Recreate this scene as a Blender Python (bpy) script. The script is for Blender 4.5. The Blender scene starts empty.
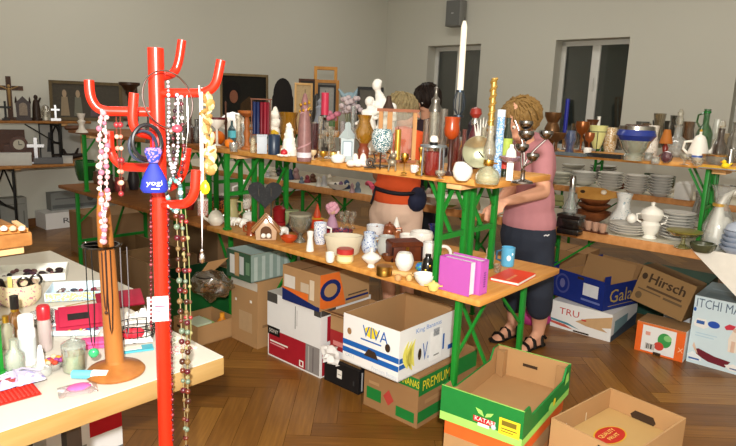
import bpy, bmesh, math, random
from mathutils import Vector, Matrix, noise
random.seed(11)
S = bpy.context.scene
C = S.collection
PI = math.pi
# ------------------------------------------------------------ camera and the room's directions
F, CX, CY, PITCH, ROLL, CAMZ, PHI = 597.2, 368, 223, .1921, .0371, 1.468, .8488
_r, _u, FW = Vector((1,0,0)), Vector((0,math.sin(PITCH),math.cos(PITCH))), Vector((0,math.cos(PITCH),-math.sin(PITCH)))
RT = _r*math.cos(ROLL) + _u*math.sin(ROLL)
UP = -_r*math.sin(ROLL) + _u*math.cos(ROLL)
CAM = Vector((0,0,CAMZ))
cd = bpy.data.cameras.new('camera'); cam = bpy.data.objects.new('camera', cd); C.objects.link(cam)
mw = Matrix.Identity(4)
for i in range(3): mw[i][0], mw[i][1], mw[i][2], mw[i][3] = RT[i], UP[i], -FW[i], CAM[i]
cam.matrix_world = mw
cd.sensor_width = 36; cd.lens = F*36/736; cd.clip_start = .05
S.camera = cam
O = Vector((.43, 2.142, 0)); W = Vector((math.cos(PHI), math.sin(PHI), 0)); D = Vector((-math.sin(PHI), math.cos(PHI), 0))
def ab(a, b, z=0): return O + W*a + D*b + Vector((0,0,z))        # room coordinates: a across the tables, b along them
def ray(px, py): return RT*((px-CX)/F) - UP*((py-CY)/F) + FW
def at(px, py, z):
    d = ray(px, py); return CAM + d*((z-CAMZ)/d.z)
def atY(px, py, y):
    d = ray(px, py); return CAM + d*(y/d.y)
def mpp(p): return (p-CAM).dot(FW)/F
def face(p): return -math.atan2(p.x, p.y)
# ------------------------------------------------------------ materials
def lin(h):
    h = h.lstrip('#'); o = []
    for i in (0,2,4):
        v = int(h[i:i+2],16)/255; o.append(v/12.92 if v <= .04045 else ((v+.055)/1.055)**2.4)
    return o
_mc = {}
def M(h, rough=.5, metal=0, var=.1, scale=25, bump=0, emit=0, tr=0):
    k = (h, rough, metal, var, scale, bump, emit, tr)
    if k in _mc: return _mc[k]
    m = bpy.data.materials.new('surface_'+h.strip('#')); m.use_nodes = True
    nt = m.node_tree; b = nt.nodes['Principled BSDF']
    c = lin(h)
    tc = nt.nodes.new('ShaderNodeTexCoord'); nz = nt.nodes.new('ShaderNodeTexNoise'); nz.inputs['Scale'].default_value = scale; nz.inputs['Detail'].default_value = 3
    mx = nt.nodes.new('ShaderNodeMix'); mx.data_type = 'RGBA'
    mx.inputs[6].default_value = [max(0,v*(1-var)) for v in c]+[1]; mx.inputs[7].default_value = [min(1,v*(1+var)) for v in c]+[1]
    nt.links.new(tc.outputs['Object'], nz.inputs['Vector']); nt.links.new(nz.outputs[0], mx.inputs[0]); nt.links.new(mx.outputs[2], b.inputs['Base Color'])
    b.inputs['Roughness'].default_value = rough; b.inputs['Metallic'].default_value = metal
    if rough >= .4 and not metal: b.inputs['Specular IOR Level'].default_value = .22
    if tr: b.inputs['Transmission Weight'].default_value = tr
    if bump:
        bp = nt.nodes.new('ShaderNodeBump'); bp.inputs['Strength'].default_value = bump; bp.inputs['Distance'].default_value = .01
        nt.links.new(nz.outputs[0], bp.inputs['Height']); nt.links.new(bp.outputs[0], b.inputs['Normal'])
    _mc[k] = m; return m
def GL(h='#e8f0ee', dens=.12, rough=.03):
    k = ('glass', h, dens, rough)
    if k in _mc: return _mc[k]
    m = bpy.data.materials.new('glass_'+h.strip('#')); m.use_nodes = True
    nt = m.node_tree; nt.nodes.clear(); n = nt.nodes.new
    out = n('ShaderNodeOutputMaterial'); t = n('ShaderNodeBsdfTransparent'); g = n('ShaderNodeBsdfGlossy'); d = n('ShaderNodeBsdfDiffuse')
    lw = n('ShaderNodeLayerWeight'); lw.inputs[0].default_value = .35
    rm = n('ShaderNodeMapRange'); rm.inputs[3].default_value = .08; rm.inputs[4].default_value = .8
    m1 = n('ShaderNodeMixShader'); m2 = n('ShaderNodeMixShader'); m1.inputs[0].default_value = dens
    c = lin(h); t.inputs[0].default_value = [.55+.45*v for v in c]+[1] if dens < .4 else [.15+.85*v for v in c]+[1]; d.inputs[0].default_value = c+[1]; g.inputs['Roughness'].default_value = rough
    L_ = nt.links.new
    L_(t.outputs[0], m1.inputs[1]); L_(d.outputs[0], m1.inputs[2]); L_(lw.outputs['Facing'], rm.inputs[0]); L_(rm.outputs[0], m2.inputs[0])
    L_(m1.outputs[0], m2.inputs[1]); L_(g.outputs[0], m2.inputs[2]); L_(m2.outputs[0], out.inputs[0])
    _mc[k] = m; return m
def WOOD(h1, h2, scale=(3,40,40), rough=.4, axis=0):
    k = ('wood', h1, h2, scale, rough, axis)
    if k in _mc: return _mc[k]
    m = bpy.data.materials.new('wood_'+h1.strip('#')); m.use_nodes = True
    nt = m.node_tree; b = nt.nodes['Principled BSDF']; n = nt.nodes.new; L_ = nt.links.new
    tc = n('ShaderNodeTexCoord'); mp = n('ShaderNodeMapping'); mp.inputs['Scale'].default_value = scale
    nz = n('ShaderNodeTexNoise'); nz.inputs['Scale'].default_value = 1; nz.inputs['Detail'].default_value = 5
    cr = n('ShaderNodeValToRGB'); cr.color_ramp.elements[0].color = lin(h1)+[1]; cr.color_ramp.elements[1].color = lin(h2)+[1]
    cr.color_ramp.elements[0].position = .32; cr.color_ramp.elements[1].position = .68
    L_(tc.outputs['Object'], mp.inputs[0]); L_(mp.outputs[0], nz.inputs[0]); L_(nz.outputs[0], cr.inputs[0]); L_(cr.outputs[0], b.inputs['Base Color'])
    b.inputs['Roughness'].default_value = rough+.12; b.inputs['Specular IOR Level'].default_value = .25
    _mc[k] = m; return m
def SPOT(h1, h2, scale=60, rough=.25, thr=.5, kind='noise'):
    """glazed or printed surface with spots of a second colour"""
    k = ('spot', h1, h2, scale, rough, thr, kind)
    if k in _mc: return _mc[k]
    m = bpy.data.materials.new('pattern_'+h1.strip('#')); m.use_nodes = True
    nt = m.node_tree; b = nt.nodes['Principled BSDF']; n = nt.nodes.new; L_ = nt.links.new
    tc = n('ShaderNodeTexCoord')
    if kind == 'vor':
        nz = n('ShaderNodeTexVoronoi'); nz.inputs['Scale'].default_value = scale
    else:
        nz = n('ShaderNodeTexNoise'); nz.inputs['Scale'].default_value = scale; nz.inputs['Detail'].default_value = 2
    cr = n('ShaderNodeValToRGB'); cr.color_ramp.interpolation = 'CONSTANT'
    cr.color_ramp.elements[0].color = lin(h1)+[1]; cr.color_ramp.elements[1].color = lin(h2)+[1]; cr.color_ramp.elements[1].position = thr
    L_(tc.outputs['Object'], nz.inputs['Vector']); L_(nz.outputs[0], cr.inputs[0]); L_(cr.outputs[0], b.inputs['Base Color'])
    b.inputs['Roughness'].default_value = rough
    if rough >= .4: b.inputs['Specular IOR Level'].default_value = .22
    _mc[k] = m; return m
def METAL(h, rough=.25): return M(h, rough, 1, .06, 20)
def CER(h, var=.04): return M(h, .18, 0, var, 12)
# ------------------------------------------------------------ mesh collector (coordinates times s)
class MB:
    def __init__(self, s=1.0, mat=None):
        self.s = s; self.v = []; self.f = []; self.mi = []; self.sm = []; self.ms = []; self.cur = mat; self.X = None; self.uv = None
    def _m(self, mat):
        mat = mat or self.cur
        if mat not in self.ms: self.ms.append(mat)
        return self.ms.index(mat)
    def add(self, vs, fs, mat=None, smooth=False, X=None):
        o = len(self.v); k = self._m(mat)
        for p in vs:
            p = Vector(p)
            if X is not None: p = X @ p
            if self.X is not None: p = self.X @ p
            self.v.append(p*self.s)
        for f in fs:
            self.f.append([i+o for i in f]); self.mi.append(k); self.sm.append(smooth)
        return self
    def box(self, x, y, z, sx, sy, sz, mat=None, X=None, tp=1.0):
        """centre x, y and underside z; tp narrows the top"""
        a, b = sx/2, sy/2
        vs = [(x-a,y-b,z),(x+a,y-b,z),(x+a,y+b,z),(x-a,y+b,z),(x-a*tp,y-b*tp,z+sz),(x+a*tp,y-b*tp,z+sz),(x+a*tp,y+b*tp,z+sz),(x-a*tp,y+b*tp,z+sz)]
        return self.add(vs, [(3,2,1,0),(4,5,6,7),(0,1,5,4),(1,2,6,5),(2,3,7,6),(3,0,4,7)], mat, False, X)
    def lat(self, prof, x=0, y=0, z=0, n=18, mat=None, X=None, sx=1, sy=1):
        vs, fs, rings = [], [], []
        for r, h in prof:
            if r < 1e-6:
                rings.append([len(vs)]); vs.append((x, y, z+h))
            else:
                rings.append(list(range(len(vs), len(vs)+n)))
                vs += [(x+r*sx*math.cos(2*PI*i/n), y+r*sy*math.sin(2*PI*i/n), z+h) for i in range(n)]
        for A, B in zip(rings, rings[1:]):
            for i in range(n):
                j = (i+1) % n
                if len(A) == 1 and len(B) == 1: break
                if len(A) == 1: fs.append((A[0], B[j], B[i]))
                elif len(B) == 1: fs.append((A[i], A[j], B[0]))
                else: fs.append((A[i], A[j], B[j], B[i]))
        if len(rings[0]) > 1: fs.append(tuple(reversed(rings[0])))
        if len(rings[-1]) > 1: fs.append(tuple(rings[-1]))
        return self.add(vs, fs, mat, True, X)
    def tube(self, pts, r, n=8, mat=None, closed=False, X=None):
        P = [Vector(p) for p in pts]; vs, fs = [], []
        R = r if isinstance(r, (list, tuple)) else [r]*len(P)
        prev = None; m = len(P)
        for i, p in enumerate(P):
            if closed: t = P[(i+1) % m]-P[i-1]
            else: t = P[min(i+1, m-1)]-P[max(i-1, 0)]
            t.normalize()
            if prev is None:
                a = t.orthogonal().normalized()
            else:
                a = prev - t*prev.dot(t); a = a.normalized() if a.length > 1e-6 else t.orthogonal().normalized()
            prev = a; b = t.cross(a)
            vs += [p + a*(R[i]*math.cos(2*PI*k/n)) + b*(R[i]*math.sin(2*PI*k/n)) for k in range(n)]
        for i in range(m if closed else m-1):
            q = (i+1) % m
            for k in range(n):
                j = (k+1) % n; fs.append((i*n+k, i*n+j, q*n+j, q*n+k))
        if not closed:
            fs.append(tuple(reversed(range(n)))); fs.append(tuple(range((m-1)*n, m*n)))
        return self.add(vs, fs, mat, True, X)
    def ball(self, x, y, z, rx, ry=None, rz=None, n=14, mat=None, X=None):
        ry = ry or rx; rz = rz or rx; k = max(6, n//2+1)
        prof = [(math.sin(PI*i/k), -math.cos(PI*i/k)) for i in range(k+1)]; prof[0] = (0,-1); prof[-1] = (0,1)
        T = Matrix.Translation((x,y,z)) @ Matrix.Diagonal((rx,ry,rz,1))
        return self.lat(prof, n=n, mat=mat, X=(X @ T if X is not None else T))
    def cap(self, p0, r0, p1, r1, n=14):
        """a tapered limb with round ends"""
        p0, p1 = Vector(p0), Vector(p1); d = p1-p0; L_ = d.length
        if L_ < 1e-6: return self.ball(p0.x, p0.y, p0.z, r0, n=n)
        q = d.to_track_quat('Z','Y').to_matrix().to_4x4(); q.translation = p0
        prof = [(0,-r0)]+[(r0*math.sin(t*PI/8), -r0*math.cos(t*PI/8)) for t in (1,2,3,4)]+[(r1*math.cos(t*PI/8), L_+r1*math.sin(t*PI/8)) for t in (0,1,2,3)]+[(0,L_+r1)]
        return self.lat(prof, n=n, X=q)
    def prism(self, poly, y0, y1, mat=None, X=None):
        """outline in x, z extruded from y0 to y1"""
        n = len(poly)
        vs = [(p[0], y0, p[1]) for p in poly]+[(p[0], y1, p[1]) for p in poly]
        fs = [tuple(range(n)), tuple(reversed(range(n, 2*n)))]+[(i, i+n, (i+1) % n+n, (i+1) % n) for i in range(n)]
        return self.add(vs, fs, mat, False, X)
    def quad(self, ps, mat=None, X=None): return self.add(ps, [tuple(range(len(ps)))], mat, False, X)
    def text(self, body, size, org, ux, uz, mat=None, width=None, ctr=False):
        vs, fs = glyphs(body)
        if not vs: return self
        xs = [v[0] for v in vs]; ys = [v[1] for v in vs]
        x0, x1, y1 = min(xs), max(xs), max(ys)
        k = size/y1; kx = k if width is None else width/(x1-x0)
        org, ux, uz = Vector(org), Vector(ux), Vector(uz)
        sh = (x1-x0)*kx/2 if ctr else 0
        return self.add([org+ux*((v[0]-x0)*kx-sh)+uz*(v[1]*k) for v in vs], fs, mat)
    def build(self, name, parent=None, loc=None, rot=0, bev=0, ang=.7, rem=0, smooth=0):
        me = bpy.data.meshes.new(name)
        me.from_pydata([tuple(p) for p in self.v], [], self.f)
        for m in self.ms: me.materials.append(m)
        me.polygons.foreach_set('material_index', self.mi); me.polygons.foreach_set('use_smooth', self.sm)
        if bev:
            bm = bmesh.new(); bm.from_mesh(me)
            ed = [e for e in bm.edges if len(e.link_faces) == 2 and e.calc_face_angle(0) > .6]
            bmesh.ops.bevel(bm, geom=ed, offset=bev, segments=2, affect='EDGES', profile=.5, clamp_overlap=True)
            bm.to_mesh(me); bm.free()
        me.update(); me.set_sharp_from_angle(angle=ang)
        o = bpy.data.objects.new(name, me); C.objects.link(o)
        if rem:
            md = o.modifiers.new('r','REMESH'); md.mode = 'VOXEL'; md.voxel_size = rem; md.use_smooth_shade = True
            if smooth:
                m2 = o.modifiers.new('s','SMOOTH'); m2.iterations = smooth; m2.factor = .5
            dg = bpy.context.evaluated_depsgraph_get(); ev = o.evaluated_get(dg)
            nm = bpy.data.meshes.new_from_object(ev); o.modifiers.clear(); o.data = nm; nm.name = name
            nm.materials.clear(); nm.materials.append(self.ms[0])
            for p in nm.polygons: p.use_smooth = True; p.material_index = 0
        if parent is not None: o.parent = parent
        if loc is not None: o.location = loc
        o.rotation_euler[2] = rot
        return o
_gc = {}
def glyphs(body):
    if body in _gc: return _gc[body]
    cu = bpy.data.curves.new('t','FONT'); cu.body = body; cu.size = 1; cu.resolution_u = 2
    ob = bpy.data.objects.new('t', cu); C.objects.link(ob)
    dg = bpy.context.evaluated_depsgraph_get(); me = bpy.data.meshes.new_from_object(ob.evaluated_get(dg))
    r = ([tuple(v.co) for v in me.vertices], [tuple(p.vertices) for p in me.polygons])
    bpy.data.objects.remove(ob); bpy.data.meshes.remove(me)
    _gc[body] = r; return r
# ------------------------------------------------------------ things
def tag(o, label, cat, group=None, kind=None):
    o['label'] = label; o['category'] = cat
    if group: o['group'] = group
    if kind: o['kind'] = kind
    return o
def thing(name, label, cat, loc=(0,0,0), rot=0, group=None):
    o = bpy.data.objects.new(name, None); C.objects.link(o); o.empty_display_size = .05
    o.location = loc; o.rotation_euler[2] = rot
    return tag(o, label, cat, group)
def struct(o): o['kind'] = 'structure'; return o
def dup(root, loc, rot=None, label=None, group=None, scale=None):
    r = root.copy(); C.objects.link(r); r.location = loc
    if rot is not None: r.rotation_euler[2] = rot
    if label: r['label'] = label
    if group: r['group'] = group
    if scale: r.scale = (scale,)*3
    for ch in list(root.children):
        c = ch.copy(); C.objects.link(c); c.parent = r
        for g in ch.children:
            d = g.copy(); C.objects.link(d); d.parent = c
    return r
EPS = .0008
PLANE = None
def spot(px, py, z, r=0):
    """point of surface z seen at px, py, moved r pixels away from the camera so that a round foot shows its front there"""
    p = at(px, py, z)
    if PLANE:
        d = ray(px, py); p = CAM + d*((O+D*PLANE-CAM).dot(D)/d.dot(D))
    s = mpp(p); d = Vector((p.x, p.y, 0)).normalized()
    p = p + d*(r*s); p.z = z+EPS
    return p, s
def parts_of(root, parts, s, mat=None):
    last = None
    for pt in parts:
        nm, m, sh = pt[0], pt[1], pt[2]
        b = MB(s, m)
        if callable(sh): sh(b)
        else: b.lat(sh)
        nested = last is not None and nm in ('wick','candle_wick','gold_knob','clock_hand','wick_knob','reflector_arm','upper_candle','stems','red_seal')
        o = b.build(nm, last if nested else root)
        if not nested: last = o
def L(name, label, cat, px, py, z, prof, m, parts=(), g=None, n=18, sx=1, sy=1, rot=None):
    """turned thing; sizes in pixels at its own distance"""
    p, s = spot(px, py, z, max(prof[0][0], 0)*sy*.9)
    b = MB(s, m); b.lat(prof, n=n, sx=sx, sy=sy)
    o = b.build(name, None, p, face(p) if rot is None else rot); tag(o, label, cat, g)
    parts_of(o, parts, s)
    return o
def T(name, label, cat, px, py, z, fn, m=None, parts=(), g=None, r=0, rot=None, bev=0):
    """free-form thing: fn draws its body in pixels, x right, y away, z up"""
    p, s = spot(px, py, z, r)
    b = MB(s, m); fn(b)
    o = b.build(name, None, p, face(p) if rot is None else rot, bev=bev*s); tag(o, label, cat, g)
    parts_of(o, parts, s)
    return o
# profiles
def vessel(out, t=.6):
    inn = [(max(r-t, 0), h) for r, h in reversed(out) if h > out[0][1]+t]
    return list(out)+inn+[(0, out[0][1]+t)]
def bowl(r, h, t=.7): return vessel([(r*.45,0),(r*.5,h*.08),(r*.8,h*.4),(r*.95,h*.75),(r,h)], t)
def cup(r, h, t=.6): return vessel([(r*.7,0),(r*.92,h*.2),(r,h*.6),(r,h)], t)
def plate(r, h): return [(r*.55,0),(r*.62,h*.25),(r*.98,h*.85),(r,h),(r*.97,h*1.05),(r*.6,h*.5),(0,h*.42)]
def candle(r, h): return [(r,0),(r,h*.985),(r*.8,h),(0,h*.995)]
def goblet(r, h, c=.5): return [(r*.8,0),(r*.75,h*.03),(r*.18,h*.08),(r*.14,h*(1-c)-h*.03)]+vessel([(r*.2,h*(1-c)),(r*.75,h*(1-c*.75)),(r,h*(1-c*.35)),(r*.92,h)], .5)
def bottle(r, h, nk=.3, sh=.6): return [(r*.95,0),(r,h*.04),(r,h*sh),(r*.8,h*(sh+.08)),(r*nk,h*(sh+.2)),(r*nk,h*.97),(r*nk*1.15,h*.97),(r*nk*1.15,h),(0,h)]
ORD = ['lowest','second from the bottom','third from the bottom','fourth from the bottom','fifth from the bottom','sixth from the bottom','seventh from the bottom','eighth from the bottom','ninth from the bottom','tenth from the bottom']
# palette
GREEN = M('#1c7a28', .4, 0, .08); DKGREEN = M('#1a5a2a', .45)
TOPW = WOOD('#bd7e38', '#d49c52', (2.5,30,30), .35); TOPW2 = WOOD('#bd7c3c', '#d79a55', (2.5,30,30), .4); BATTEN = WOOD('#d9a870', '#e6bd8a', (30,3,30), .5)
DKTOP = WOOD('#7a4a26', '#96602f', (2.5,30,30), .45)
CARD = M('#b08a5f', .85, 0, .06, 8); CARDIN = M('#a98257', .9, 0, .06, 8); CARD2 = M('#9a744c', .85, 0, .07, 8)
WHITE = M('#efece4', .6, 0, .03); PRINTW = M('#e9e9e8', .55, 0, .02); BLACK = M('#151515', .5); BLUE = M('#1f5fae', .5); RED = M('#c0202c', .5); DKH = M('#3b2a1c', .9)  # DKH: dark print, also flat patches painting the shade inside handle holes
GREY = M('#8f8f8b', .5); SILVER = METAL('#c9c9c9', .2); BRASS = METAL('#c89b45', .25); GOLD = METAL('#d6a83c', .3); IRON = METAL('#55524e', .45)
CLEAR = GL('#f2f2ea', .04); CLEAR2 = GL('#ece8da', .10)
WHC = CER('#ece9e0'); CREAM = CER('#e8dcc0'); AMBER = GL('#a87618', .55); BROWNW = WOOD('#6b3a1c', '#8a5128', (20,20,4), .4); DKWOOD = WOOD('#3a2114', '#53301b', (20,20,4), .45); LTWOOD = WOOD('#c89b5c', '#dcb57a', (20,20,4), .45)
# ------------------------------------------------------------ room shell
def wmat():
    m = bpy.data.materials.new('wall_paint'); m.use_nodes = True; nt = m.node_tree; b = nt.nodes['Principled BSDF']
    tc = nt.nodes.new('ShaderNodeTexCoord'); nz = nt.nodes.new('ShaderNodeTexNoise'); nz.inputs['Scale'].default_value = 60; nz.inputs['Detail'].default_value = 6
    bp = nt.nodes.new('ShaderNodeBump'); bp.inputs['Strength'].default_value = .08; bp.inputs['Distance'].default_value = .01
    nt.links.new(tc.outputs['Object'], nz.inputs[0]); nt.links.new(nz.outputs[0], bp.inputs['Height']); nt.links.new(bp.outputs[0], b.inputs['Normal'])
    b.inputs['Base Color'].default_value = lin('#cdccc0')+[1]; b.inputs['Roughness'].default_value = .85
    return m
WALL = wmat()
A0, A1, B0, B1, HC = -3.4, 6.66, -3.6, 6.15, 4.0
def floor_mat():
    m = bpy.data.materials.new('oak_parquet'); m.use_nodes = True; nt = m.node_tree; b = nt.nodes['Principled BSDF']; n = nt.nodes.new; L_ = nt.links.new
    uv = n('ShaderNodeUVMap'); mp = n('ShaderNodeMapping'); mp.inputs['Scale'].default_value = (5,60,1)
    nz = n('ShaderNodeTexNoise'); nz.inputs['Scale'].default_value = 1; nz.inputs['Detail'].default_value = 6
    at_ = n('ShaderNodeAttribute'); at_.attribute_name = 'plank'
    ad = n('ShaderNodeMath'); ad.operation = 'MULTIPLY_ADD'; ad.inputs[1].default_value = .62; 
    sb = n('ShaderNodeMath'); sb.operation = 'MULTIPLY'; sb.inputs[1].default_value = .42
    cr = n('ShaderNodeValToRGB'); e = cr.color_ramp.elements
    e[0].position = .12; e[0].color = lin('#5c3914')+[1]; e[1].position = .9; e[1].color = lin('#a67634')+[1]
    x = e.new(.5); x.color = lin('#7e521e')+[1]
    L_(uv.outputs[0], mp.inputs[0]); L_(mp.outputs[0], nz.inputs[0]); L_(at_.outputs['Fac'], sb.inputs[0]); L_(nz.outputs[0], ad.inputs[0]); L_(sb.outputs[0], ad.inputs[2])
    L_(ad.outputs[0], cr.inputs[0]); L_(cr.outputs[0], b.inputs['Base Color']); b.inputs['Roughness'].default_value = .36
    return m
def make_floor():
    w, n = .112, 6; me = bpy.data.meshes.new('floor'); vs, fs, uvs, rn = [], [], [], []
    gap = .0008
    def plank(x0, y0, lx, ly):
        c = Vector((x0+lx/2, y0+ly/2, 0)) - O; a, b = c.dot(W), c.dot(D)
        if not (A0-.2 < a < A1+.2 and B0-.2 < b < B1+.2): return
        o = len(vs); vs.extend([(x0+gap,y0+gap,0),(x0+lx-gap,y0+gap,0),(x0+lx-gap,y0+ly-gap,0),(x0+gap,y0+ly-gap,0)]); fs.append((o,o+1,o+2,o+3))
        u0, v0 = random.random()*50, random.random()*50; rn.append(random.random())
        if lx > ly: uvs.extend([(u0,v0),(u0+lx,v0),(u0+lx,v0+ly),(u0,v0+ly)])
        else: uvs.extend([(u0,v0),(u0,v0+lx),(u0+ly,v0+lx),(u0+ly,v0)])
    for i in range(-110, 110):
        for j in range(-60, 150):
            t = (i-j) % (2*n)
            if t == 0: plank(i*w, j*w, n*w, w)
            elif t == 2*n-1: plank(i*w, j*w, w, n*w)
    me.from_pydata(vs, [], fs); me.materials.append(floor_mat())
    l = me.uv_layers.new(name='UVMap'); l.data.foreach_set('uv', [c for p in uvs for c in p])
    a = me.attributes.new('plank','FLOAT','FACE'); a.data.foreach_set('value', rn)
    o = bpy.data.objects.new('floor', me); C.objects.link(o); struct(o)
    s = MB(1, M('#2a1808', .8)); s.quad([ab(A0,B0,-.004), ab(A1,B0,-.004), ab(A1,B1,-.004), ab(A0,B1,-.004)]); struct(s.build('floor_base'))
make_floor()
def wallquad(name, p, q):
    m = MB(1, WALL); m.quad([p, q, q+Vector((0,0,HC)), p+Vector((0,0,HC))]); return struct(m.build(name))
wallquad('wall_left', ab(A0,B1), ab(A1,B1)); wallquad('wall_near', ab(A0,B0), ab(A1,B0)); wallquad('wall_side', ab(A0,B0), ab(A0,B1))
m = MB(1, M('#d8d5cc', .9)); m.quad([ab(A0,B0,HC), ab(A0,B1,HC), ab(A1,B1,HC), ab(A1,B0,HC)]); struct(m.build('ceiling'))
WIN = [(4.18,5.22), (1.87,2.92), (-.42,.56)]; ZS, ZT, REC = .95, 2.52, .34
m = MB(1, WALL)
edges = sorted(WIN); cuts = [B0]+[v for e in edges for v in e]+[B1]
def wq(b0, b1, z0, z1): m.quad([ab(A1,b0,z0), ab(A1,b1,z0), ab(A1,b1,z1), ab(A1,b0,z1)])
for i in range(0, len(cuts), 2): wq(cuts[i], cuts[i+1], 0, HC)
for b0, b1 in edges:
    wq(b0, b1, 0, ZS); wq(b0, b1, ZT, HC)
    e = A1+REC
    for (p, q) in (((b0,ZS),(b0,ZT)), ((b0,ZT),(b1,ZT)), ((b1,ZT),(b1,ZS)), ((b1,ZS),(b0,ZS))):
        m.quad([ab(A1,p[0],p[1]), ab(A1,q[0],q[1]), ab(e,q[0],q[1]), ab(e,p[0],p[1])])
struct(m.build('wall_right'))
FRW = M('#dcdcd6', .5, 0, .03); SHUT = M('#76827d', .55, 0, .1); PANE = GL('#6a7572', .05)
for k, (b0, b1) in enumerate(WIN):
    wd = b1-b0; p = ab(A1+REC-.09, b1, ZS)             # local x runs towards smaller b
    t = bpy.data.objects.new('window_%d' % (k+1), None); C.objects.link(t); t.location = p; t.rotation_euler[2] = PHI-PI/2; struct(t)
    h = ZT-ZS; fr = .07
    q = MB(1, FRW)
    q.box(fr/2,0,0,fr,.06,h); q.box(wd-fr/2,0,0,fr,.06,h); q.box(wd/2,0,0,wd,.06,fr); q.box(wd/2,0,h-fr,wd,.06,fr); q.box(wd/2,-.006,fr,.12,.06,h-2*fr)
    wf = q.build('window_frame', t, bev=.006)
    q = MB(1, FRW); q.box(wd/2,-.045,h*.55,.028,.02,.07); q.box(wd/2,-.06,h*.55+.06,.02,.02,.12); q.build('handle', wf, bev=.004)
    q = MB(1, PANE); q.box(wd/2,.0,fr,wd-2*fr,.006,h-2*fr); q.build('window_pane', t)
    q = MB(1, SHUT); n = 30
    for i in range(n): q.box(wd/2,.05+.004*(i%2),fr+i*(h-2*fr)/n,wd-.02,.014,(h-2*fr)/n*.92)
    q.box(wd/2,.075,0,wd,.006,h)
    q.build('roller_shutter', t)
    q = MB(1, M('#c9c6bd', .6)); q.box(wd/2,-.1,-.03,wd-.004,.16,.03); q.build('window_sill', t)
# baseboards
for nm, p, q in (('baseboard_left', (A0,B1), (A1,B1)), ('baseboard_right', (A1,B0), (A1,B1))):
    b = MB(1, M('#6b4526', .5)); P, Q = ab(*p), ab(*q); d = (Q-P).normalized(); nrm = (-D if 'left' in nm else -W)*.015
    P, Q = P-d*0, Q; b.add([P,Q,Q+nrm,P+nrm,P+Vector((0,0,.09)),Q+Vector((0,0,.09)),Q+nrm+Vector((0,0,.09)),P+nrm+Vector((0,0,.09))],[(3,2,1,0),(4,5,6,7),(0,1,5,4),(1,2,6,5),(2,3,7,6),(3,0,4,7)]); struct(b.build(nm))
# loudspeaker high on the window wall
sp = thing('wall_speaker', 'grey box loudspeaker mounted high on the wall beside the corner', 'speaker', ab(A1-.02, 4.61, 2.79), PHI-PI/2)
b = MB(1, M('#8a8a86', .6)); b.box(0,-.1,0,.28,.18,.4); b.build('cabinet', sp, bev=.01)
b = MB(1, M('#6f706d', .8, 0, .3, 300)); b.box(0,-.197,.015,.25,.012,.37); gr_ = b.build('speaker_grille', sp)
b = MB(1, M('#d5d5d2', .4)); b.box(0,-.206,.19,.04,.006,.012); b.build('badge', gr_)
b = MB(1, IRON); b.box(0,-.003,.15,.1,.03,.1); b.build('wall_bracket', sp)
# ------------------------------------------------------------ beer tables and benches
def bar(m, p, q, w, mat=None):
    p, q = Vector(p), Vector(q); m.tube([p, q], w, 4, mat)
def make_table(name, label, cat, wd, ln, ht, legy, th=.027, topm=TOPW, cover=None, legm=GREEN, group=None, bat=True, ins={}, reach=.42):
    t = thing(name, label, cat, group=group)
    b = MB(1, topm); b.box(wd/2, ln/2, ht-th, wd, ln, th); b.build('tabletop' if wd > .3 else 'bench_top', t, bev=.006)
    if cover:
        b = MB(1, cover); b.box(wd/2, ln/2, ht, wd-.006, ln-.006, .0012); b.build('table_surface', t)
    for y in legy:
        if bat:
            b = MB(1, BATTEN); b.box(wd/2, y-.03, ht-th-.025, wd*.72, .07, .0245); b.build('batten', t, bev=.003)
        x0, x1 = ins.get(y, wd*.1), wd*.9; zt = ht-th-.001
        for x in (x0, x1):
            b = MB(1, legm); b.box(x, y+.02, 0, .027, .021, zt); b.box(x, y+.02, 0, .04, .03, .012); b.build('leg', t, bev=.002)
        zc = ht*.42
        b = MB(1, legm); b.box((x0+x1)/2, y+.02, zc, x1-x0, .016, .022); b.build('crossbar', t)
        b = MB(1, legm); b.box((x0+x1)/2, y+.02, zt-.03, x1-x0, .016, .022); b.build('top_rail', t)
        sgn = 1 if y < ln/2 else -1
        b = MB(1, legm); bar(b, (wd/2, y+.02, zc+.01), (wd/2, y+sgn*min(reach, ht*.75), zt-.012), .009); b.build('brace', t)
        for x in (x0, x1):
            b = MB(1, legm); bar(b, (x, y+.02, ht*.62), (wd/2, y+.02, zt-.02), .008); b.build('brace', t)
    return t
G1 = 'long beer tables of the hall'; G2 = 'benches set up on the tables as upper shelves'
tb = make_table('beer_table', 'long orange wood table with green legs in the middle, purple binders on its near end', 'table', .7, 1.8, .77, (.115, 1.59), group=G1, ins={1.59:.5}, reach=.25)
tb.location = ab(0,0); tb.rotation_euler[2] = PHI
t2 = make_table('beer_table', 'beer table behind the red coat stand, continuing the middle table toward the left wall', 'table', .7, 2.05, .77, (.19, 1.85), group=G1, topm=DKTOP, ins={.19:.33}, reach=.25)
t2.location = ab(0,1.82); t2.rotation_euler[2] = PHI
tl = make_table('beer_table', 'second row table carrying the white wrapped bird vase, plates and cutting board', 'table', .7, 2.2, .7688, (.14, 2.0), group=G1, th=.058, topm=WOOD('#b57a44','#c98f58',(2.5,30,30),.45), cover=M('#d6cfba',.55,0,.04))
tl.location = ab(1.7,-1.3); tl.rotation_euler[2] = PHI
for a, b, lb in ((1.7,.92,'table in the second row behind the person in beige shorts'), (1.7,3.14,'table at the far left end of the second row'),
        (3.85,-.72,'rear table carrying the stacks of white plates, third row from the camera'), (3.85,1.5,'rear table of the third row, hidden mostly by the two shoppers')):
    dup(tl, ab(a,b), PHI, lb)
bn = make_table('beer_bench', 'narrow bench top along the front edge of the middle upper shelf', 'bench', .232, 1.8, .45, (.22, 1.63), group=G2, reach=.14)
bn.location = ab(0,-.02,.77+EPS); bn.rotation_euler[2] = PHI
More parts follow.
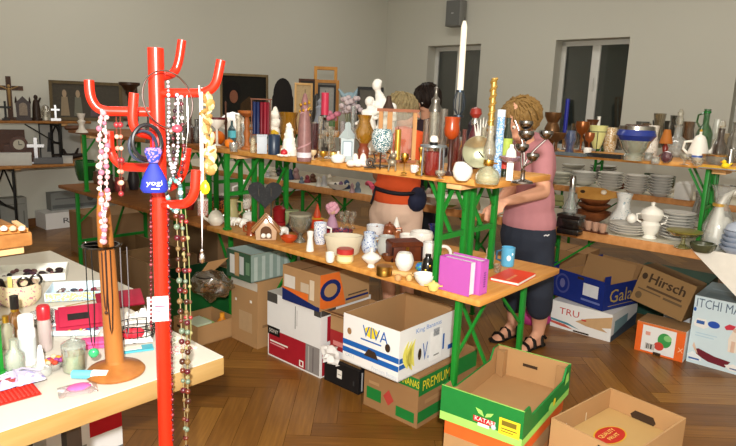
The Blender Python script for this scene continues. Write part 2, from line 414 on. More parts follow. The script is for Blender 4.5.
dup(bn, ab(.236,-.02,.77+EPS), PHI, 'rear bench of the middle upper shelf, with the candelabra on its near end')
bl = make_table('beer_bench', 'front bench of the right upper shelf, blue rimmed bowl on it', 'bench', .232, 2.2, .45, (.24, 1.96), group=G2, reach=.14)
bl.location = ab(1.87,-.555,.77+EPS); bl.rotation_euler[2] = PHI
for a, b, lb in ((2.106,-.52,'rear bench of the right upper shelf, green wine bottle on it'),
        (1.87,1.7,'front upper bench of the second row behind the person in beige shorts'), (2.106,1.7,'rear upper bench of the second row, framed pictures on it'),
        (4.29,-.72,'upper bench of the third row above the plate stacks')):
    dup(bl, ab(a,b,.77+EPS), PHI, lb)
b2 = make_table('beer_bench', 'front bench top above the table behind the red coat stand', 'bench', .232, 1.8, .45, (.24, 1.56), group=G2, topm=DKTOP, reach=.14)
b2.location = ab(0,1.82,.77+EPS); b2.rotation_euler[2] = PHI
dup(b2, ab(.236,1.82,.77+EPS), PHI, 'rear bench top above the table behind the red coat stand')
# along the left wall
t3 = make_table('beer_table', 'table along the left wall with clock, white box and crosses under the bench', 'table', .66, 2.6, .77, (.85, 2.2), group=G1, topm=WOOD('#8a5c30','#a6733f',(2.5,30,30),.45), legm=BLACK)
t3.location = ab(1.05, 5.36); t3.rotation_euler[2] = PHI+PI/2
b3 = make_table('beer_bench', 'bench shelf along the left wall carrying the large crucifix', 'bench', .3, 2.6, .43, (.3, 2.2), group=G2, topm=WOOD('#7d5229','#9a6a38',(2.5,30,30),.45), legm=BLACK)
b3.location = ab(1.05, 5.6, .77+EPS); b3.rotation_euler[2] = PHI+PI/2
# front left: two white folding tables and a raised bench
LTW = M('#c9c3b6', .45, 0, .02); LTE = WOOD('#96753f', '#a88a58', (3,30,30), .5)
def white_table(label, a, b, wd, ln):
    t = thing('folding_table', label, 'table', ab(a,b), PHI, 'pale folding tables at the front left')
    m = MB(1, LTE); m.box(-ln/2, wd/2, .715, ln, wd, .052); m.build('table_edge', t, bev=.004)
    m = MB(1, LTW); m.box(-ln/2, wd/2, .767, ln-.004, wd-.004, .003); m.build('tabletop', t)
    for x in (-.38, -ln+.25):
        for y in (.1, wd-.1):
            m = MB(1, IRON); m.box(x, y, 0, .035, .035, .714); m.build('leg', t)
        m = MB(1, IRON); m.box(x, wd/2, .25, .025, wd-.2, .025); m.build('crossbar', t)
    return t
white_table('front left pale table with thick wooden edge, jewellery stand on it', -.975, .23, .7, 1.6)
white_table('second pale table behind the front left one, white trays on it', -.86, .945, .8, 1.6)
b4 = make_table('beer_bench', 'raised bench end of rounded wood at the left picture edge', 'bench', .25, 1.6, .36, (.075, 1.3), group=G2, th=.036, topm=WOOD('#8a5a2c','#a8743e',(2.5,30,30),.5), reach=.14)
b4.location = ab(-1.352, .50, .77+EPS); b4.rotation_euler[2] = PHI+PI/2
# ------------------------------------------------------------ lamps: ceiling panels of the hall and the camera's own flash
def area(a, b, z, sx, sy, pw, col=(1,.97,.92)):
    l = bpy.data.lights.new('ceiling_lamp','AREA'); l.shape = 'RECTANGLE'; l.size = sx; l.size_y = sy; l.energy = pw; l.color = col
    o = bpy.data.objects.new('ceiling_lamp', l); C.objects.link(o); o.location = ab(a,b,z); o.rotation_euler[2] = PHI
for a, b in ((1.0,4.0),(1.0,0.2),(4.6,3.6),(4.6,.2)): area(a, b, HC-.05, .6, 2.4, 27)
fl = bpy.data.lights.new('camera_flash','POINT'); fl.energy = 400; fl.shadow_soft_size = .025; fl.color = (1,.97,.92)
fo = bpy.data.objects.new('camera_flash', fl); C.objects.link(fo); fo.location = (.02, -.2, 1.68)
wd_ = bpy.data.worlds.new('World'); S.world = wd_; wd_.use_nodes = True; wd_.node_tree.nodes['Background'].inputs[0].default_value = (.6,.65,.7,1); wd_.node_tree.nodes['Background'].inputs[1].default_value = .2
S.view_settings.view_transform = 'Standard'; S.view_settings.look = 'None'; S.view_settings.gamma = 1; S.view_settings.exposure = 0
S.cycles.use_denoising = True; S.cycles.max_bounces = 8; S.cycles.transparent_max_bounces = 24; S.cycles.caustics_reflective = False; S.cycles.caustics_refractive = False
S.cycles.sample_clamp_indirect = 4
# ------------------------------------------------------------ cartons
def facepos(f, sx, sy, sz, u, v, off):
    if f == 'f': return Vector((u*sx, -off, v*sz))
    if f == 'l': return Vector((-off, sy*(1-u), v*sz))
    if f == 't': return Vector((u*sx, v*sy, sz+off))
    if f == 'ri': return Vector((sx-.006-off, u*sy, v*sz))
    if f == 'bi': return Vector((u*sx, sy-.006-off, v*sz))
def deco(b, sx, sy, sz, decs):
    for k, d in enumerate(decs):
        off = .0006+.00025*min(k, 12); kind = d[0]
        if kind == 'r':
            _, f, u0, v0, u1, v1, m = d
            b.quad([facepos(f,sx,sy,sz,u,v,off) for u, v in ((u0,v0),(u1,v0),(u1,v1),(u0,v1))], m)
        elif kind == 'p':
            _, f, pts, m = d; b.quad([facepos(f,sx,sy,sz,u,v,off) for u, v in pts], m)
        elif kind == 'e':
            _, f, u, v, ru, rv, m = d
            b.quad([facepos(f,sx,sy,sz,u+ru*math.cos(i*PI/10),v+rv*math.sin(i*PI/10),off) for i in range(20)], m)
        elif kind == 't':
            f, u, v, h, s, m = d[1:7]; wdt = d[7] if len(d) > 7 else None
            o_ = facepos(f,sx,sy,sz,u,v,off); e1 = (facepos(f,sx,sy,sz,u+.1,v,off)-o_).normalized(); e2 = (facepos(f,sx,sy,sz,u,v+.1,off)-o_).normalized()
            b.text(s, h, o_, e1, e2, m, wdt)
def carton(label, cat, loc, rot, sx, sy, sz, mat=CARD, inn=CARDIN, open_=True, decs=(), name='cardboard_box', grp=None, hs=None, t=.005, flaps=(), topm=None):
    b = MB(1, mat)
    if open_:
        hf, hr, hb, hl = hs or (sz,)*4
        b.box(sx/2, sy/2, 0, sx, sy, t)
        for (x, y, lx, ly, h) in ((sx/2,t/2,sx,t,hf),(sx-t/2,sy/2,t,sy-2*t,hr),(sx/2,sy-t/2,sx,t,hb),(t/2,sy/2,t,sy-2*t,hl)): b.box(x, y, 0, lx, ly, h)
        # inner lining and raw edges
        g = .0005; i0, i1, j0, j1 = t+g, sx-t-g, t+g, sy-t-g
        b.quad([(i0,j0,t+g),(i1,j0,t+g),(i1,j1,t+g),(i0,j1,t+g)], inn)
        b.quad([(i0,j0,t),(i0,j0,hf),(i1,j0,hf),(i1,j0,t)], inn); b.quad([(i1,j0,t),(i1,j0,hr),(i1,j1,hr),(i1,j1,t)], inn)
        b.quad([(i1,j1,t),(i1,j1,hb),(i0,j1,hb),(i0,j1,t)], inn); b.quad([(i0,j1,t),(i0,j1,hl),(i0,j0,hl),(i0,j0,t)], inn)
        for (x, y, lx, ly, h) in ((sx/2,t/2,sx,t,hf),(sx-t/2,sy/2,t,sy-2*t,hr),(sx/2,sy-t/2,sx,t,hb),(t/2,sy/2,t,sy-2*t,hl)):
            b.quad([(x-lx/2,y-ly/2,h+g),(x+lx/2,y-ly/2,h+g),(x+lx/2,y+ly/2,h+g),(x-lx/2,y+ly/2,h+g)], CARD)
    else:
        b.box(sx/2, sy/2, 0, sx, sy, sz)
        if topm: b.quad([(0,0,sz+.0004),(sx,0,sz+.0004),(sx,sy,sz+.0004),(0,sy,sz+.0004)], topm)
        if not topm and mat in (CARD, CARD2): b.quad([(0,sy/2-.003,sz+.0004),(sx,sy/2-.003,sz+.0004),(sx,sy/2+.003,sz+.0004),(0,sy/2+.003,sz+.0004)], DKH)
    deco(b, sx, sy, sz, decs)
    o = b.build(name, None, loc, rot); tag(o, label, cat, grp)
    for pts, m in flaps:                           # flap: four corners of a sheet
        q = MB(1, m); P = [Vector(p) for p in pts]; nn = (P[1]-P[0]).cross(P[3]-P[0]).normalized()*.004
        q.add(P+[p+nn for p in P], [(3,2,1,0),(4,5,6,7),(0,1,5,4),(1,2,6,5),(2,3,7,6),(3,0,4,7)]); q.build('flap', o)
    return o
GB = 'cardboard boxes under the tables'
YEL = M('#e8d030', .5); YELG = M('#ece36a', .5); GRN = M('#1f7a35', .5); LGRN = M('#9fdc6a', .5); ORG = M('#e0662c', .5); PORG = M('#c98a55', .7); PALE = M('#b9c6d2', .6); NAVY = M('#1b2a63', .5); TAPE = M('#4a4845', .4)
def band(cx, cy, w, h, bend, n=8):
    up = [(cx-w+2*w*i/n, cy+h+bend*(1-(2*i/n-1)**2)) for i in range(n+1)]; lo = [(cx-w+2*w*i/n, cy-h+bend*(1-(2*i/n-1)**2)) for i in range(n+1)]
    return lo+up[::-1]
def vban(f, u, v, lean):                            # one banana drawn upright
    c = [(u+lean*.05*(1-(2*i/8-1)**2), v-.27+.54*i/8) for i in range(9)]
    wv = [.006,.02,.028,.032,.033,.03,.025,.016,.006]
    return ('p', f, [(x+w_, y) for (x, y), w_ in zip(c, wv)]+[(x-w_, y) for (x, y), w_ in reversed(list(zip(c, wv)))], YELG)
carton('white banana carton with blue stripes, open, resting on the green printed carton', 'box', ab(.085,.435,.2595), PHI, .48, .345, .24, PRINTW, grp=GB, decs=[
    ('r','l',0,.36,1,.47,BLUE),('r','l',0,.20,1,.31,BLUE),('r','l',.33,.58,.7,.61,BLUE),
    ('e','l',.52,.78,.13,.11,YEL),('t','l',.36,.66,.055,'VIVA',BLUE,.155),
    ('e','l',.12,.66,.04,.07,CARD2),('e','l',.81,.6,.045,.085,DKH),('p','l',[(.4,.28),(.66,.28),(.6,.42),(.48,.44)],DKH),
    ('t','l',.55,.05,.018,'Premium Banana',PALE,.15),('t','l',.06,.12,.016,'CAT.I',PALE),
    ('r','f',0,.36,.14,.46,BLUE),('r','f',0,.24,.14,.33,BLUE),vban('f',.13,.47,-1),vban('f',.18,.45,-1),vban('f',.23,.46,-.9),vban('f',.2,.4,-1),
    ('e','f',.315,.38,.028,.12,DKH),('t','f',.36,.22,.085,'V.',BLUE,.05),('r','f',.48,.12,.68,.74,M('#f6f6f4',.5)),('t','f',.7,.26,.08,'I',BLUE,.013),
    ('t','f',.24,.84,.022,'King Bananas',M('#6f95cf',.5),.2),('r','f',.53,.62,.63,.78,M('#a8adb5',.5)),('r','f',.8,.2,1,.3,BLUE),vban('f',.9,.46,1),vban('f',.94,.45,1),('r','f',.55,.2,.64,.23,GREY)])
carton('brown and green banana carton on the floor, supporting the white banana carton', 'box', ab(.2,.40), PHI, .5, .335, .258, CARD2, open_=False, grp=GB, decs=[
    ('r','l',.0,.74,1,.96,GRN),('t','l',.62,.78,.035,'BANANAS',YEL,.13),('t','f',.06,.69,.05,'PREMIUM',YEL,.2),('r','f',0,.62,1,.97,GRN),('t','f',.06,.7,.05,'PREMIUM',YEL,.22),
    ('r','l',.06,.18,.34,.42,GRN),('r','l',.62,.08,.95,.28,GRN),('p','l',[(.38,.36),(.48,.2),(.58,.34),(.48,.52)],M('#b4433a',.6)),('r','f',0,.1,.62,.32,GRN),('r','f',.1,.42,.5,.5,CARDIN),('r','l',.1,.5,.3,.56,CARD)])
# green fruit tray on a brown carton
TR = PHI+.105; tp = ab(-.088,-.258,.3155)
def tray():
    sx, sy, h, t = .52, .325, .135, .007
    b = MB(1, GRN); b.box(sx/2, sy/2, 0, sx, sy, t, CARD)
    for x in (t/2, sx-t/2): b.box(x, sy/2, 0, t, sy, h)
    for y, s_ in ((t/2, 1), (sy-t/2, -1)):
        poly = [(t,0),(sx-t,0),(sx-t,h),(sx-.055,h),(sx-.085,h*.66),(.085,h*.66),(.055,h),(t,h)]
        b.prism(poly, y-t/2, y+t/2)
    g = .0006
    b.quad([(t+g,t+g,t+g),(sx-t,t+g,t+g),(sx-t,sy-t,t+g),(t+g,sy-t,t+g)], CARDIN)
    for x, q in ((t+g,1),(sx-t-g,-1)): b.quad([(x,t,t),(x,sy-t,t),(x,sy-t,h),(x,t,h)], CARDIN)
    for y in (t+g, sy-t-g): b.quad([(t,y,t),(sx-t,y,t),(sx-t,y,h),(sx-.055,y,h),(sx-.085,y,h*.66),(.085,y,h*.66),(.055,y,h),(t,y,h)], CARDIN)
    for x in (.0,sx-t): b.quad([(x,0,h+g),(x+t,0,h+g),(x+t,sy,h+g),(x,sy,h+g)], LGRN)
    LG = LGRN
    deco(b, sx, sy, h, [('r','l',0,.0,1,.24,LG),('r','f',0,.0,1,.22,LG),('r','l',.42,.3,.68,.46,RED),('t','l',.44,.335,.016,'KATARI',WHITE,.08),('r','l',.48,.2,.62,.29,WHITE),
        ('p','l',[(.55,.5),(.48,.56),(.44,.7),(.52,.66)],LG),('p','l',[(.56,.5),(.58,.62),(.66,.68),(.63,.56)],LG),('e','l',.67,.3,.03,.07,PALE),
        ('r','l',.73,.2,.97,.66,YEL),('r','l',.76,.46,.93,.6,M('#7a6a20',.6)),('r','l',.76,.36,.94,.385,DKH),('r','l',.76,.29,.9,.31,DKH),('r','ri',.42,.52,.62,.62,DKH),
        ('e','f',.55,.3,.05,.12,LG),('e','f',.62,.34,.03,.12,YEL),('p','f',[(.85,.5),(.94,.55),(.93,.85),(.87,.8)],LG)])
    o = b.build('fruit_tray', None, tp, TR); tag(o, 'shallow open fruit tray, green with light green rim, on a brown carton in front', 'box')
    for x in (.03, sx-.03):
        for y in (.03, sy-.03):
            q = MB(1, CARDIN); q.add([(x-.02,y-.02,t+.001),(x+.02,y-.02,t+.001),(x if x > .1 else x-.02,y+.02,t+.001),(x-.02,y-.02,h-.01),(x+.02,y-.02,h-.01),(x if x > .1 else x-.02,y+.02,h-.01)],[(0,2,1),(3,4,5),(0,1,4,3),(1,2,5,4),(2,0,3,5)]); q.build('corner_post', o)
tray()
u_ = Vector((math.cos(TR), math.sin(TR), 0)); v_ = Vector((-math.sin(TR), math.cos(TR), 0))
carton('brown carton with orange top stripe carrying the green fruit tray', 'box', Vector((tp.x,tp.y,0))+u_*.02+v_*.012, TR, .48, .30, .314, CARD, open_=False, decs=[
    ('r','l',0,.8,1,1,ORG),('r','f',0,.8,1,1,ORG),('r','l',.1,.1,.6,.6,PORG),('r','l',.15,.5,.5,.56,M('#c8743c',.7)),('e','l',.75,.4,.13,.2,PORG),('r','l',.2,.2,.5,.3,M('#c8743c',.7)),('r','f',.1,.1,.9,.6,PORG)])
br = PHI-.155
o = carton('empty brown carton, open, bare cardboard with red oval print on its inner floor', 'box', ab(.07,-.572), br, .425, .305, .355, CARD, t=.006, decs=[
    ('p','ri',[(.38,.86),(.62,.86),(.68,.8),(.6,.68),(.42,.68),(.34,.8)],DKH),('r','f',.42,.45,.45,.62,CARDIN),('e','f',.43,.66,.02,.04,M('#c9b79a',.7)),
    ('r','bi',.22,.72,.235,.86,M('#d2c3a8',.7)),('r','bi',.55,.72,.565,.86,M('#d2c3a8',.7)),('r','l',.62,.9,.9,.96,BLACK),('r','l',.7,.84,.94,.9,WHITE)])
b = MB(1, M('#b7955f', .85, 0, .06, 8)); b.box(.2125,.1525,.265,.41,.29,.006)
b.quad([(.2125+.085*math.cos(i*PI/14), .18+.05*math.sin(i*PI/14), .2718) for i in range(28)], M('#c99a2c',.6)); b.quad([(.2125+.078*math.cos(i*PI/14), .18+.045*math.sin(i*PI/14), .2724) for i in range(28)], M('#b3281c',.55))
b.text('QUALITY', .018, (.16,.185,.2731), (1,0,0), (0,1,0), M('#e8c86a',.6), .105); b.text('FRUIT', .016, (.178,.158,.2731), (1,0,0), (0,1,0), M('#e8c86a',.6), .07)
b.text('class I', .02, (.12,.07,.2724), (1,0,0), (0,1,0), M('#8a6a38',.7)); b.build('inner_floor', o)
# electronics cartons
DR = M('#a8202e', .5); GP = M('#8d8886', .55)
carton('red electronics carton with grey panel, lowest under the white one', 'box', ab(.24,1.09), PHI, .40, .45, .188, PRINTW, open_=False, decs=[
    ('r','l',.02,.05,.73,.9,DR),('r','l',.73,.05,.98,.9,GP),('r','l',0,.72,.24,1,BLACK),('t','l',.03,.8,.022,'SONY',WHITE,.08),('r','l',.05,.5,.4,.55,WHITE),('r','l',.05,.42,.34,.46,M('#e8a0a4',.5)),('r','l',.62,.1,.7,.3,WHITE),('r','l',.64,.14,.68,.26,DR),('r','l',.78,.1,.8,.85,M('#b9b4b0',.5)),('r','l',.86,.1,.88,.85,M('#6d6866',.5)),
    ('r','f',.02,.05,.98,.95,DR),('r','f',.05,.5,.92,.92,BLACK),('t','f',.12,.62,.035,'SONY',WHITE,.2),('r','f',.1,.1,.18,.32,WHITE)])
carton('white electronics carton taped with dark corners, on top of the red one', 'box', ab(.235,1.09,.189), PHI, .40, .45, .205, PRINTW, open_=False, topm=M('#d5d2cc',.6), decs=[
    ('r','l',0,.72,.2,1,TAPE),('r','l',.88,.78,1,1.0,TAPE),('r','f',0,.8,.28,1,TAPE),('r','f',.12,.06,1,.76,DR),('r','l',.54,.2,.555,.85,GREY),('r','l',.575,.3,.585,.75,M('#b9b4b0',.5)),('r','f',.2,.5,.7,.55,WHITE),('r','f',.2,.4,.6,.45,WHITE),('r','f',.2,.28,.5,.32,M('#e8a0a4',.5)),
    ('t','f',.22,.6,.02,'SONY',WHITE,.1)])
ring = lambda u, v, r0, r1, n=16: [(u+r1*math.cos(2*PI*i/n), v+r1*1.5*math.sin(2*PI*i/n)) for i in range(n)]
carton('brown carton with big navy ring and orange print, on the white electronics carton', 'box', ab(.205,1.07,.395), PHI, .39, .30, .2, CARD, open_=False, decs=[
    ('p','f',[(0,.05),(.5,.0),(.44,.5),(.36,.98),(0,1)],M('#e0702c',.5)),('p','f',ring(.2,.52,0,.2),NAVY),('p','f',ring(.2,.52,0,.125),CARD),('r','f',.5,.1,.98,.16,NAVY),('r','f',.55,.22,.95,.26,M('#5a4a3a',.6)),
    ('r','l',0,.05,.7,.38,M('#e0702c',.5)),('r','l',.05,.4,.35,.75,M('#dcd6cc',.5)),('r','l',.5,.4,.72,.66,M('#c9b8a0',.5)),('r','l',.74,.25,.86,.8,M('#d8c8b0',.5)),('p','l',[(0,.35),(.9,.12),(1,.12),(1,.0),(0,.0)],NAVY)])
carton('plain brown upright carton left of the electronics cartons', 'box', ab(.24,1.64), PHI, .37, .26, .42, CARD, open_=False, decs=[('r','l',.0,.86,1,.98,M('#c9c2b4',.4)),('r','l',.3,.2,.8,.5,M('#b99a74',.8)),('r','l',.15,.62,.22,.66,WHITE),('r','l',.72,.66,.8,.7,WHITE),('r','f',.1,.3,.4,.34,M('#8a6a48',.8))])
carton('green and clear plastic crate with white labels, on the plain brown carton', 'crate', ab(.2,1.65,.4215), PHI, .36, .24, .17, M('#8fa39a',.4,0,.15), M('#9fb0a8',.5), name='plastic_crate', decs=[
    ('r','l',0,0,1,1,M('#3c5a44',.5)),('r','l',.34,.1,.52,.95,CARD),('r','l',.14,.15,.34,.85,M('#d8d6d2',.5)),('r','l',.54,.2,.72,.85,M('#c4c8c8',.5)),('r','l',.8,.25,.95,.7,M('#6d8f70',.5))]
    +[('r','f',.06+.16*i,.05,.13+.16*i,.9,M('#b5c4bd',.4)) for i in range(6)])
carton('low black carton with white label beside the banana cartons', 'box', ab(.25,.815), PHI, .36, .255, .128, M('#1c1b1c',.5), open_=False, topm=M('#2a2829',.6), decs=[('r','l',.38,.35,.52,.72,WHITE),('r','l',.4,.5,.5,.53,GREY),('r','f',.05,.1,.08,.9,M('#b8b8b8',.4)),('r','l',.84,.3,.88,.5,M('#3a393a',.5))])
carton('open brown carton with red side panel standing on the low black carton', 'box', ab(.275,.83,.129), PHI, .31, .225, .26, CARD, decs=[('r','l',0,.2,1,.62,M('#a22a2c',.55)),('r','l',0,.05,1,.2,PRINTW),('r','l',.1,.3,.5,.4,M('#d98a86',.5)),('r','f',0,.2,1,.6,M('#a22a2c',.55))],
    flaps=[([(0,.22,.26),(0,.0,.26),(-.09,.0,.295),(-.09,.22,.295)],CARDIN)])
b = MB(1, M('#e4e2df', .7)); 
vs = []; nx = 9
for i in range(nx):
    for j in range(nx): vs.append((i*.014, j*.012, .01+.035*noise.noise(Vector((i*.5,j*.5,3)))+.004*j))
b.add(vs, [(i*nx+j,(i+1)*nx+j,(i+1)*nx+j+1,i*nx+j+1) for i in range(nx-1) for j in range(nx-1)], smooth=True)
o = b.build('crumpled_paper', None, ab(.195,.88,.0), PHI); o.rotation_euler = (0, math.radians(-100), PHI); o.location = ab(.235,.93,.135); tag(o, 'crumpled white paper hanging in front of the low black carton', 'paper')
# right side boxes
gx = ab(1.99,.23,.192)
BL = M('#1a2c78', .5)
o = carton('royal blue fruit carton with gold script, open, on top of a white carton', 'box', gx, PHI-.27, .56, .43, .235, BL, grp=GB, hs=(.175,.235,.175,.2), decs=[
    ('t','f',.12,.2,.09,'Gala',M('#b59a4c',.5),.25),('r','f',.1,.1,.7,.115,M('#b59a4c',.5)),('r','l',.62,.3,.9,.66,M('#d8dade',.5)),('e','l',.22,.45,.14,.3,M('#4a4f8a',.5)),('e','l',.22,.45,.11,.24,BL),('e','l',.22,.46,.05,.14,M('#6a6a9a',.5)),('r','l',.5,.72,.62,.8,DKH),('r','l',.6,.14,.95,.2,M('#6a76b0',.5))],
    flaps=[([(.30,.02,.10),(.30,.41,.10),(.36,.41,.27),(.36,.02,.27)],CARDIN)])
for x, y in ((0,0),(.5,0),(0,.425),(.5,.425)):
    b = MB(1, BL)
    yy = .0025 if y == 0 else .4275; b.box(x+.03, yy, .1755, .06, .005, .059); b.build('corner_tab', o)
carton('white carton with red and blue print and torn brown tape, under the royal blue one', 'box', ab(1.985,.155), PHI, .5, .42, .19, PRINTW, open_=False, decs=[
    ('t','l',.14,.56,.045,'TRU',M('#c23a34',.5),.14),('p','l',[(0,.34),(.3,.28),(.5,.14),(.3,.2),(0,.26)],M('#4c8a9a',.5)),('p','l',[(0,.24),(.25,.2),(.4,.08),(.2,.1),(0,.16)],M('#c85a4a',.5)),
    ('p','l',[(.42,.42),(.6,.62),(1,.9),(1,.5),(.85,.42),(.95,.3),(.6,.34)],M('#c7a276',.8)),('r','l',.4,.02,.66,.08,DKH),('r','f',.1,.2,.6,.7,M('#7fa0a8',.5)),('p','f',[(0,0),(1,0),(1,.5),(0,.2)],M('#3a4a5a',.5)),('r','l',.52,.5,.6,.56,M('#c23a34',.5))])
OG = M('#e86a2a', .5)
carton('white and orange vegetable carton with pepper picture, left of the pale blue box', 'box', ab(1.985,-.285), PHI, .2, .285, .195, PRINTW, open_=False, topm=CARD, decs=[
    ('r','l',0,0,.13,1,OG),('r','l',.82,0,1,1,OG),('r','l',.13,.0,.82,.06,OG),('r','l',.0,.92,1,1,M('#d8743a',.5)),('r','l',.2,.6,.3,.72,M('#e0a090',.5)),('e','l',.6,.55,.14,.24,M('#3f9a50',.5)),('e','l',.66,.64,.08,.1,M('#8acb80',.5)),('e','l',.5,.32,.1,.14,M('#c8483a',.5)),
    ('r','l',.22,.14,.42,.34,M('#c2bdb8',.5)),('r','l',.25,.16,.27,.32,BLACK),('r','l',.29,.16,.3,.32,BLACK),('r','l',.33,.16,.36,.32,BLACK),('t','l',.88,.3,.03,'X',M('#f4c8a0',.5)),('r','l',.4,.0,.56,.1,DKH)])
# tilted carton behind it
o = carton('brown carton with dark lettering, tilted behind the orange vegetable carton', 'box', ab(2.02,-.29,.199), PHI, .27, .33, .24, M('#8a6c46',.85,0,.06,8), open_=False, decs=[
    ('e','l',.1,.74,.05,.09,M('#3a2a1a',.7)),('t','l',.2,.62,.06,'Hirsch',M('#3a2a1a',.7),.22),('t','l',.206,.625,.06,'Hirsch',M('#3a2a1a',.7),.22),('t','l',.194,.615,.06,'Hirsch',M('#3a2a1a',.7),.22),('r','l',.2,.46,.86,.52,M('#4d3a26',.7)),('r','l',.06,.36,.5,.4,M('#5d4a32',.7)),('r','l',.55,.34,.9,.4,M('#5d4a32',.7)),('e','l',.12,.2,.06,.1,M('#5d4a32',.7))])
o.rotation_euler = (.22, .12, PHI); o.location = ab(2.05,-.235,.232)
TB = M('#cfe2ea', .45, 0, .03); LB = M('#b7d3e2', .5)
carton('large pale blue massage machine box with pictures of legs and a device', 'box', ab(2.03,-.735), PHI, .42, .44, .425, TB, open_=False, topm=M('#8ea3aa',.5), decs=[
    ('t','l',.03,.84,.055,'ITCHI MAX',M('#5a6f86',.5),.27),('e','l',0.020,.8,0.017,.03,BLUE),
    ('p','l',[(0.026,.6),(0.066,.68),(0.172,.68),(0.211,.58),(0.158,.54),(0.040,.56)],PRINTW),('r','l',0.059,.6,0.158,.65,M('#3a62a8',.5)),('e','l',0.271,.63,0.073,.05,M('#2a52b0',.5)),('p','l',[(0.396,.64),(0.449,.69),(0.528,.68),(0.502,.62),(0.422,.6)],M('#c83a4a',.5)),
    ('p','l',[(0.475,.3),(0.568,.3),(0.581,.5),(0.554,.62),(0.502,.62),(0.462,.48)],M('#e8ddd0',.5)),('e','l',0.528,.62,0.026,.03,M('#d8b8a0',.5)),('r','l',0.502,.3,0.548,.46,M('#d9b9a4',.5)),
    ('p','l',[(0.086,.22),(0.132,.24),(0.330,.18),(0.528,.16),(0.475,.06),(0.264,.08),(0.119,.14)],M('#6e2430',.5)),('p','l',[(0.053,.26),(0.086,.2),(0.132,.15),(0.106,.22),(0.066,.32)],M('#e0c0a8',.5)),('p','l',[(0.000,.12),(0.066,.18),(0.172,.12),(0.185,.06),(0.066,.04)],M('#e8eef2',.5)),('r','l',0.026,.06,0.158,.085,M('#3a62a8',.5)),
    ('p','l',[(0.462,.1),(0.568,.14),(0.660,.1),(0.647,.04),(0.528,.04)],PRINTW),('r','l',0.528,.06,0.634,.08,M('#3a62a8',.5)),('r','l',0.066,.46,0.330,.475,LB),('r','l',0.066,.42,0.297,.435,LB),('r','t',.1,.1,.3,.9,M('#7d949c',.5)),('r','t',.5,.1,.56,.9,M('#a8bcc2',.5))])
t = carton('flat box with red and white stripes behind the tilted brown carton', 'box', ab(2.42,-.28), PHI, .25, .24, .3, M('#dcdcda',.5), open_=False, topm=M('#c9cccc',.5), decs=[('r','l',0,.75,1,.88,M('#c0402e',.5)),('r','l',0,.55,1,.68,M('#d8d8d4',.5))])
# floor under the second row
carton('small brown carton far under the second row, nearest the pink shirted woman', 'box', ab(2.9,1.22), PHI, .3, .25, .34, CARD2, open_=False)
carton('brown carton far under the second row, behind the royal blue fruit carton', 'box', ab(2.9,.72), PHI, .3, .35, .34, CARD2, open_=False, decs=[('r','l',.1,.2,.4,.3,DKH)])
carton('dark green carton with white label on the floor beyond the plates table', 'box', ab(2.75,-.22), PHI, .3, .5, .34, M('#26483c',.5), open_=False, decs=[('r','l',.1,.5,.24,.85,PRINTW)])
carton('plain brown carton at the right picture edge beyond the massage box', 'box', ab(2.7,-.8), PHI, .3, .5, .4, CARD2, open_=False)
T('pink_bag', 'magenta bag lying on the floor behind the sandals', 'bag', 533, 327, 0, lambda m: m.ball(0,8,7,17,8,9), M('#b03a7a',.6,0,.2,30), r=0, parts=[('bag_handle', M('#8a2a60',.6), lambda m: m.tube([(-8,8,14),(-5,8,20),(4,8,20),(8,8,14)],.8))])
# left: small box with bottle, bag of amber glass
carton('small open brown carton on the floor holding an orange bottle', 'box', ab(.0,1.91), PHI, .28, .27, .125, CARD, decs=[('r','l',.15,.55,.32,.68,DKH)])
b = MB(1); b.box(-.012,0,0,.155,.17,.07, M('#6fae54',.6)); b.box(-.01,.0,.0705,.15,.15,.006, M('#9fc878',.6)); b.box(-.02,.01,.0768,.12,.14,.012, M('#cfd8c0',.6)); tag(b.build('magazine', None, ab(.12,2.06,.012), PHI), 'green covered magazines lying in the small open carton', 'magazine')
ob_ = L('orange_bottle', 'orange plastic bottle standing in the small open carton', 'bottle', 226, 329, .007, [(6,0),(6.5,2),(6.5,12),(3,16),(2.5,18)], M('#e0871e',.4), parts=[('bottle_cap', M('#f0a030',.4), [(2.8,17),(2.8,21),(0,21)])])
ob_.location = ab(.228,1.985,.0075); ob_.scale = (.85,.85,1)
bx = carton('dark green crate on the floor behind the small open carton', 'crate', ab(.12,2.2), PHI, .42, .42, .3, DKGREEN, M('#163f22',.6), name='plastic_crate')
def bag(m):
    nx, ny = 22, 12; vs, fs = [], []
    for j in range(ny+1):
        t = PI*j/ny
        for i in range(nx):
            a = 2*PI*i/nx; k = 1+.35*noise.noise(Vector((2*math.cos(a)*math.sin(t),2*math.sin(a)*math.sin(t),2.2*math.cos(t))))+.12*noise.noise(Vector((6*math.cos(a)*math.sin(t),6*math.sin(a)*math.sin(t),6*math.cos(t))))
            vs.append((20*k*math.sin(t)*math.cos(a), 11*k*math.sin(t)*math.sin(a), 15-15*k*math.cos(t) if j else .5))
    for j in range(ny):
        for i in range(nx): fs.append((j*nx+i, j*nx+(i+1)%nx, (j+1)*nx+(i+1)%nx, (j+1)*nx+i))
    m.add(vs, fs)
def shards(k, seed, c):
    def f(m):
        r = random.Random(seed)
        for i in range(k): m.ball(r.uniform(-11,11), r.uniform(-5,4), r.uniform(5,20), r.uniform(1.5,4), r.uniform(1.5,3), r.uniform(1,3), 6, M(r.choice(c),.2))
    return f
T('plastic_bag', 'clear plastic bag of amber glass pieces in the dark green crate', 'bag', 213, 300, .305, bag, GL('#8a7458',.2,.1), r=4, parts=[('glass_piece', M('#8a4a18',.2), shards(26,3,['#8a4a18','#a8702a','#5a2e14','#2a1a12','#c09a60'])),('dark_pan', M('#1f1a17',.3), lambda m: m.lat([(3,0),(11,4),(11,5),(0,3)], x=-6, z=20)),('cardboard_sheet', CARD2, lambda m: m.add([(-14,6,22),(2,6,28),(16,8,40),(-4,8,36)],[(0,1,2,3)]))])
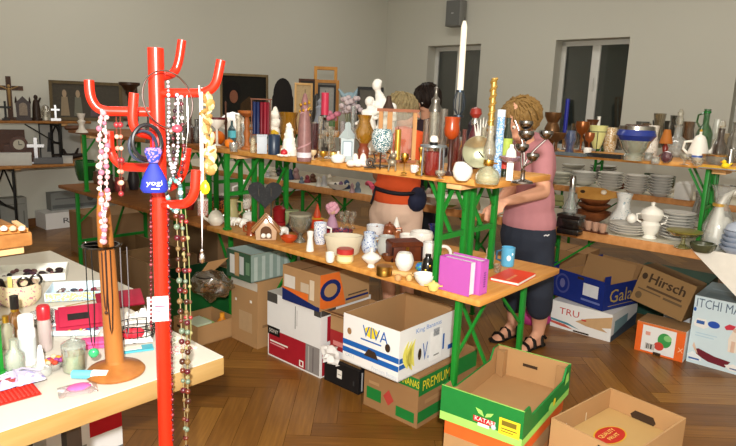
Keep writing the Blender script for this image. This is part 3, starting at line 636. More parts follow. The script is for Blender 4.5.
# far left floor
GF = 'cartons on the floor by the left wall'
carton('tall pale grey cool box on the floor at the left edge', 'box', ab(.05,5.985), PHI, .42, .15, .36, M('#8f918c',.6), open_=False, name='cool_box', decs=[('r','f',.05,.8,.95,.82,M('#6d6f6b',.6)),('r','f',.9,.2,.93,.6,M('#6d6f6b',.6))])
o = carton('grey portable radio standing on a white flat box by the left wall', 'radio', ab(.72,5.98,.181), PHI, .55, .14, .2, M('#7d807e',.5), open_=False, name='portable_radio', decs=[('r','f',.02,.1,.98,.3,M('#5c5f5e',.5)),('r','f',.08,.62,.5,.68,M('#5c5f5e',.5)),('e','f',.8,.6,.07,.2,M('#4e5150',.5)),('e','f',.55,.6,.03,.1,M('#4e5150',.5))])
carton('white flat box with black lettering under the grey radio', 'box', ab(.6,5.84), PHI, .62, .3, .18, PRINTW, open_=False, decs=[('t','f',.3,.3,.06,'Radio',M('#4a4a48',.5),.3)])
carton('wide brown carton on the floor by the left wall, right of the flat white box', 'box', ab(.42,4.25), PHI, .5, .5, .4, M('#8a6c4c',.9,0,.07,8), open_=False)  # darker brown than the other cartons: shade put into the colour
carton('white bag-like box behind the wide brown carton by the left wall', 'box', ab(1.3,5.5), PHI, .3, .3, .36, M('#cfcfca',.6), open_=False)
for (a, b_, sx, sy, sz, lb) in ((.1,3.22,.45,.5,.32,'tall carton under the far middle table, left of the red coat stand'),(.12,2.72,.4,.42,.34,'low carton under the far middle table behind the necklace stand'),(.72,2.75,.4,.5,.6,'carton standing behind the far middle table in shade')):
    carton(lb, 'box', ab(a,b_), PHI, sx, sy, sz, M('#7d6245',.9,0,.07,8), open_=(sz < .4), grp=GF, inn=M('#7d5f3e',.9))  # cardboard darkened in its colour to imitate the shade under the table
carton('white and red carton on the floor beneath the pale tables at left', 'box', ab(-1.12,1.2), PHI, .3, .22, .2, PRINTW, open_=False, decs=[('r','f',.55,.5,1,.9,RED),('r','f',.1,.2,.5,.4,GREY),('r','f',0,.0,1,.08,M('#6a6a6a',.5))])
carton('grey lidded carton on the floor beneath the pale tables, left edge', 'box', ab(-1.75,.72), PHI, .34, .15, .24, M('#a5a39c',.6), open_=False, decs=[('r','f',0,.8,1,.84,GREY)])
# ------------------------------------------------------------ things on the middle upper shelf
U = .77+EPS+.45
GU = 'candles and holders on the middle upper shelf'; GG = 'glassware on the middle upper shelf'
L('orange_gourd', 'round orange gourd at the left end of the upper shelf', 'gourd', 218, 145, U, [(1.5,0),(5,2),(7,6),(6.5,10),(4,13),(1,14),(0,14)], M('#dd7018',.45,0,.15), [('stalk', M('#7a6a30',.7), lambda m: m.tube([(0,0,13),(.5,0,16),(1.5,0,18)],.7))])
L('orange_gourd', 'smaller orange gourd in front of the round one, lying by the glass candlestick', 'gourd', 229, 148, U, [(1,0),(3.5,1.5),(4.6,4.5),(4,7.5),(1,9),(0,9)], M('#e27c22',.45,0,.15), [('stalk', M('#7a6a30',.7), lambda m: m.tube([(0,0,8.5),(.5,0,11)],.5))])
L('footed_bowl', 'dark red rimmed white bowl on a foot, behind the orange gourds', 'bowl', 217, 146, U, [(5,0),(1.2,2),(1.2,16)]+vessel([(2,17),(7,21),(9,27)],.8), WHC, [('rim', M('#5a1420',.3), [(9.3,26),(9.5,28),(8.6,28)])])
T('shell_dish', 'fan shaped white shell dish standing upright behind the shelf end', 'dish', 233, 143, U, lambda m: m.prism([(0,9)]+[(13*math.cos(PI*i/14)*(1+.05*(i%2)),16+14*math.sin(PI*i/14)*(1+.05*(i%2))) for i in range(15)],-1,1), WHC, [('foot', WHC, [(4,0),(2,3),(1.5,15),(0,15)])])
L('taper_stick', 'thin brown wooden spindle rising above the orange gourds', 'spindle', 226, 146, U, [(2.5,0),(1.2,4),(1.2,20),(1.8,24),(.8,30),(1,43),(0,44)], DKWOOD)
L('blue_glass', 'small turquoise labelled bottle beside the glass candlestick', 'bottle', 232, 145, U, bottle(4,24), GL('#2c6a78',.5), [('paper_label', M('#5fc0d2',.5), [(4.1,7),(4.1,14)])])
L('glass_candlestick', 'tall clear fluted glass candlestick next to the wooden one', 'candlestick', 239, 149, U, [(5,0),(4.5,2),(2,5),(3,10),(2,14),(3,20),(2.2,27),(3.8,31),(3.8,34),(2.6,34),(2.6,31),(0,31)], CLEAR2, g=GG)
L('wooden_candlestick', 'turned reddish wooden candlestick with wide dish top', 'candlestick', 247, 150, U, [(6,0),(6,2),(3,4),(2.2,10),(3.6,16),(2,21),(3.2,27),(2,32),(8.5,36),(9,38.5),(7.5,38.5),(6,37),(0,37)], WOOD('#8a4a20','#aa6632',(20,20,4),.35))
# rack of tapers
T('candle_rack', 'dark wooden rack holding navy and red taper candles', 'rack', 261, 152, U, lambda m: (m.box(0,5,0,20,7,1.5), m.box(-9.3,6,1.5,.9,4,50), m.box(9.3,6,1.5,.9,4,50), m.box(0,6,51,21,5,1.2), m.box(0,5,16,20,5,1.2)), WOOD('#5a2f1a','#7a452a',(20,20,4),.45), r=0)
for k, (x, c, r, lb) in enumerate(((254.5,'#16224a',1.9,'navy taper candle, left one in the dark wooden rack'),(258,'#16224a',1.7,'navy taper candle beside the brass edge, second in the rack'),(261.5,'#6a1020',1.7,'dark red taper candle, left of the red ones in the rack'),(265,'#7a1424',1.8,'dark red taper candle, middle of the red ones in the rack'),(268,'#6a1020',1.5,'dark red taper candle, rightmost in the rack'))):
    p, s = spot(261, 152, U, 0); d = Vector((p.x,p.y,0)).normalized(); q = p+d*(5*s)+Vector((d.y,-d.x,0))*((x-261)*s); q.z += 17.4*s
    b = MB(s, M(c,.4)); b.lat(candle(r,31.5),n=12); o = b.build('taper_candle', None, q); tag(o, lb, 'candle', GU); parts_of(o, [('wick', BLACK, lambda m: m.tube([(0,0,31),(0,0,33)],.25,6))], s)
T('gift_box', 'upright pale grey paper box before the red tapers', 'box', 262, 154, U, lambda m: m.box(0,4,0,10,7,17), M('#b9c0c8',.5), r=0, bev=.3, parts=[('lid', M('#aab2bb',.5), lambda m: m.box(0,4,17,10.4,7.4,2))])
L('block_candle', 'thick navy block candle beside the pale grey paper box', 'candle', 274, 155, U, [(5.8,0),(6,1),(6,19),(5.2,20),(0,19.4)], M('#1a2c44',.35), [('wick', BLACK, lambda m: m.tube([(0,0,19),(0,0,21.5)],.3,6))], g=GU)
L('figure_bottle', 'little cream and brown figure bottle left of the pale grey paper box', 'figurine', 253, 153, U, [(2.5,0),(3,4),(2,8),(2.6,10),(2.2,13),(.8,15),(0,15.5)], SPOT('#d8cfae','#6a4a28',500,.3,.5))
L('ball_candle', 'yellow ball shaped candle behind the navy block candle', 'candle', 274, 144, U, [(3,0),(5,3),(5.5,7),(5,11),(3,14),(0,14.5)], M('#c9a528',.4))
def knot(m):
    for i in range(4): m.ball(0,0,4+8*i,5.2-.3*(i%2),5.2,5,12)
    for i in range(4): m.ball(2.5*(-1)**i,-2,8+7*i,3.2,3,3,8)
    m.lat([(3,0),(4,30),(1.5,36),(0,37)])
T('knotted_candle', 'white knotted candle, tallest pale one behind the navy block', 'candle', 275, 144, U, knot, M('#ece8de',.4), r=4, parts=[('wick', BLACK, lambda m: m.tube([(0,0,36),(.4,0,39)],.3,6))], g=GU)
L('amber_vase', 'wide amber glass vase behind the white angel figurine', 'vase', 288, 149, U, vessel([(6,0),(4,3),(7,10),(9,20),(8,29),(10,36)],.8), AMBER)
def tree(m):
    m.lat([(8,0),(7.5,6),(6,14),(4.5,20),(3.5,26),(2,31),(0,33)])
    for i in range(26):
        t = i/26; a = i*2.4; r = 7.5*(1-t*.8); m.ball(r*math.cos(a),r*math.sin(a),1+t*30,1.8,1.8,2,7)
T('white_figurine', 'ornate white porcelain angel figurine before the amber vase', 'figurine', 289, 156, U, tree, WHC, r=7)
def petals(m):
    for i in range(6): m.ball(4.5*math.cos(i*PI/3),4.5*math.sin(i*PI/3),1.6,2.8,1.8,1.2,8,X=None)
T('flower_candle', 'red ball candle in a ring of white petals at the shelf edge', 'candle', 284, 157.5, U, petals, WHC, r=6, parts=[('red_ball', M('#b8202c',.35), lambda m: m.ball(0,0,4.2,3.6)),('wick', BLACK, lambda m: m.tube([(0,0,7.5),(0,0,9)],.25,6))])
def spire(m):
    m.lat([(7,0),(7.5,2),(7,5),(6.8,22),(6.4,34),(5,46),(3.6,54),(3.2,60),(1.8,66),(0,68)])
T('decorated_candle', 'tall mauve spire candle wrapped in ribbon, the tallest at the shelf edge', 'candle', 304, 162, U, spire, M('#7d5a58',.4,0,.35,60), r=7, parts=[
    ('ribbon', M('#a88084',.4), lambda m: m.tube([((7.2-i*.1)*math.cos(i*.55),(7.2-i*.1)*math.sin(i*.55),3+i*1.5) for i in range(34)],1.1,6)),('gold_trim', GOLD, lambda m: [m.ball(4.6*math.cos(i*1.1),4.6*math.sin(i*1.1),46+i*1.1,1.6,1.6,1.6,7) for i in range(13)]),('band', M('#c8c2c8',.3), [(7.5,4),(7.5,9)]),('wick', BLACK, lambda m: m.tube([(0,0,67),(0,0,71)],.3,6))])
L('tall_glass', 'purple tinted tall glass right of the mauve spire candle', 'glass', 314, 158, U, vessel([(3.5,0),(4,2),(4.5,34)],.5), GL('#5a2a34',.4), g=GG)
for x, c, lb in ((313,'#d0b890','small cream pot at the shelf edge right of the mauve spire'),(323,'#b98a2e','tiny gold goblet, middle of three at the shelf edge'),(333,'#d9b860','tiny gold and white goblet beside the lidded white dish')):
    L('small_goblet', lb, 'goblet', x, 160+(x-313)*.12, U, goblet(3.6,9.5,.6), M(c,.3,.6 if c != '#d0b890' else 0), n=14)
def cand(m, h=40, arms=3):
    m.lat([(6,0),(5,1.5),(1.2,3),(1,h*.4),(1.8,h*.5),(1,h*.6),(1,h*.8),(2.6,h*.86),(2.6,h)],n=12)
    for i in range(arms):
        a = 2*PI*i/arms+.5; m.tube([(0,0,h*.45),(5*math.cos(a),5*math.sin(a),h*.5),(7*math.cos(a),7*math.sin(a),h*.7)],.8,6); m.lat([(1,0),(2.2,2),(2.2,6),(1.5,6)],7*math.cos(a),7*math.sin(a),h*.7,10)
T('glass_candelabrum', 'clear glass three armed candelabrum right of the mauve spire', 'candelabrum', 320, 157, U, cand, CLEAR2, r=5, g=GG)
T('glass_candelabrum', 'clear glass candelabrum beside the lidded white dish, nearer the lantern house', 'candelabrum', 329, 159, U, lambda m: cand(m,32,4), CLEAR2, r=5, g=GG)
L('pillar_candle_stand', 'tall dark stand with a pink pillar candle on top', 'candle stand', 324, 151, U, [(6,0),(5,2),(1.2,4),(1.1,30),(5,33),(5,35),(0,35)], IRON, [('pink_candle', M('#b8324c',.4), [(3.8,35.2),(3.8,57),(0,57)]),('candle_wick', BLACK, lambda m: m.tube([(0,0,57),(0,0,59)],.3,6))])
def rose(m, n=9, r=7, z=34):
    for i in range(n):
        a = i*2.4; q = r*math.sqrt((i+.5)/n); m.ball(q*math.cos(a),q*math.sin(a),z+3*math.sin(i*1.7),3,3,2.6,8)
T('flower_vase', 'glass vase of pink artificial roses behind the small gold goblets', 'vase', 331, 151, U, lambda m: m.lat(vessel([(4,0),(4.5,3),(2.5,14),(4.5,24)],.5)), CLEAR2, r=4, parts=[('roses', M('#b06a7c',.6,0,.25,50), lambda m: rose(m)),('stems', M('#4a6a3a',.6), lambda m: [m.tube([(0,0,3),(i*1.6-3,0,33)],.5,5) for i in range(5)])])
T('flower_vase', 'vase with a wide bunch of pale grey pink dried flowers above the lantern house', 'vase', 349, 152, U, lambda m: m.lat(vessel([(4,0),(4.5,3),(3,14),(4.5,24)],.5)), CLEAR2, r=4, parts=[('dried_flowers', M('#a89a9c',.8,0,.3,60), lambda m: (rose(m,16,11,42), rose(m,10,8,50))),('stems', M('#6a6a4a',.6), lambda m: [m.tube([(0,0,3),(i*2-5,0,40)],.5,5) for i in range(6)])])
T('lantern_house', 'pale blue white lantern house with a white window, before the dried flowers', 'lantern', 347, 162, U, lambda m: (m.box(0,7,0,15,14,3), m.box(0,7,3,13,12,20), m.lat([(9.5,0),(6,5),(3,9),(3,14),(1.5,16),(0,16)],0,7,23,n=4)), M('#aab6b8',.45), r=0, parts=[('window_panel', M('#e6edf2',.4), lambda m: m.box(0,.8,6,7,.5,13)),('door_frame', M('#7d8d96',.4), lambda m: (m.box(-4.4,.7,5,1.2,.8,15), m.box(4.4,.7,5,1.2,.8,15), m.box(0,.7,19.5,9,.8,1.2)))])
L('lidded_dish', 'low white lidded dish at the shelf edge left of the lantern house', 'dish', 338, 163, U, [(5,0),(7,2),(7.5,5)], WHC, [('lid', WHC, [(7.6,5),(6,7.5),(2,8.5),(1,9),(1.4,11),(0,11.5)])])
# couple statue
def couple(m):
    m.box(0,0,0,26,14,4)
    m.lat([(9,0),(9.5,8),(8,20),(7,30),(6.5,40)],6,0,3,16); m.cap((6,0,38),8,(4,0,50),6.5); m.cap((-2,-2,49),4.5,(13,1,47),5); m.cap((13,1,47),4,(15,-4,36),3.2); m.cap((3,0,50),6.5,(0,-1,58),4.5); m.cap((0,-1,58),3.4,(-2,-2,64),3); m.ball(-3,-2.5,68,4.8,4.8,5.6)
    m.lat([(8,0),(7.5,10),(6,22),(5.5,30)],-8,-3,3,14); m.cap((-8,-3,30),5.5,(-9,-3,42),4.6); m.cap((-9,-3,42),3,(-9.5,-3.4,47),2.6); m.ball(-10,-4,52,4.2,4.2,4.8); m.cap((-14,-4,41),3.4,(-3,-4,42),3.6); m.ball(-2,-1,71,4.6,4.4,3.4); m.ball(-9,-3,54,4.2,4,3.2)
    m.cap((6,-4,52),3,(8,-8,40),2.6); m.cap((8,-8,40),2.6,(-4,-9,36),2); m.cap((-13,-4,40),2.4,(-18,-6,32),2); m.cap((-18,-6,32),2,(-22,-7,30),1.6); m.cap((10,0,46),5,(13,1,24),4)
p, s = spot(377, 155, U, 8); b = MB(s, M('#dcdad4',.45)); couple(b); o = b.build('couple_statue', None, p, face(p), rem=.0035, smooth=4); tag(o, 'tall white statue of an embracing couple at the back of the shelf', 'statue')
L('amber_lamp', 'amber glass bulb vase on a turned reddish wood base', 'vase', 363, 163, U, [(8,0),(8,3),(5,6),(6,12),(4,16),(5,19),(0,19)], M('#7a3a24',.35), [('glass_bowl', AMBER, vessel([(5,19),(9,24),(10,31),(7,37),(5.5,41),(7.5,47)],.7))])
L('polka_vase', 'round blue and white speckled china vase on a scrolled iron stand', 'vase', 381, 169, U, [(10,2),(10,2.6),(0,2.6)], IRON, [('vase_body', SPOT('#e8ebe8','#2c5f6a',230,.2,.46,'vor'), vessel([(5,16),(9,20),(11,27),(10.6,34),(8.5,39)],.8)),
    *[('scroll_leg', IRON, (lambda a: lambda m: m.tube([(9*math.cos(a),9*math.sin(a),0),(11*math.cos(a),11*math.sin(a),4),(8*math.cos(a),8*math.sin(a),8),(10*math.cos(a),10*math.sin(a),14),(6*math.cos(a),6*math.sin(a),16)],.7,6))(a)) for a in (.4,2.5,4.6)]])
def rocks(m):
    for x, y, z, a, b_, c in ((-7,0,3,5,4,3.5),(0,1,3.5,6,4,4),(7,0,3,5.5,4,3),(-3,1,8,3,3,5),(5,1,8,3.4,3,5.5)): m.ball(x,y,z,a,b_,c,9)
T('angel_figurines_block', 'pink white porcelain block with two little angels at the shelf edge', 'figurine', 358, 167, U, rocks, M('#ead8cc',.4), r=4)
T('iron_scroll', 'small wrought iron scroll trivet at the shelf edge below the speckled vase', 'trivet', 370, 168.5, U, lambda m: (m.tube([(5*math.cos(i*.5)*(1-i*.03),0,5.5+5*math.sin(i*.5)*(1-i*.03)) for i in range(24)],.8,6), m.tube([(-6,0,.8),(6,0,.8)],.8,6)), IRON, r=0)
T('wire_cat', 'small grey metal animal figure in front of the wooden lantern', 'figurine', 392, 171, U, lambda m: (m.ball(0,0,8,4.5,3,4), m.ball(1,-2,15,3.4,3,3), m.box(-1,-2,17,1.4,1,3), m.box(3,-2,17,1.4,1,3), [m.tube([(x,y,7),(x*1.2,y,0)],.9,6) for x in (-3,3) for y in (-1.5,1.5)], m.tube([(-4,1,8),(-7,1,12),(-6,1,16)],.7,6)), M('#8a7f6c',.4,.5,.2,40), r=3)
# wooden candle lantern
POSTW = WOOD('#a8743e','#bd8a50',(20,20,4),.4); WL = WOOD('#7a3e1e','#94552c',(20,20,4),.4)
def wl(m):
    m.box(0,9,0,40,18,3); 
T('wooden_lantern', 'big square wooden lantern frame with pale posts, woman with short hair behind it', 'lantern', 396, 163, U, wl, WL, r=2, parts=[
    ('roof_board', WL, lambda m: m.box(0,9,50,42,20,3)),('post', POSTW, lambda m: m.box(-17,2.5,3,4,4,47)),('post', POSTW, lambda m: m.box(17,2.5,3,4,4,47)),('post', POSTW, lambda m: m.box(-17,15.5,3,4,4,47)),('post', POSTW, lambda m: m.box(17,15.5,3,4,4,47)),('post', POSTW, lambda m: m.box(-8,2.5,3,5,3,47)),
    ('finial', M('#3a2a22',.5), lambda m: m.lat([(6,0),(5,2),(3,7),(2,12),(0,13)],-10,9,53)),('glass_pane', CLEAR, lambda m: m.box(0,16,3,30,.5,47))], rot=None)
L('gold_candle', 'gold pillar candle standing in the wooden lantern', 'candle', 397, 160, U+.0135, candle(3,30), M('#c89a3a',.3,.5), [('wick', BLACK, lambda m: m.tube([(0,0,30),(0,0,32)],.3,6))], g=GU)
L('brass_goblet', 'small brass goblet before the right post of the wooden lantern', 'goblet', 404, 174, U, goblet(4.2,20,.5), BRASS)
L('small_cup', 'tiny pink and white floral cup at the shelf edge beside the brass candlestick', 'cup', 414, 173, U, cup(4,7.5), SPOT('#ecdfd8','#b8404c',350,.25,.6), [('handle', WHC, lambda m: m.tube([(3.5,0,6),(6,0,5),(5.6,0,2.5),(3.3,0,2)],.6,6))])
L('brass_candlestick', 'slim brass candlestick between the floral cup and the black metal stand', 'candlestick', 420, 175, U, [(5,0),(4.5,1.5),(1.5,4),(1.2,9),(2.4,12),(1.3,15),(1.3,21),(2.8,25),(2.6,27),(0,26)], BRASS, g=GU)
L('glass_lantern', 'tall clear glass storm lantern with knobbed metal cap', 'lantern', 432, 167, U, vessel([(6,0),(5.5,3),(5,10),(5.5,54)],.5), CLEAR2, [('cap', M('#77736c',.3,.8), [(6.2,54),(6.5,57),(4,62),(4.4,66),(2,69),(1.6,74),(2.2,77),(0,80)])], g=GG)
def stand(m):
    m.lat([(13.5,29),(13.5,31),(0,31)],n=24)
    for a in (.5,2.1,3.7,5.3): m.tube([(12*math.cos(a),12*math.sin(a),29.5),(12.5*math.cos(a),12.5*math.sin(a),0)],.8,6)
T('tea_warmer', 'grey metal stand on thin legs with a red glass inside and white candle on top', 'stand', 432, 177, U, stand, M('#8d949a',.35,.7), r=12, parts=[('red_glass', GL('#8a1a14',.6), vessel([(8,.5),(9,4),(9,24)],.7)),('candle_cup', BLACK, [(4,31),(4,34),(0,34)]),('candle', M('#e8ddd0',.4), [(4,34),(4.5,37),(3,40),(0,40.5)])])
L('glass_dish', 'small clear cut glass dish at the shelf edge left of the white pot', 'dish', 440, 179, U, goblet(5.5,8,.75), CLEAR2, g=GG)
L('orange_goblet', 'orange marbled glass goblet on a tall dark stem', 'goblet', 449, 176, U, [(7,0),(6,1.5),(2.6,4),(2,12),(2.8,20),(2,30),(3.5,36),(0,36)], M('#3a1c16',.3), [('cup', M('#943810',.22,0,.5,30), vessel([(3,36),(7,40),(8,46),(7,51),(8,58)],.8))])
L('taper_candle', 'tall white taper candle in a wire cage holder, highest of all', 'candle', 455, 170, U, [(6,0),(5,2),(1,4),(1,50),(5,52),(5,54),(0,54)], M('#2f3a46',.4,.6), [('candle_stick', M('#e9e2d0',.4), [(3.2,76),(3,138),(1.5,143),(0,143.5)]),('wick', BLACK, lambda m: m.tube([(0,0,143),(0,0,147)],.3,6)),
    ('wire_cage', M('#3c4652',.35,.8), lambda m: ([m.tube([(1.5*math.cos(a),1.5*math.sin(a),54),(5*math.cos(a),5*math.sin(a),60),(5.5*math.cos(a),5.5*math.sin(a),68),(3,0,76) if False else (3.2*math.cos(a),3.2*math.sin(a),77)],.5,6) for a in [i*PI/4 for i in range(8)]], m.lat([(4,76),(4,78),(0,78)])))], g=GU)
RBG = GL('#6a1c10',.55)
L('brown_bottle', 'brown glass bottle with narrow neck behind the white round pot', 'bottle', 462, 172, U, bottle(5.5,42,.4,.4), RBG, g=GG)
L('brown_vase', 'amber brown glass vase with ring neck behind the white round pot', 'vase', 455, 170, U, vessel([(4,0),(6,8),(3,20),(4.5,26),(2.5,32),(4,38)],.6), RBG, g=GG)
L('cloth_topped_bottle', 'dark bottle with silver collar and red knob, behind the reflector lamp', 'bottle', 472, 169, U, [(6,0),(6.5,3),(6.5,26),(5,34),(3,40),(2.6,44)], M('#55242a',.25,0,.3,30), [('collar', SILVER, [(3.4,43),(4,46),(3,50),(0,50)]),('knob', M('#8a2a20',.3), [(3,50),(6,54),(5,59),(0,61)])])
L('white_pot', 'round white porcelain pot near the shelf end, brightest at the edge', 'pot', 462, 181, U, vessel([(5.5,0),(9,4),(10.2,9),(9.2,14),(7.5,18)],.9), WHC)
# oil lamp with reflector
def refl(m):
    X = Matrix.Translation((-11,7,31)) @ Matrix.Rotation(PI/2,4,'X')
    m.lat([(0,-4),(6,-3.4),(12,-1.6),(16,1),(16.5,1.6),(16,2),(12,0),(6,-2),(0,-2.6)],n=28,X=X)
T('oil_lamp', 'clear glass oil lamp with round mirror reflector at the shelf end', 'oil lamp', 487, 185, U, lambda m: m.lat([(11,0),(12,2),(12.5,8),(10,13),(5,16),(4,18),(0,18)]), GL('#d5d6b0',.3), r=11, parts=[
    ('reflector', M('#aeb096',.18,.85,.3,8), refl),('burner', BRASS, [(4.5,18),(5.5,20),(5,24),(0,24)]),('chimney', CLEAR2, vessel([(4,24),(6.5,30),(6,36),(3.6,44),(3.4,58)],.4)),('reflector_arm', IRON, lambda m: m.tube([(0,7,20),(-4,9,24),(-11,9,31)],.8,6)),('wick_knob', BRASS, lambda m: m.tube([(4,-2,21),(9,-3,21)],.8,6))])
def spiral(m, r, h, t=7, n=70, m0=None):
    m.lat([(r*.75,0),(r*.75,h),(0,h+1)],n=10)
    m.tube([(r*.62*math.cos(i*2*PI*t/n),r*.62*math.sin(i*2*PI*t/n),h*i/n) for i in range(n+1)],r*.42,6)
L('gold_candle', 'gold spiral twisted taper in a clear glass holder at the shelf end', 'candle', 487, 177, U, [(5.5,0),(5,2),(1.6,4),(2.4,14),(1.4,24),(3.2,36),(3.4,42),(0,41)], CLEAR2, [('twisted_taper', M('#a8843c',.35,.4), lambda m: (setattr(m,'X',Matrix.Translation((0,0,42))), spiral(m,3.9,54), setattr(m,'X',None)))], g=GU)
L('blue_tube', 'slim blue patterned tube standing right of the gold taper', 'tube', 496.5, 178, U, [(4,0),(4,64),(3.4,66),(0,66)], SPOT('#5f92c4','#dfe8ee',260,.4,.55), [('tube_cap', M('#c8d2da',.4), [(4.2,60),(4.2,67),(0,67)])])
L('label_bottle', 'dark green bottle with a yellow green label beside the blue tube', 'bottle', 504, 177, U, bottle(5.5,58,.45,.65), GL('#22301c',.6), [('paper_label', M('#9fb04a',.5,0,.3,60), [(5.7,18),(5.7,38)]),('red_seal', M('#b83a2c',.4), [(5.8,8),(5.8,16)])])
T('stem_candle', 'white square candle post with a pink frosted glass collar at the shelf end', 'candle', 509, 181, U, lambda m: m.box(0,3,0,6.5,6.5,18), M('#f0ece4',.4), bev=.5, parts=[('frosted_collar', GL('#c09aac',.45,.2), lambda m: m.lat(vessel([(3,17),(9,20),(12,24)],.7),0,3)),('upper_candle', WHC, lambda m: m.lat([(5,19),(5.5,24),(4.5,30),(2,33),(2,36),(0,36)],0,3))])
def candela(m):
    m.lat([(11,0),(10,2),(2.5,4),(2,10),(3,13),(0,14)],n=16)
    for e in ((-12,0,62),(0,-2,42),(19,3,44),(8,-4,22)):
        pts = [(0,0,10)]; 
        for i in range(1,9):
            t = i/8; pts.append((e[0]*t**1.3 - 3*math.sin(t*PI)*(1 if e[0] >= 0 else -1), e[1]*t, 10+(e[2]-10)*t))
        m.tube(pts,1.0,7)
CH = METAL('#8a8684',.15)
def cupat(x, y, z, r): return lambda m: m.lat([(1,0),(r*.7,r*.35),(r,r*.9),(r*.92,r*1.3),(r*.8,r*1.3),(r*.85,r*.9),(0,r*.5)],x,y,z,16)
T('candelabrum', 'chrome candelabrum with curved arms and bowl cups, before the pink shirted woman', 'candelabrum', 522, 184, U, candela, METAL('#8d8480',.25), r=8, parts=[('cup', CH, cupat(0,-2,42,8)),('cup', CH, cupat(19,3,44,7)),('cup', CH, cupat(8,-4,22,6.5)),('cup', CH, cupat(-3,-1,30,7)),('upper_cup', CH, cupat(-1,-2,53,7))])
for k, (x, y, h, r, c, lb) in enumerate(((308,149,38,4,'#9a9088','tall smoked glass behind the purple one'),(342,152,30,3.5,'#e5dfe2','slender clear glass behind the lantern house'),(352,153,46,2.6,'#dfe4e4','thin clear glass vase left of the amber bulb vase'),(425,166,46,4,'#c8b0a0','clear glass with metal rim behind the brass candlestick'),(441,168,58,4,'#b8aea2','narrow clear decanter right of the storm lantern'),(481,172,44,3,'#ded9c8','white glass flute behind the reflector'),(243,148,24,3.4,'#dfe4e4','clear glass tumbler between the two left candlesticks'),(234,152,9,5,'#e2e6e4','low clear glass bowl at the left shelf edge'))):
    L('clear_glass', lb, 'glass', x, y, U, vessel([(r*.8,0),(r*.7,h*.1),(r,h*.5),(r*.9,h)],.45), GL(c,.12), g=GG, n=14)
T('feather_ornament', 'white feathered ornament standing behind the reflector lamp', 'ornament', 480, 170, U, lambda m: [m.tube([(0,0,0),(i*1.6-5,0,30),(i*3-9,1,52-abs(i-3)*2)],[1,1.6,.3],6) for i in range(7)], M('#d8d4cc',.7), r=1)
# ------------------------------------------------------------ things on the middle lower shelf
Z = .77
GL2 = 'china on the middle table'
def spoutpot(label, px, py, r, h, m, lid=True, name='teapot', cat='teapot', g=GL2):
    ps = [('handle', m, lambda q: q.tube([(r*.8,0,h*.75),(r*1.5,0,h*.8),(r*1.6,0,h*.45),(r*.95,0,h*.25)],r*.12,7)),('spout', m, lambda q: q.tube([(-r*.8,0,h*.35),(-r*1.35,0,h*.55),(-r*1.6,0,h*.9)],[r*.24,r*.17,r*.12],8))]
    if lid: ps.append(('lid', m, [(r*.62,h),(r*.4,h*1.12),(r*.1,h*1.18),(r*.16,h*1.28),(0,h*1.32)]))
    return L(name, label, cat, px, py, Z, [(r*.6,0),(r*.95,h*.25),(r,h*.5),(r*.85,h*.8),(r*.6,h),(0,h)], m, ps, g=g)
spoutpot('white teapot at the left end of the middle table', 216, 226, 8, 13, WHC)
def eleph(m, k=1):
    m.ball(0,0,6*k,6*k,4*k,4*k,10); m.ball(-6*k,-1*k,8*k,3.4*k,3*k,3.2*k,9)
    for x in (-3.5,3.5):
        for y in (-2,2): m.cap((x*k,y*k,4*k),1.6*k,(x*k,y*k,1.3*k),1.4*k,8)
    m.tube([(-9*k,-1*k,8*k),(-10.5*k,-1*k,5*k),(-11*k,-1*k,2*k)],[1.3*k,1*k,.8*k],7); m.ball(-5*k,-4*k,9*k,.8*k,1.6*k,2.4*k,8)
def animal(label, px, py, k, m, name='elephant_figurine'): 
    p, s = spot(px, py, Z, 3); b = MB(s, m); eleph(b, k); o = b.build(name, None, p, face(p)+.3, rem=max(.0018, .0028*k), smooth=3); tag(o, label, 'figurine', 'white china animals'); return o
animal('white china elephant, left of the pair in front of the yellowish pitcher', 234, 226, .85, WHC)
animal('white china elephant, right of the pair beside the brown cup', 244, 228, .95, WHC)
animal('white china horse figure right of the house shaped ornament', 284, 236, .9, WHC, 'horse_figurine')
T('tin_box', 'black and orange patterned tin box behind the white teapot', 'tin', 218, 213, Z, lambda m: m.box(0,6,0,20,12,13), SPOT('#2a1512','#d0702a',120,.4,.5), bev=.6, parts=[('lid', M('#3a1a14',.4), lambda m: m.box(0,6,13,20.6,12.6,2.4))])
T('paper_box', 'red and white printed tin to the right of the patterned black one', 'tin', 203, 216, Z, lambda m: m.box(0,5,0,10,10,15), SPOT('#b03a34','#e4ddd0',200,.4,.5), bev=.5, parts=[('lid', M('#d8d0c4',.4), lambda m: m.box(0,5,15,10.4,10.4,1.8))])
L('pitcher', 'tall yellowish green pitcher behind the white china elephants', 'pitcher', 232, 221, Z, vessel([(6.5,0),(7,3),(5.5,12),(5,18),(7,23)],.8), CER('#b3a878',.15), [('rim', M('#6a5a2c',.3), [(7.2,22),(7.4,23.6),(6.4,23.6)]),('handle', CER('#b3a878',.15), lambda m: m.tube([(5,0,19),(10,0,18),(10,0,9),(6,0,5)],1,7))])
L('painted_jug', 'tall white painted jug with dots beside the dark heart plate', 'jug', 244, 209, Z, vessel([(6,0),(7.5,4),(7.5,14),(5.5,22),(6.5,28)],.8), SPOT('#e6e0d2','#4a5a40',160,.25,.62), [('handle', WHC, lambda m: m.tube([(-5.5,0,23),(-11,0,21),(-10.5,0,10),(-7,0,6)],1.1,7))])
L('green_bowl', 'small bowl with green leaves below the white painted jug', 'bowl', 246, 219, Z, bowl(6,7), CER('#4f7a40',.3))
L('sugar_bowl', 'white lidded sugar bowl between the yellowish pitcher and the dark heart plate', 'bowl', 249, 223, Z, [(4,0),(6.5,3),(6,8),(0,8)], WHC, [('lid', WHC, [(6,8),(3.5,10.5),(1,11),(1.4,13),(0,13.5)])])
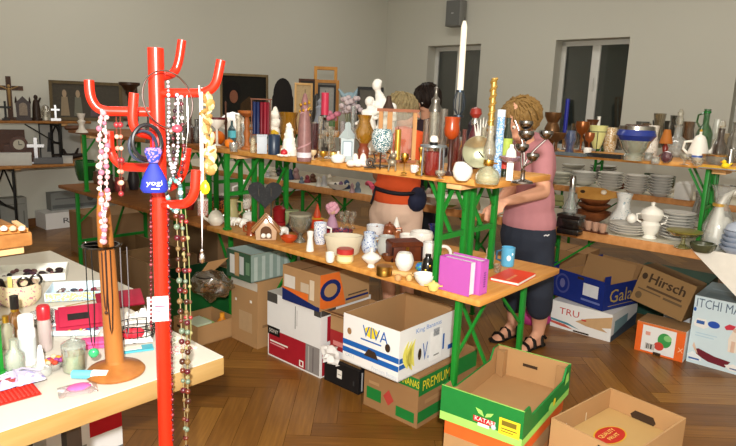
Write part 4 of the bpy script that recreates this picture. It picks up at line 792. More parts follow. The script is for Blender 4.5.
L('white_bowl', 'white bowl with brown figures behind the tin boxes', 'bowl', 225, 207, Z, cup(9,12), SPOT('#d9d2c6','#8a6a50',120,.3,.64))
L('brown_cup', 'terracotta brown mug left of the house shaped ornament', 'mug', 251, 236, Z, vessel([(5,0),(4.2,3),(4.4,9),(5,13)],.7), CER('#8a3f1e',.15), [('handle', CER('#8a3f1e',.15), lambda m: m.tube([(-4,0,11),(-7.5,0,9),(-7,0,4),(-4,0,3)],.8,7))])
def heart(m):
    pts = []
    for i in range(28):
        t = 2*PI*i/28; pts.append((17*math.sin(t)**3, 33+ (13*math.cos(t)-5*math.cos(2*t)-2*math.cos(3*t)-math.cos(4*t))*.95))
    X = Matrix.Translation((0,4,2)) @ Matrix.Rotation(-.12,4,'X'); m.prism(pts,-1,1,X=X)
T('heart_plate', 'dark grey heart shaped slate leaning behind the house shaped ornament', 'plate', 265, 229, Z, heart, SPOT('#1d1e20','#303234',80,.6,.6), r=0, parts=[('plate_stand', IRON, lambda m: (m.tube([(-6,0,0),(-6,8,0),(-6,7,40)],.7,6), m.tube([(6,0,0),(6,8,0),(6,7,40)],.7,6), m.tube([(-6,8,.7),(6,8,.7)],.6,6)))])
HB = CER('#c9a27c',.15)
def house(m):
    m.prism([(-10,0),(10,0),(11,10),(0,23),(-11,10)],2,15)
T('house_ornament', 'house shaped ceramic candle holder with a brown gabled roof', 'ornament', 266, 241, Z, house, CER('#c4a486',.15), bev=.8, parts=[('roof', CER('#9a6a3e',.2), lambda m: (m.tube([(-13.5,1.5,9),(0,1.5,25),(13.5,1.5,9)],2,8), m.tube([(-13.5,15,9),(0,15,25),(13.5,15,9)],2,8))),('arch', M('#5a3a22',.6), lambda m: m.prism([(-5.5,2)]+[(5.5*math.cos(PI-PI*i/8),9+5.5*math.sin(PI-PI*i/8)) for i in range(9)]+[(5.5,2)],1.2,2)),('white_figure', WHC, lambda m: (m.ball(-2.6,.8,5,2.4,1.4,2.6,9), m.ball(2.6,.8,5,2.4,1.4,2.6,9)))])
L('red_lantern', 'red glass lantern behind the house shaped ornament', 'lantern', 279, 226, Z, [(8,0),(8,3),(6,4),(6,14),(7,16),(4,19),(0,20)], M('#8a1a20',.25,0,.2), [('lantern_handle', IRON, lambda m: m.tube([(-5,0,16),(-4,0,24),(4,0,24),(5,0,16)],.6,6))])
T('green_tin', 'olive green box right of the red lantern', 'box', 292, 226, Z, lambda m: m.box(0,5,0,13,10,13), M('#7a8458',.5,0,.15), bev=.5, parts=[('lid', M('#8a9468',.5), lambda m: m.box(0,5,13,13.5,10.5,2))])
L('large_glass_jar', 'large grey green glass goblet jar in the middle of the left group', 'jar', 300, 243, Z, [(6,0),(5.5,2),(2.5,5),(2.5,7)]+vessel([(4,8),(10,14),(12,21),(11,29)],.7), GL('#9a9784',.4,.08), [('rim_band', M('#8d8a78',.3), [(11.3,27),(11.6,29),(10.8,29)])])
L('orange_tray', 'flat orange red candle dish left of the grey green glass jar', 'dish', 289, 243, Z, bowl(9,6), CER('#b8431e',.15))
L('dark_ball', 'small black ball vase beside the white china horse', 'vase', 290, 232, Z, vessel([(2.5,0),(4.5,3),(4.5,6),(2,9)],.6), M('#1c1c1e',.3))
L('bud_vase', 'slender white bud vase at the table edge beside the blue white mug', 'vase', 310, 252, Z, vessel([(4,0),(4,2),(3.2,8),(2.6,14),(3.6,20)],.7), WHC)
L('blue_mug', 'tall white mug with blue flowers behind the slender bud vase', 'mug', 320, 245, Z, cup(6.5,22), SPOT('#e4e8ee','#4a6ab0',180,.25,.58), [('handle', WHC, lambda m: m.tube([(6,0,18),(11,0,16),(10.5,0,8),(6,0,5)],1,7))])
L('party_hat_figure', 'orange clown figure with a cone hat above the blue flowered mug', 'figurine', 317, 229, Z, [(7,0),(7.5,4),(6,8),(4,10),(3.4,13),(0,14)], M('#c8401c',.4,0,.2), [('cone_hat', M('#b5482a',.4), [(4.2,12.5),(2.4,18),(.8,24),(0,25)]),('yellow_collar', M('#dca52a',.4), [(4,8.5),(7,9.5),(4,10.5)])])
L('doll', 'doll with pale pink curly hair standing behind the cream planter', 'doll', 332, 231, Z, [(6,0),(6.5,3),(4,11),(2.5,14),(3.2,16),(0,17)], M('#b890a8',.6), [('hair', M('#d9a0b0',.8,0,.15,60), lambda m: [m.ball(4.6*math.cos(i*1.9)*math.sin(.3+i*.16),3.6*math.sin(i*1.9)*math.sin(.3+i*.16),22+4*math.cos(.3+i*.16),3,3,3,8) for i in range(16)]),('head', M('#d8b098',.5), lambda m: m.ball(0,-2.2,19.5,3.4,3.2,3.8,10))])
L('red_cup', 'dark red cup left of the cream planter', 'cup', 329, 238, Z, cup(4.5,8), CER('#8a2028'))
for k, (x, y) in enumerate(((341,229),(347,228),(353,229),(344,234),(351,234))):
    L('wine_glass', ['wine glass at the left back behind the cream planter','wine glass at the middle back behind the cream planter','wine glass at the right back behind the cream planter','wine glass at the left front above the planter rim','wine glass at the right front above the planter rim'][k], 'glass', x, y, Z, goblet(3.2,17,.5), CLEAR2, g='wine glasses behind the cream planter', n=14)
L('patterned_bowl', 'dark blue and red patterned bowl behind the cream planter', 'bowl', 341, 240, Z, bowl(12,9), SPOT('#2a3050','#9a3038',140,.3,.5))
# cream oval planter
L('cream_planter', 'long oval cream planter, widest pale vessel on the middle table', 'planter', 343, 256, Z, vessel([(14,0),(16,2),(18.5,14),(20,18),(20,19.5)],1.2), M('#cfc5ac',.45,0,.05), sx=1, sy=.62, n=28)
L('cream_cup', 'small white cup at the left foot of the cream planter', 'cup', 330, 263, Z, cup(4.6,10), WHC)
L('jam_jar', 'low yellow jar with red lid at the table edge before the planter', 'jar', 345, 264, Z, [(8,0),(8.4,1.5),(8.4,8),(7.5,9)], M('#d8c078',.3), [('lid', M('#b0302c',.35), [(8.8,9),(8.8,13.5),(8,14.2),(0,14.2)]),('label_band', M('#ead9a8',.5), [(8.6,2),(8.6,7)])])
L('blue_jug', 'blue and white stoneware jug right of the cream planter', 'jug', 369, 254, Z, vessel([(6,0),(8,4),(8.2,10),(5.6,16),(6.4,21)],.8), SPOT('#c3cddb','#4a66a6',110,.25,.6), [('handle', CER('#a9b8d0'), lambda m: m.tube([(5.5,0,18),(11,0,16.5),(10.5,0,8),(7,0,5)],1.1,7))])
L('lidded_compote', 'white footed dish with domed lid before the blue and white jug', 'dish', 371, 268, Z, [(4,0),(3,3),(9,8),(10,10)], WHC, [('lid', WHC, [(10,10),(7,13),(3,15),(1.2,16),(1.8,19),(0,20)])])
L('grey_pot', 'grey stoneware pot right of the blue and white jug', 'pot', 386, 256, Z, vessel([(7,0),(9,4),(9.4,10),(8,16),(8.6,19)],.9), CER('#b4b6b0',.12), [('handle', CER('#b4b6b0'), lambda m: m.tube([(-7.5,0,16),(-12,0,14),(-11,0,8),(-8.5,0,6)],1,7))])
spoutpot('copper brown teapot behind the grey stoneware pot', 389, 238, 8, 12, M('#8a4a2a',.3,.3,.15))
L('white_tureen', 'blue white bowl behind the blue stoneware jug', 'bowl', 375, 238, Z, cup(9,12), SPOT('#dfe2e4','#7a90b8',120,.25,.66))
L('napkin_cone', 'small white pointed porcelain figure before the beige shorts', 'figurine', 396, 234, Z, [(5,0),(4,6),(2,12),(.6,16),(0,16.5)], WHC)
L('copper_vase', 'small copper coloured vase right of the grey pot', 'vase', 396, 246, Z, vessel([(3.5,0),(5,5),(3,10),(4,14)],.6), M('#a0623a',.3,.2))
L('brown_bowl', 'brown glazed bowl below the grey stoneware pot', 'bowl', 388, 262, Z, bowl(7,7), CER('#6a3a1e',.15))
CW = WOOD('#4a2212','#6a3218',(20,20,6),.3)
T('wooden_casket', 'dark red brown wooden casket with a domed lid in the middle of the table', 'box', 407, 262, Z, lambda m: (m.box(0,10,0,33,19,15),), CW, bev=.6, rot=PHI-.55, parts=[('lid', CW, lambda m: m.prism([(-16.8,15.3),(16.8,15.3),(16.8,18),(15,20),(-15,20),(-16.8,18)],.3,19.7)),('lock', BRASS, lambda m: m.box(0,.2,11,3.5,.7,4)),('metal_corner', M('#2a1510',.4), lambda m: (m.box(-15.5,.3,0,2,.6,15), m.box(15.5,.3,0,2,.6,15)))])
L('brass_box', 'round gold coloured tin at the table edge left of the white bowl', 'tin', 384, 277, Z, [(8,0),(8,8),(7.6,8.6),(0,8.6)], METAL('#a8823a',.3), [('lid', METAL('#b8924a',.3), [(8.4,5.5),(8.4,9),(7.6,9.8),(0,9.8)])])
L('round_pot', 'round plain white pot in front of the wooden casket', 'pot', 404, 271, Z, vessel([(6,0),(9,5),(9.6,10),(7.6,16),(6.6,17.5)],.9), WHC)
T('rolling_pin', 'pale wooden rolling pin lying before the round white pot', 'rolling pin', 402, 277, Z, lambda m: m.tube([(-10,0,3),(10,2,3)],3,12), LTWOOD, r=0, rot=PHI-1.3, parts=[('handle', LTWOOD, lambda m: m.tube([(-17,-.7,3),(-10,0,3)],[1.4,1.1],8)),('handle', LTWOOD, lambda m: m.tube([(10,2,3),(17,2.7,3)],[1.1,1.4],8))])
L('wooden_egg_cup', 'small pale wooden ball cup before the white bowl', 'cup', 409, 281.5, Z, [(2.5,0),(3.4,2),(3.6,4),(2,6.5),(0,7)], LTWOOD)
L('wooden_egg_cup', 'second pale wooden cup further left by the gold tin', 'cup', 398, 281, Z, [(3,0),(3.6,2),(3.4,4.5),(1.6,6),(0,6.4)], WOOD('#b88a5a','#c89a68',(20,20,4),.4))
L('white_serving_bowl', 'white china bowl near the table edge left of the purple binders', 'bowl', 424, 286, Z, bowl(11,11), WHC, g=GL2)
L('yellow_bowl', 'small yellow lidded bowl with handles next to the purple binders', 'bowl', 433, 291.5, Z, [(4,0),(5.5,3),(6.2,6),(0,6)], CER('#e6d27a'), [('lid', CER('#e6d27a'), [(6.6,6),(4,8),(1.2,8.6),(1.4,10),(0,10.3)]),('handle', CER('#e0c868'), lambda m: m.box(-7.5,0,4.5,3.5,2.5,1)),('handle', CER('#e0c868'), lambda m: m.box(7.5,0,4.5,3.5,2.5,1))])
L('white_tub', 'large round white bowl standing behind the wooden casket', 'bowl', 421, 246, Z, vessel([(7,0),(11,4),(12.5,9),(11,13.5)],1), WHC, g=GL2)
L('white_jar', 'white jar right of the wooden casket', 'jar', 429, 260, Z, vessel([(7,0),(8.5,4),(8.6,12),(7,17)],.9), WHC, g=GL2)
L('stacked_cup', 'white cup behind the casket, left of the large round white bowl', 'cup', 407, 246, Z, cup(8,11), WHC, g=GL2)
L('cobalt_vase', 'cobalt blue vase behind the green leg near the purple binders', 'vase', 434, 244, Z, vessel([(5,0),(6.5,6),(5,13),(6.5,19)],.7), CER('#16205c'))
L('globe', 'small blue and green globe left of the black bottle', 'globe', 420, 275, Z, [(3,0),(3,1),(1,2),(1,3),(0,3)], BRASS, [('sphere', SPOT('#2a6ab8','#4a9a50',110,.35,.55), lambda m: m.ball(0,0,7.5,5))])
L('black_bottle', 'black lacquer figure bottle with gold spots by the green leg', 'bottle', 427, 280, Z, [(6,0),(6.5,3),(6.5,14),(5,19),(3,22),(3,25),(0,25)], M('#14110f',.2), [('gold_motif', GOLD, lambda m: (m.ball(-2,-6.2,9,1.6,.5,2.2,8), m.ball(2.2,-6.1,14,1.3,.5,1.8,8)))])
T('ring_dish', 'white ring shaped napkin holder behind the purple binders', 'ring', 443, 262, Z, lambda m: m.tube([(7*math.cos(i*PI/10),0,9+7*math.sin(i*PI/10)) for i in range(20)],1.7,8,closed=True), WHC, r=0)
# ring binders
PU = M('#b256aa', .4, 0, .04); PUD = M('#c06ab8', .4, 0, .04)
def binder(label, a0, a1, b0, b1, h, spine_near):
    t = MB(1, PU); w, l = a1-a0, b1-b0
    t.box(0,l/2,0,.003,l,h); t.box(w,l/2,0,.003,l,h); t.box(w/2,0 if spine_near else l,0,w+.003,.003,h)
    o = t.build('ring_binder', None, ab(a0,b0,Z+EPS), PHI); tag(o, label, 'binder', 'purple ring binders')
    q = MB(1, M('#e2dfe6',.7)); q.box(w*.5,l*.5+(.004 if spine_near else -.004),.005,w*.86,l-.012,h-.011); q.build('paper_pages', o)
    q = MB(1, M('#c45cba',.4)); y = -.0022 if spine_near else l+.0022
    q.box(w/2,y,.006,w*.9,.001,h-.012)
    if spine_near:
        for k in range(7): q.box(w/2,y-.0008,.03+.009*k,w*.3,.0006,.005, M('#7a3a86',.5))
    q.build('spine_label', o)
binder('purple ring binder in front, white page edges towards the camera', .008, .046, .055, .195, .135, False)
binder('purple ring binder behind, spine with printed letters towards the camera', .054, .102, .035, .195, .135, True)
b = MB(1, M('#e0401f',.45)); b.box(0,0,0,.2,.125,.002); b.box(0,0,.012,.2,.125,.002); b.box(0,.0615,.002,.2,.002,.01); b.box(-.04,-.01,.0142,.1,.012,.0003, M('#e88a5a',.5))
o = b.build('orange_book', None, ab(.375,.065,Z+EPS), PHI+.1); tag(o, 'orange red book lying flat beside the purple binders', 'book')
q = MB(1, M('#ece8de',.7)); q.box(0,-.001,.0025,.192,.121,.009); q.build('paper_pages', o)
L('blue_mug', 'light blue mug with white print near the end of the middle table', 'mug', 507, 267, Z, vessel([(6.2,0),(6.6,2),(6.8,19)],.7), M('#5aa9d0',.3,0,.05), [('handle', M('#2c5f80',.3), lambda m: m.tube([(-6.5,1,15),(-11,0,14),(-11,0,6),(-6.5,1,4)],1,7)),('print', M('#d8ecf4',.4), lambda m: (m.ball(1,-6.6,9,2.2,.5,3,8), m.ball(4,-5.2,13,1.2,.5,1.5,8)))], n=24)
T('white_figurine', 'white and tan figurine behind the purple binders near the green legs', 'figurine', 489, 263, Z, lambda m: (m.lat([(5,0),(5,3),(3,6),(4,12),(2,16),(2.5,18),(0,21)]), m.ball(2,-2,10,3,3,4,8)), SPOT('#e4ddd0','#c07a4a',150,.35,.56), r=4)
L('glass_tumbler', 'small clear tumbler left of the orange red book', 'glass', 497, 273, Z, vessel([(3.4,0),(4.2,8)],.5), CLEAR2)
# ------------------------------------------------------------ right: upper shelf of the second row
GR = 'glass and silver on the right upper shelf'; GP_ = 'china on the second row table'
def R(name, label, cat, px, py, prof, m, parts=(), **k): return L(name, label, cat, px, py, U, prof, m, parts, **k)
SIL = METAL('#a8a6a2', .22); BRZ = M('#6a4a2c', .35, .6, .2); DKG = GL('#38423a', .5)
R('bronze_urn','tall bronze urn with a wide rim beside the pink shirted woman','urn',550,151,vessel([(5,0),(2,4),(3,8),(7,14),(7.5,22),(5,28),(8,34),(8.4,38)],.8),BRZ)
R('blue_taper','cobalt blue taper candle standing before the shuttered window','candle',563,150,[(4,0),(1.5,2),(1.5,10),(3,13),(0,13)],SIL,[('candle_stick',M('#1b2384',.4),[(2,13),(2,50),(0,50)])])
R('brass_bowl_stand','bronze footed bowl in front of the tall bronze urn','bowl',555,153,[(6,0),(1.6,3),(1.6,10)]+vessel([(2,11),(8,15),(9.5,20)],.6),BRZ)
R('blue_glass_vase','blue grey glass vase right of the bronze footed bowl','vase',569,153,vessel([(4.5,0),(4,6),(6,14),(4.6,22)],.6),GL('#5c6c96',.45),g=GR)
R('copper_goblet','copper goblet with dark cup before the shuttered window','goblet',580,152,goblet(7,30,.45),M('#8a5026',.3,.6,.2))
R('copper_goblet','small copper goblet left of the pale yellow planter','goblet',588,153,goblet(5,20,.5),M('#a0603a',.3,.6,.2))
R('brown_jug','brown jug standing high behind the copper goblets','jug',590,148,vessel([(5,0),(7,6),(6,16),(4,22),(6,28)],.7),M('#5a3218',.3),[('handle',M('#5a3218',.3),lambda m: m.tube([(-5,0,24),(-9,0,22),(-8,0,12),(-6,0,8)],1,7))])
R('yellow_planter','pale yellow tapered planter with thin dark line, mid right shelf','planter',596,152,[(3,3),(5,8),(7.5,18),(8.6,25),(9,26),(7.6,26),(6,18),(0,12)],M('#d6d894',.35,0,.05),[('iron_stand',IRON,lambda m: (m.tube([(8.3*math.cos(i*PI/8),8.3*math.sin(i*PI/8),20) for i in range(16)],.35,6,closed=True), [m.tube([(8.3*math.cos(a),8.3*math.sin(a),20),(4,0,2) if False else (5*math.cos(a),5*math.sin(a),0)],.4,6) for a in (.5,2.6,4.7)]))])
R('white_bottle','white porcelain bottle behind the pale yellow planter','bottle',596,147,bottle(4,30,.4,.5),WHC)
R('floral_vase','ochre and white painted vase right of the pale yellow planter','vase',609,152,vessel([(5,0),(6,6),(6.4,14),(5.6,24)],.7),SPOT('#b08a4a','#d8cdb8',120,.3,.5))
R('white_cup','small white cup left of the pale yellow planter','cup',587,155,cup(4,7),WHC)
T('black_tray','long black serving tray under the pale yellow planter','tray',602,158,U,lambda m: (m.box(0,8,0,36,14,1), m.box(0,1,1,36,1,2.5), m.box(0,15,1,36,1,2.5), m.box(-17.5,8,1,1,13,2.5), m.box(17.5,8,1,1,13,2.5)),M('#161a1c',.3),r=0,rot=PHI-PI/2)
T('glass_tray','grey glass tray before the bronze urn','tray',568,156,U,lambda m: (m.box(0,6,0,30,11,1), m.box(0,.5,1,30,1,2), m.box(0,11.5,1,30,1,2), m.box(-14.5,6,1,1,10,2), m.box(14.5,6,1,1,10,2)),M('#5a6466',.2),r=0,rot=PHI-PI/2)
R('punch_bowl','large cut glass bowl with cobalt blue rim, biggest on the right shelf','bowl',633,161,vessel([(10,0),(10,5),(8,7),(12,12),(15,19),(16.5,24)],.8),GL('#c8ccb8',.35),[('blue_rim',M('#24347e',.2,0,.15),vessel([(15.5,20),(19,25),(17.5,30),(16.5,31)],.8)),('silver_rim',SIL,[(17,30),(16.8,34),(15,34.5),(14.5,33)]),('chocolates',M('#4a3020',.5,0,.3,90),lambda m: [m.ball(11*math.cos(i*2.4)*math.sqrt(i/12),11*math.sin(i*2.4)*math.sqrt(i/12),33,3.5,3.5,3,8) for i in range(12)])],n=28)
R('china_vase','white china vase with brown sprigs behind the blue rimmed bowl','vase',649,157,vessel([(6,0),(7,4),(7,14),(5.5,22),(6.5,31)],.7),SPOT('#d6d2c8','#6a5a48',120,.3,.62))
R('table_lamp','small lamp with an orange brown cone shade and red foot','lamp',664,158,[(5,0),(5,2),(2,5),(3,10),(1,14),(0,14)],M('#7a2418',.3),[('lamp_shade',M('#a8662a',.6),[(6,14),(6.2,15),(3,28),(2.6,28),(0,27.5)])])
R('crystal_decanter','round crystal decanter with tall stopper in the middle of the right shelf','decanter',675,157,[(6,0),(10,4),(11,10),(9,16),(4,20),(3.4,28),(5,31),(0,31)],GL('#d8dcd8',.3),[('stopper',CLEAR2,[(2.4,31),(4,36),(2.5,40),(3,44),(1,47),(0,47)])],g=GR)
R('glass_ball','purple and clear glass ball at the shelf edge before the crystal decanter','paperweight',666,163,[(2.5,0),(5,2.5),(5.8,6),(4.5,10),(2,11.5),(0,11.6)],GL('#7a4a58',.45))
R('glass_bowl','clear glass sundae dish at the shelf edge under the white coffee pot','dish',684,165,goblet(6,11,.6),CLEAR2,g=GR)
R('glass_bowl','low clear glass bowl right of the first sundae dish','dish',697,166,bowl(7,8),CLEAR2,g=GR)
def wbottle(m): m.lat(bottle(8,50,.36,.5))
R('green_bottle','dark green wine bottle with a loop handle, tallest on the right shelf','bottle',701,158,bottle(7.6,48,.38,.5),GL('#1a6a2c',.55),[('handle',GL('#1a6a2c',.55),lambda m: m.tube([(-3,0,44),(-7.5,0,42),(-8,0,35),(-5,0,30)],1,7)),('lip',M('#1a6a2c',.2),[(3.4,44),(3.6,46),(2.8,46)])])
R('coffee_pot','white coffee pot with blue base band in front of the green bottle','coffee pot',697,161,[(9,0),(10.5,2),(10.5,6),(8,14),(6,21),(0,21)],WHC,[('blue_band',M('#3a5aa8',.25),[(10.7,3),(10.75,5.4)]),('lid',WHC,[(6,21),(4.5,24),(1.2,26),(1.4,29),(0,29.5)]),('handle',WHC,lambda m: m.tube([(-6,0,19),(-13,0,18),(-14,0,11),(-9,0,6)],1.3,8)),('spout',WHC,lambda m: m.tube([(8,0,6),(12,0,12),(14,0,20)],[2.2,1.6,1.1],8)),('gold_knob',GOLD,lambda m: m.ball(0,0,29.5,1.6))],n=24)
R('white_carafe','white ceramic carafe right of the green bottle','carafe',713,156,vessel([(4,0),(5,6),(4,22),(3.4,36)],.6),CER('#b8bab0'))
R('dark_decanter','dark smoked decanter right of the white coffee pot','decanter',717,163,bottle(6,34,.5,.5),GL('#4a3a30',.55),[('stopper',CLEAR2,[(2,34),(3.4,37),(2,41),(0,42)])],g=GR)
R('glass_pitcher','pale amber glass pitcher near the right picture edge','pitcher',724,161,vessel([(6,0),(8,5),(7,16),(8.5,27)],.6),GL('#b8a888',.4),[('handle',CLEAR2,lambda m: m.tube([(-7,0,23),(-12,0,20),(-11,0,9),(-7.5,0,6)],1,7))],g=GR)
R('glass_bottle','clear glass bottle at the right picture edge, tallest there','bottle',731,163,bottle(6,40,.5,.6),GL('#8a8478',.4),g=GR)
R('silver_shaker','small silver shaker beside the grey glass trays at right','shaker',729,166,[(3,0),(3.2,8),(2.4,12),(2,16),(0,17)],SIL)
T('mirror_tray','flat grey mirrored tray at the right shelf edge','tray',722,170,U,lambda m: m.box(0,10,0,44,18,1.2),M('#9aa0a6',.1,.7),r=0,rot=PHI-PI/2,parts=[('tray_rim',GOLD,lambda m: (m.box(0,1,1.2,44,.8,1),m.box(0,19,1.2,44,.8,1)))])
R('butter_dish','rectangular looking glass dish with brass rim on the right shelf','dish',716,165,vessel([(12,0),(13,3),(13.5,9)],.7),GL('#a8a496',.35),[('brass_rim',BRASS,[(13.8,8.4),(14,9.6),(13,9.8)])])
def duck(m): m.ball(0,0,3,3.6,2.6,2.6,9); m.ball(-1.5,-.5,6.4,2,1.9,2,9); m.cap((3,0,4),1.2,(5,0,5.5),.6,8)
p, s = spot(728,168,U,2); p = at(725,168.8,U+.012); b = MB(s, M('#e6c41e',.4)); duck(b); o = b.build('toy_duck', None, p, face(p), rem=.002, smooth=2); tag(o,'tiny yellow toy duck on the mirrored tray at the right shelf edge','toy')
parts_of(o, [('beak', M('#e08020',.4), lambda m: m.ball(-3.8,-.5,6.2,1,.9,.6,7))], s)
for k,(x,y,h,r,c,lb) in enumerate(((643,150,26,5,'#8a6a48','dark smoked glass behind the blue rimmed bowl'),(656,148,34,6,'#9a8a68','grey glass jar behind the small lamp'),(685,152,30,6,'#8a6238','brown smoked jar behind the crystal decanter'),(672,146,30,5,'#5a5448','black glass vase at the back of the right shelf'),(648,161,8,5,'#d0d2cc','low clear glass dish right of the blue rimmed bowl'),(574,148,24,5,'#6a5a40','amber glass vase at the back left of the right shelf'),(618,150,16,5,'#4a4a46','dark glass beaker behind the ochre painted vase'),(655,164,7,4.5,'#d8dad4','tiny clear salt dish at the right shelf edge'))):
    L('smoked_glass', lb, 'glass', x, y, U, vessel([(r*.8,0),(r,h*.4),(r*.8,h*.7),(r,h)],.6), GL(c,.25), g=GR, n=14)
# ------------------------------------------------------------ second row, lower table
def Q(name, label, cat, px, py, prof, m, parts=(), **k): return L(name, label, cat, px, py, Z, prof, m, parts, **k)
b = MB(1, M('#dcd8cf',.7)); n_ = 10
vs = [(0,0,0)]; P0, P1, P2 = ab(1.69,-.30,Z+.006), ab(1.69,-.98,Z+.006), ab(1.686,-.62,.5)
b.add([P0,P1,P2-W*.006,P0-W*.004,P1-W*.004], [(0,1,2),(0,2,3),(2,1,4),(3,2,4)]); o = b.build('hanging_cloth'); tag(o,'corner of white cloth hanging down over the right table edge','tablecloth')
Z2 = Z
def Q2(name, label, cat, px, py, prof, m, parts=(), **k): return L(name, label, cat, px, py, Z2, prof, m, parts, **k)
def lac(m): m.box(0,8,0,22,14,6); m.box(0,8,6.5,23,15,10)
T('lacquer_box','black lacquer box beside the pink shirted woman','box',566,235,Z2,lac,M('#120e0e',.15),bev=.8,rot=PHI-PI/2,parts=[('lid',M('#1a1414',.12),lambda m: m.box(0,8,17,23.5,15.5,3))])
T('yellow_towel','folded yellow green cloth behind the black lacquer box','cloth',551,206,Z2,lambda m: (m.box(0,8,0,24,14,5), m.box(0,8,5.2,23,13,5)),M('#8a8a5a',.9,0,.2),bev=1.5)
Q2('glass_carafe','tall clear carafe with steel pouring top near the lacquer box','carafe',569,222,[(6,0),(7,3),(7,14),(3.4,24),(2.6,40),(3.2,42),(0,42)],GL('#c6ccca',.3),[('steel_top',SIL,[(2.8,32),(3.2,42),(2,46),(0,46)])])
def wbowl(r,h): return bowl(r,h,1.2)
BW = WOOD('#5a2c14','#7a4422',(14,14,20),.35)
Q2('wooden_bowl','large dark brown wooden bowl under the cutting board','bowl',592,222,wbowl(17,10),BW,n=28)
p0_ = at(592,222,Z2)
for k,(r,z,lb) in enumerate(((16,10,'second brown wooden bowl on the large one'),(15,16,'upper brown wooden bowl right under the cutting board'))):
    p, s = spot(592,222,Z2,19*.45); b = MB(s,BW); b.lat(wbowl(r,7),n=28); o = b.build('wooden_bowl',None,p+Vector((0,0,z*s)),0); tag(o,lb,'bowl')
p, s = spot(592,222,Z2,11); b = MB(s, WOOD('#b5803c','#c8964e',(14,14,14),.5)); 
def board(m):
    pts = [(-16,-8),(-10,-10),(8,-9),(16,-4),(24,-2),(25,2),(16,4),(8,9),(-10,10),(-16,8),(-17,0)]
    m.add([(x,y,0) for x,y in pts]+[(x,y,2) for x,y in pts],[tuple(reversed(range(11))),tuple(range(11,22))]+[(i,(i+1)%11,11+(i+1)%11,11+i) for i in range(11)])
    m.ball(8,0,4,3,3,2.4,9,M('#d8cdb8',.5))
board(b); o = b.build('cutting_board',None,p+Vector((0,0,26*s)),face(p)); o.rotation_euler[0] = .55; tag(o,'pale wooden cutting board lying on the brown wooden bowls','cutting board')
q = MB(s, DKH); q.lat([(2.4,0),(2.4,.4),(0,.4)],-12,1,2.05,12); q.build('painted_hole',o)  # flat dark disc, a hole's shade painted as colour on the board
for k,x in enumerate((581,588,595,602)):
    y = 231+(x-581)*.2
    lb = ['leftmost of the four small brown cups, beside the steel topped carafe','second small brown cup from the left','third small brown cup from the left','rightmost of the four small brown cups, next to the white vase'][k]
    o = Q2('espresso_cup', lb, 'cup', x, y-.7, [(5.5,0),(6,1.2),(0,1)], M('#5a2e1e',.3), [('cup_body',M('#b08a74',.3,0,.15),lambda m: m.lat(vessel([(2.6,1.2),(3.6,4),(4,9.5)],.5)))], g='small brown cups on the second row table', n=14)
plate_me = None
def stack(name, cx, cy, z, n, r, h, step, desc, mat, group, first=None, cat='plate', pf=plate, sp=None):
    p, s = spot(cx, cy, z, r*.55); b = MB(s, mat); b.lat(pf(r,h),n=26); o = b.build(name,None,p,face(p)); tag(o, '%s, lowest of %s' % (desc[0], desc[1]), cat, group)
    for i in range(1, n):
        lb = '%s, %s of %s' % (desc[0], ORD[i].replace(' from the bottom','') + ' up' if i < n-1 else 'topmost', desc[1])
        dup(o, p+Vector((0,0,step*i*s)), face(p)+random.uniform(-.3,.3), lb)
    return p, s
PL = CER('#cfcbc2'); PL2 = CER('#c2c0ba')
stack('china_plate',627,236,Z2,4,19,4.2,2.4,('white plate','the plates under the flowered vase'),PL,GP_)
p, s = spot(627,236,Z2,10)
Q2('flower_vase','white vase with a waisted neck and flower print, on the second row table','vase',621,227,vessel([(8,0),(12,5),(11,10),(6.5,18),(6,26),(8,33)],.9),SPOT('#d8d8d4','#8aa0a8',90,.3,.64),n=24)
b = MB(s, WHC); b.ball(0,0,5.2,5.2,5.2,5.2,14); o = b.build('egg_ornament',None,p+Vector((.012,-.01,.002+4*2.4*s+1.5*s)),0); tag(o,'small white egg ornament lying on the plates before the flowered vase','ornament')
Q2('sugar_bowl','white lidded tureen on a foot left of the tall plate stack','tureen',649,239,[(7,0),(5,3),(8,8),(9,14),(7,17),(9.5,20),(11,25),(0,25)],WHC,[('lid',WHC,[(11,25),(9,29),(3,32),(1.4,33),(2,36),(0,37)]),('handle',WHC,lambda m: m.tube([(-10,0,24),(-14,0,23),(-13,0,17),(-9,0,15)],1,7)),('handle',WHC,lambda m: m.tube([(10,0,24),(14,0,23),(13,0,17),(9,0,15)],1,7))],n=24)
stack('china_plate',675,241,Z2,9,16,4,3.0,('white china plate','the tall stack behind the glass cake stand'),PL2,GP_)
Q2('cake_stand','gold rimmed yellowish glass cake stand before the tall plate stack','cake stand',682,249,[(8,0),(7.5,1),(2.2,4),(1.6,9),(3,11)]+vessel([(4,11),(13,13),(16.5,17)],.7),GL('#a8a468',.4),[('gold_rim',M('#a0964a',.3,.5),[(16.6,16.4),(17,17.6),(16.2,17.8)])],n=28)
Q2('ashtray','black and green glass ashtray beside the cloth, under the wrapped bird vase','ashtray',702,253,vessel([(8,0),(11,3),(12.5,8),(11.5,9)],1.6),M('#4a4c36',.25,0,.3),[('green_glass',M('#14401e',.15),[(9,2.6),(9.4,3),(0,3)])])
def swan(m):
    m.lat([(7,0),(9,4),(10,12),(8,24),(5,36),(3,46)],n=16); m.cap((0,0,44),3.4,(5,0,54),2.8); m.cap((5,0,54),2.8,(12,0,59),2.4); m.cap((12,0,59),2.4,(19,0,60),.8); m.ball(4,0,20,12,6,14,12)
p, s = spot(713,250,Z2,9); b = MB(s, M('#dcd8cc',.35)); swan(b); o = b.build('bird_vase',None,p,face(p)+.2,rem=.003,smooth=4); tag(o,'tall white bird shaped vase wrapped in clear foil at the right','vase')
parts_of(o,[('foil_wrap',GL('#eef2f4',.12,.06),lambda m: m.lat([(12,0),(14,8),(15,22),(10,36),(6,44),(9,58),(12,64)],2,0,0,11)),('foil_tie',M('#c8a04a',.3,.5),[(6.4,43),(6.6,46),(6,46)])],s)
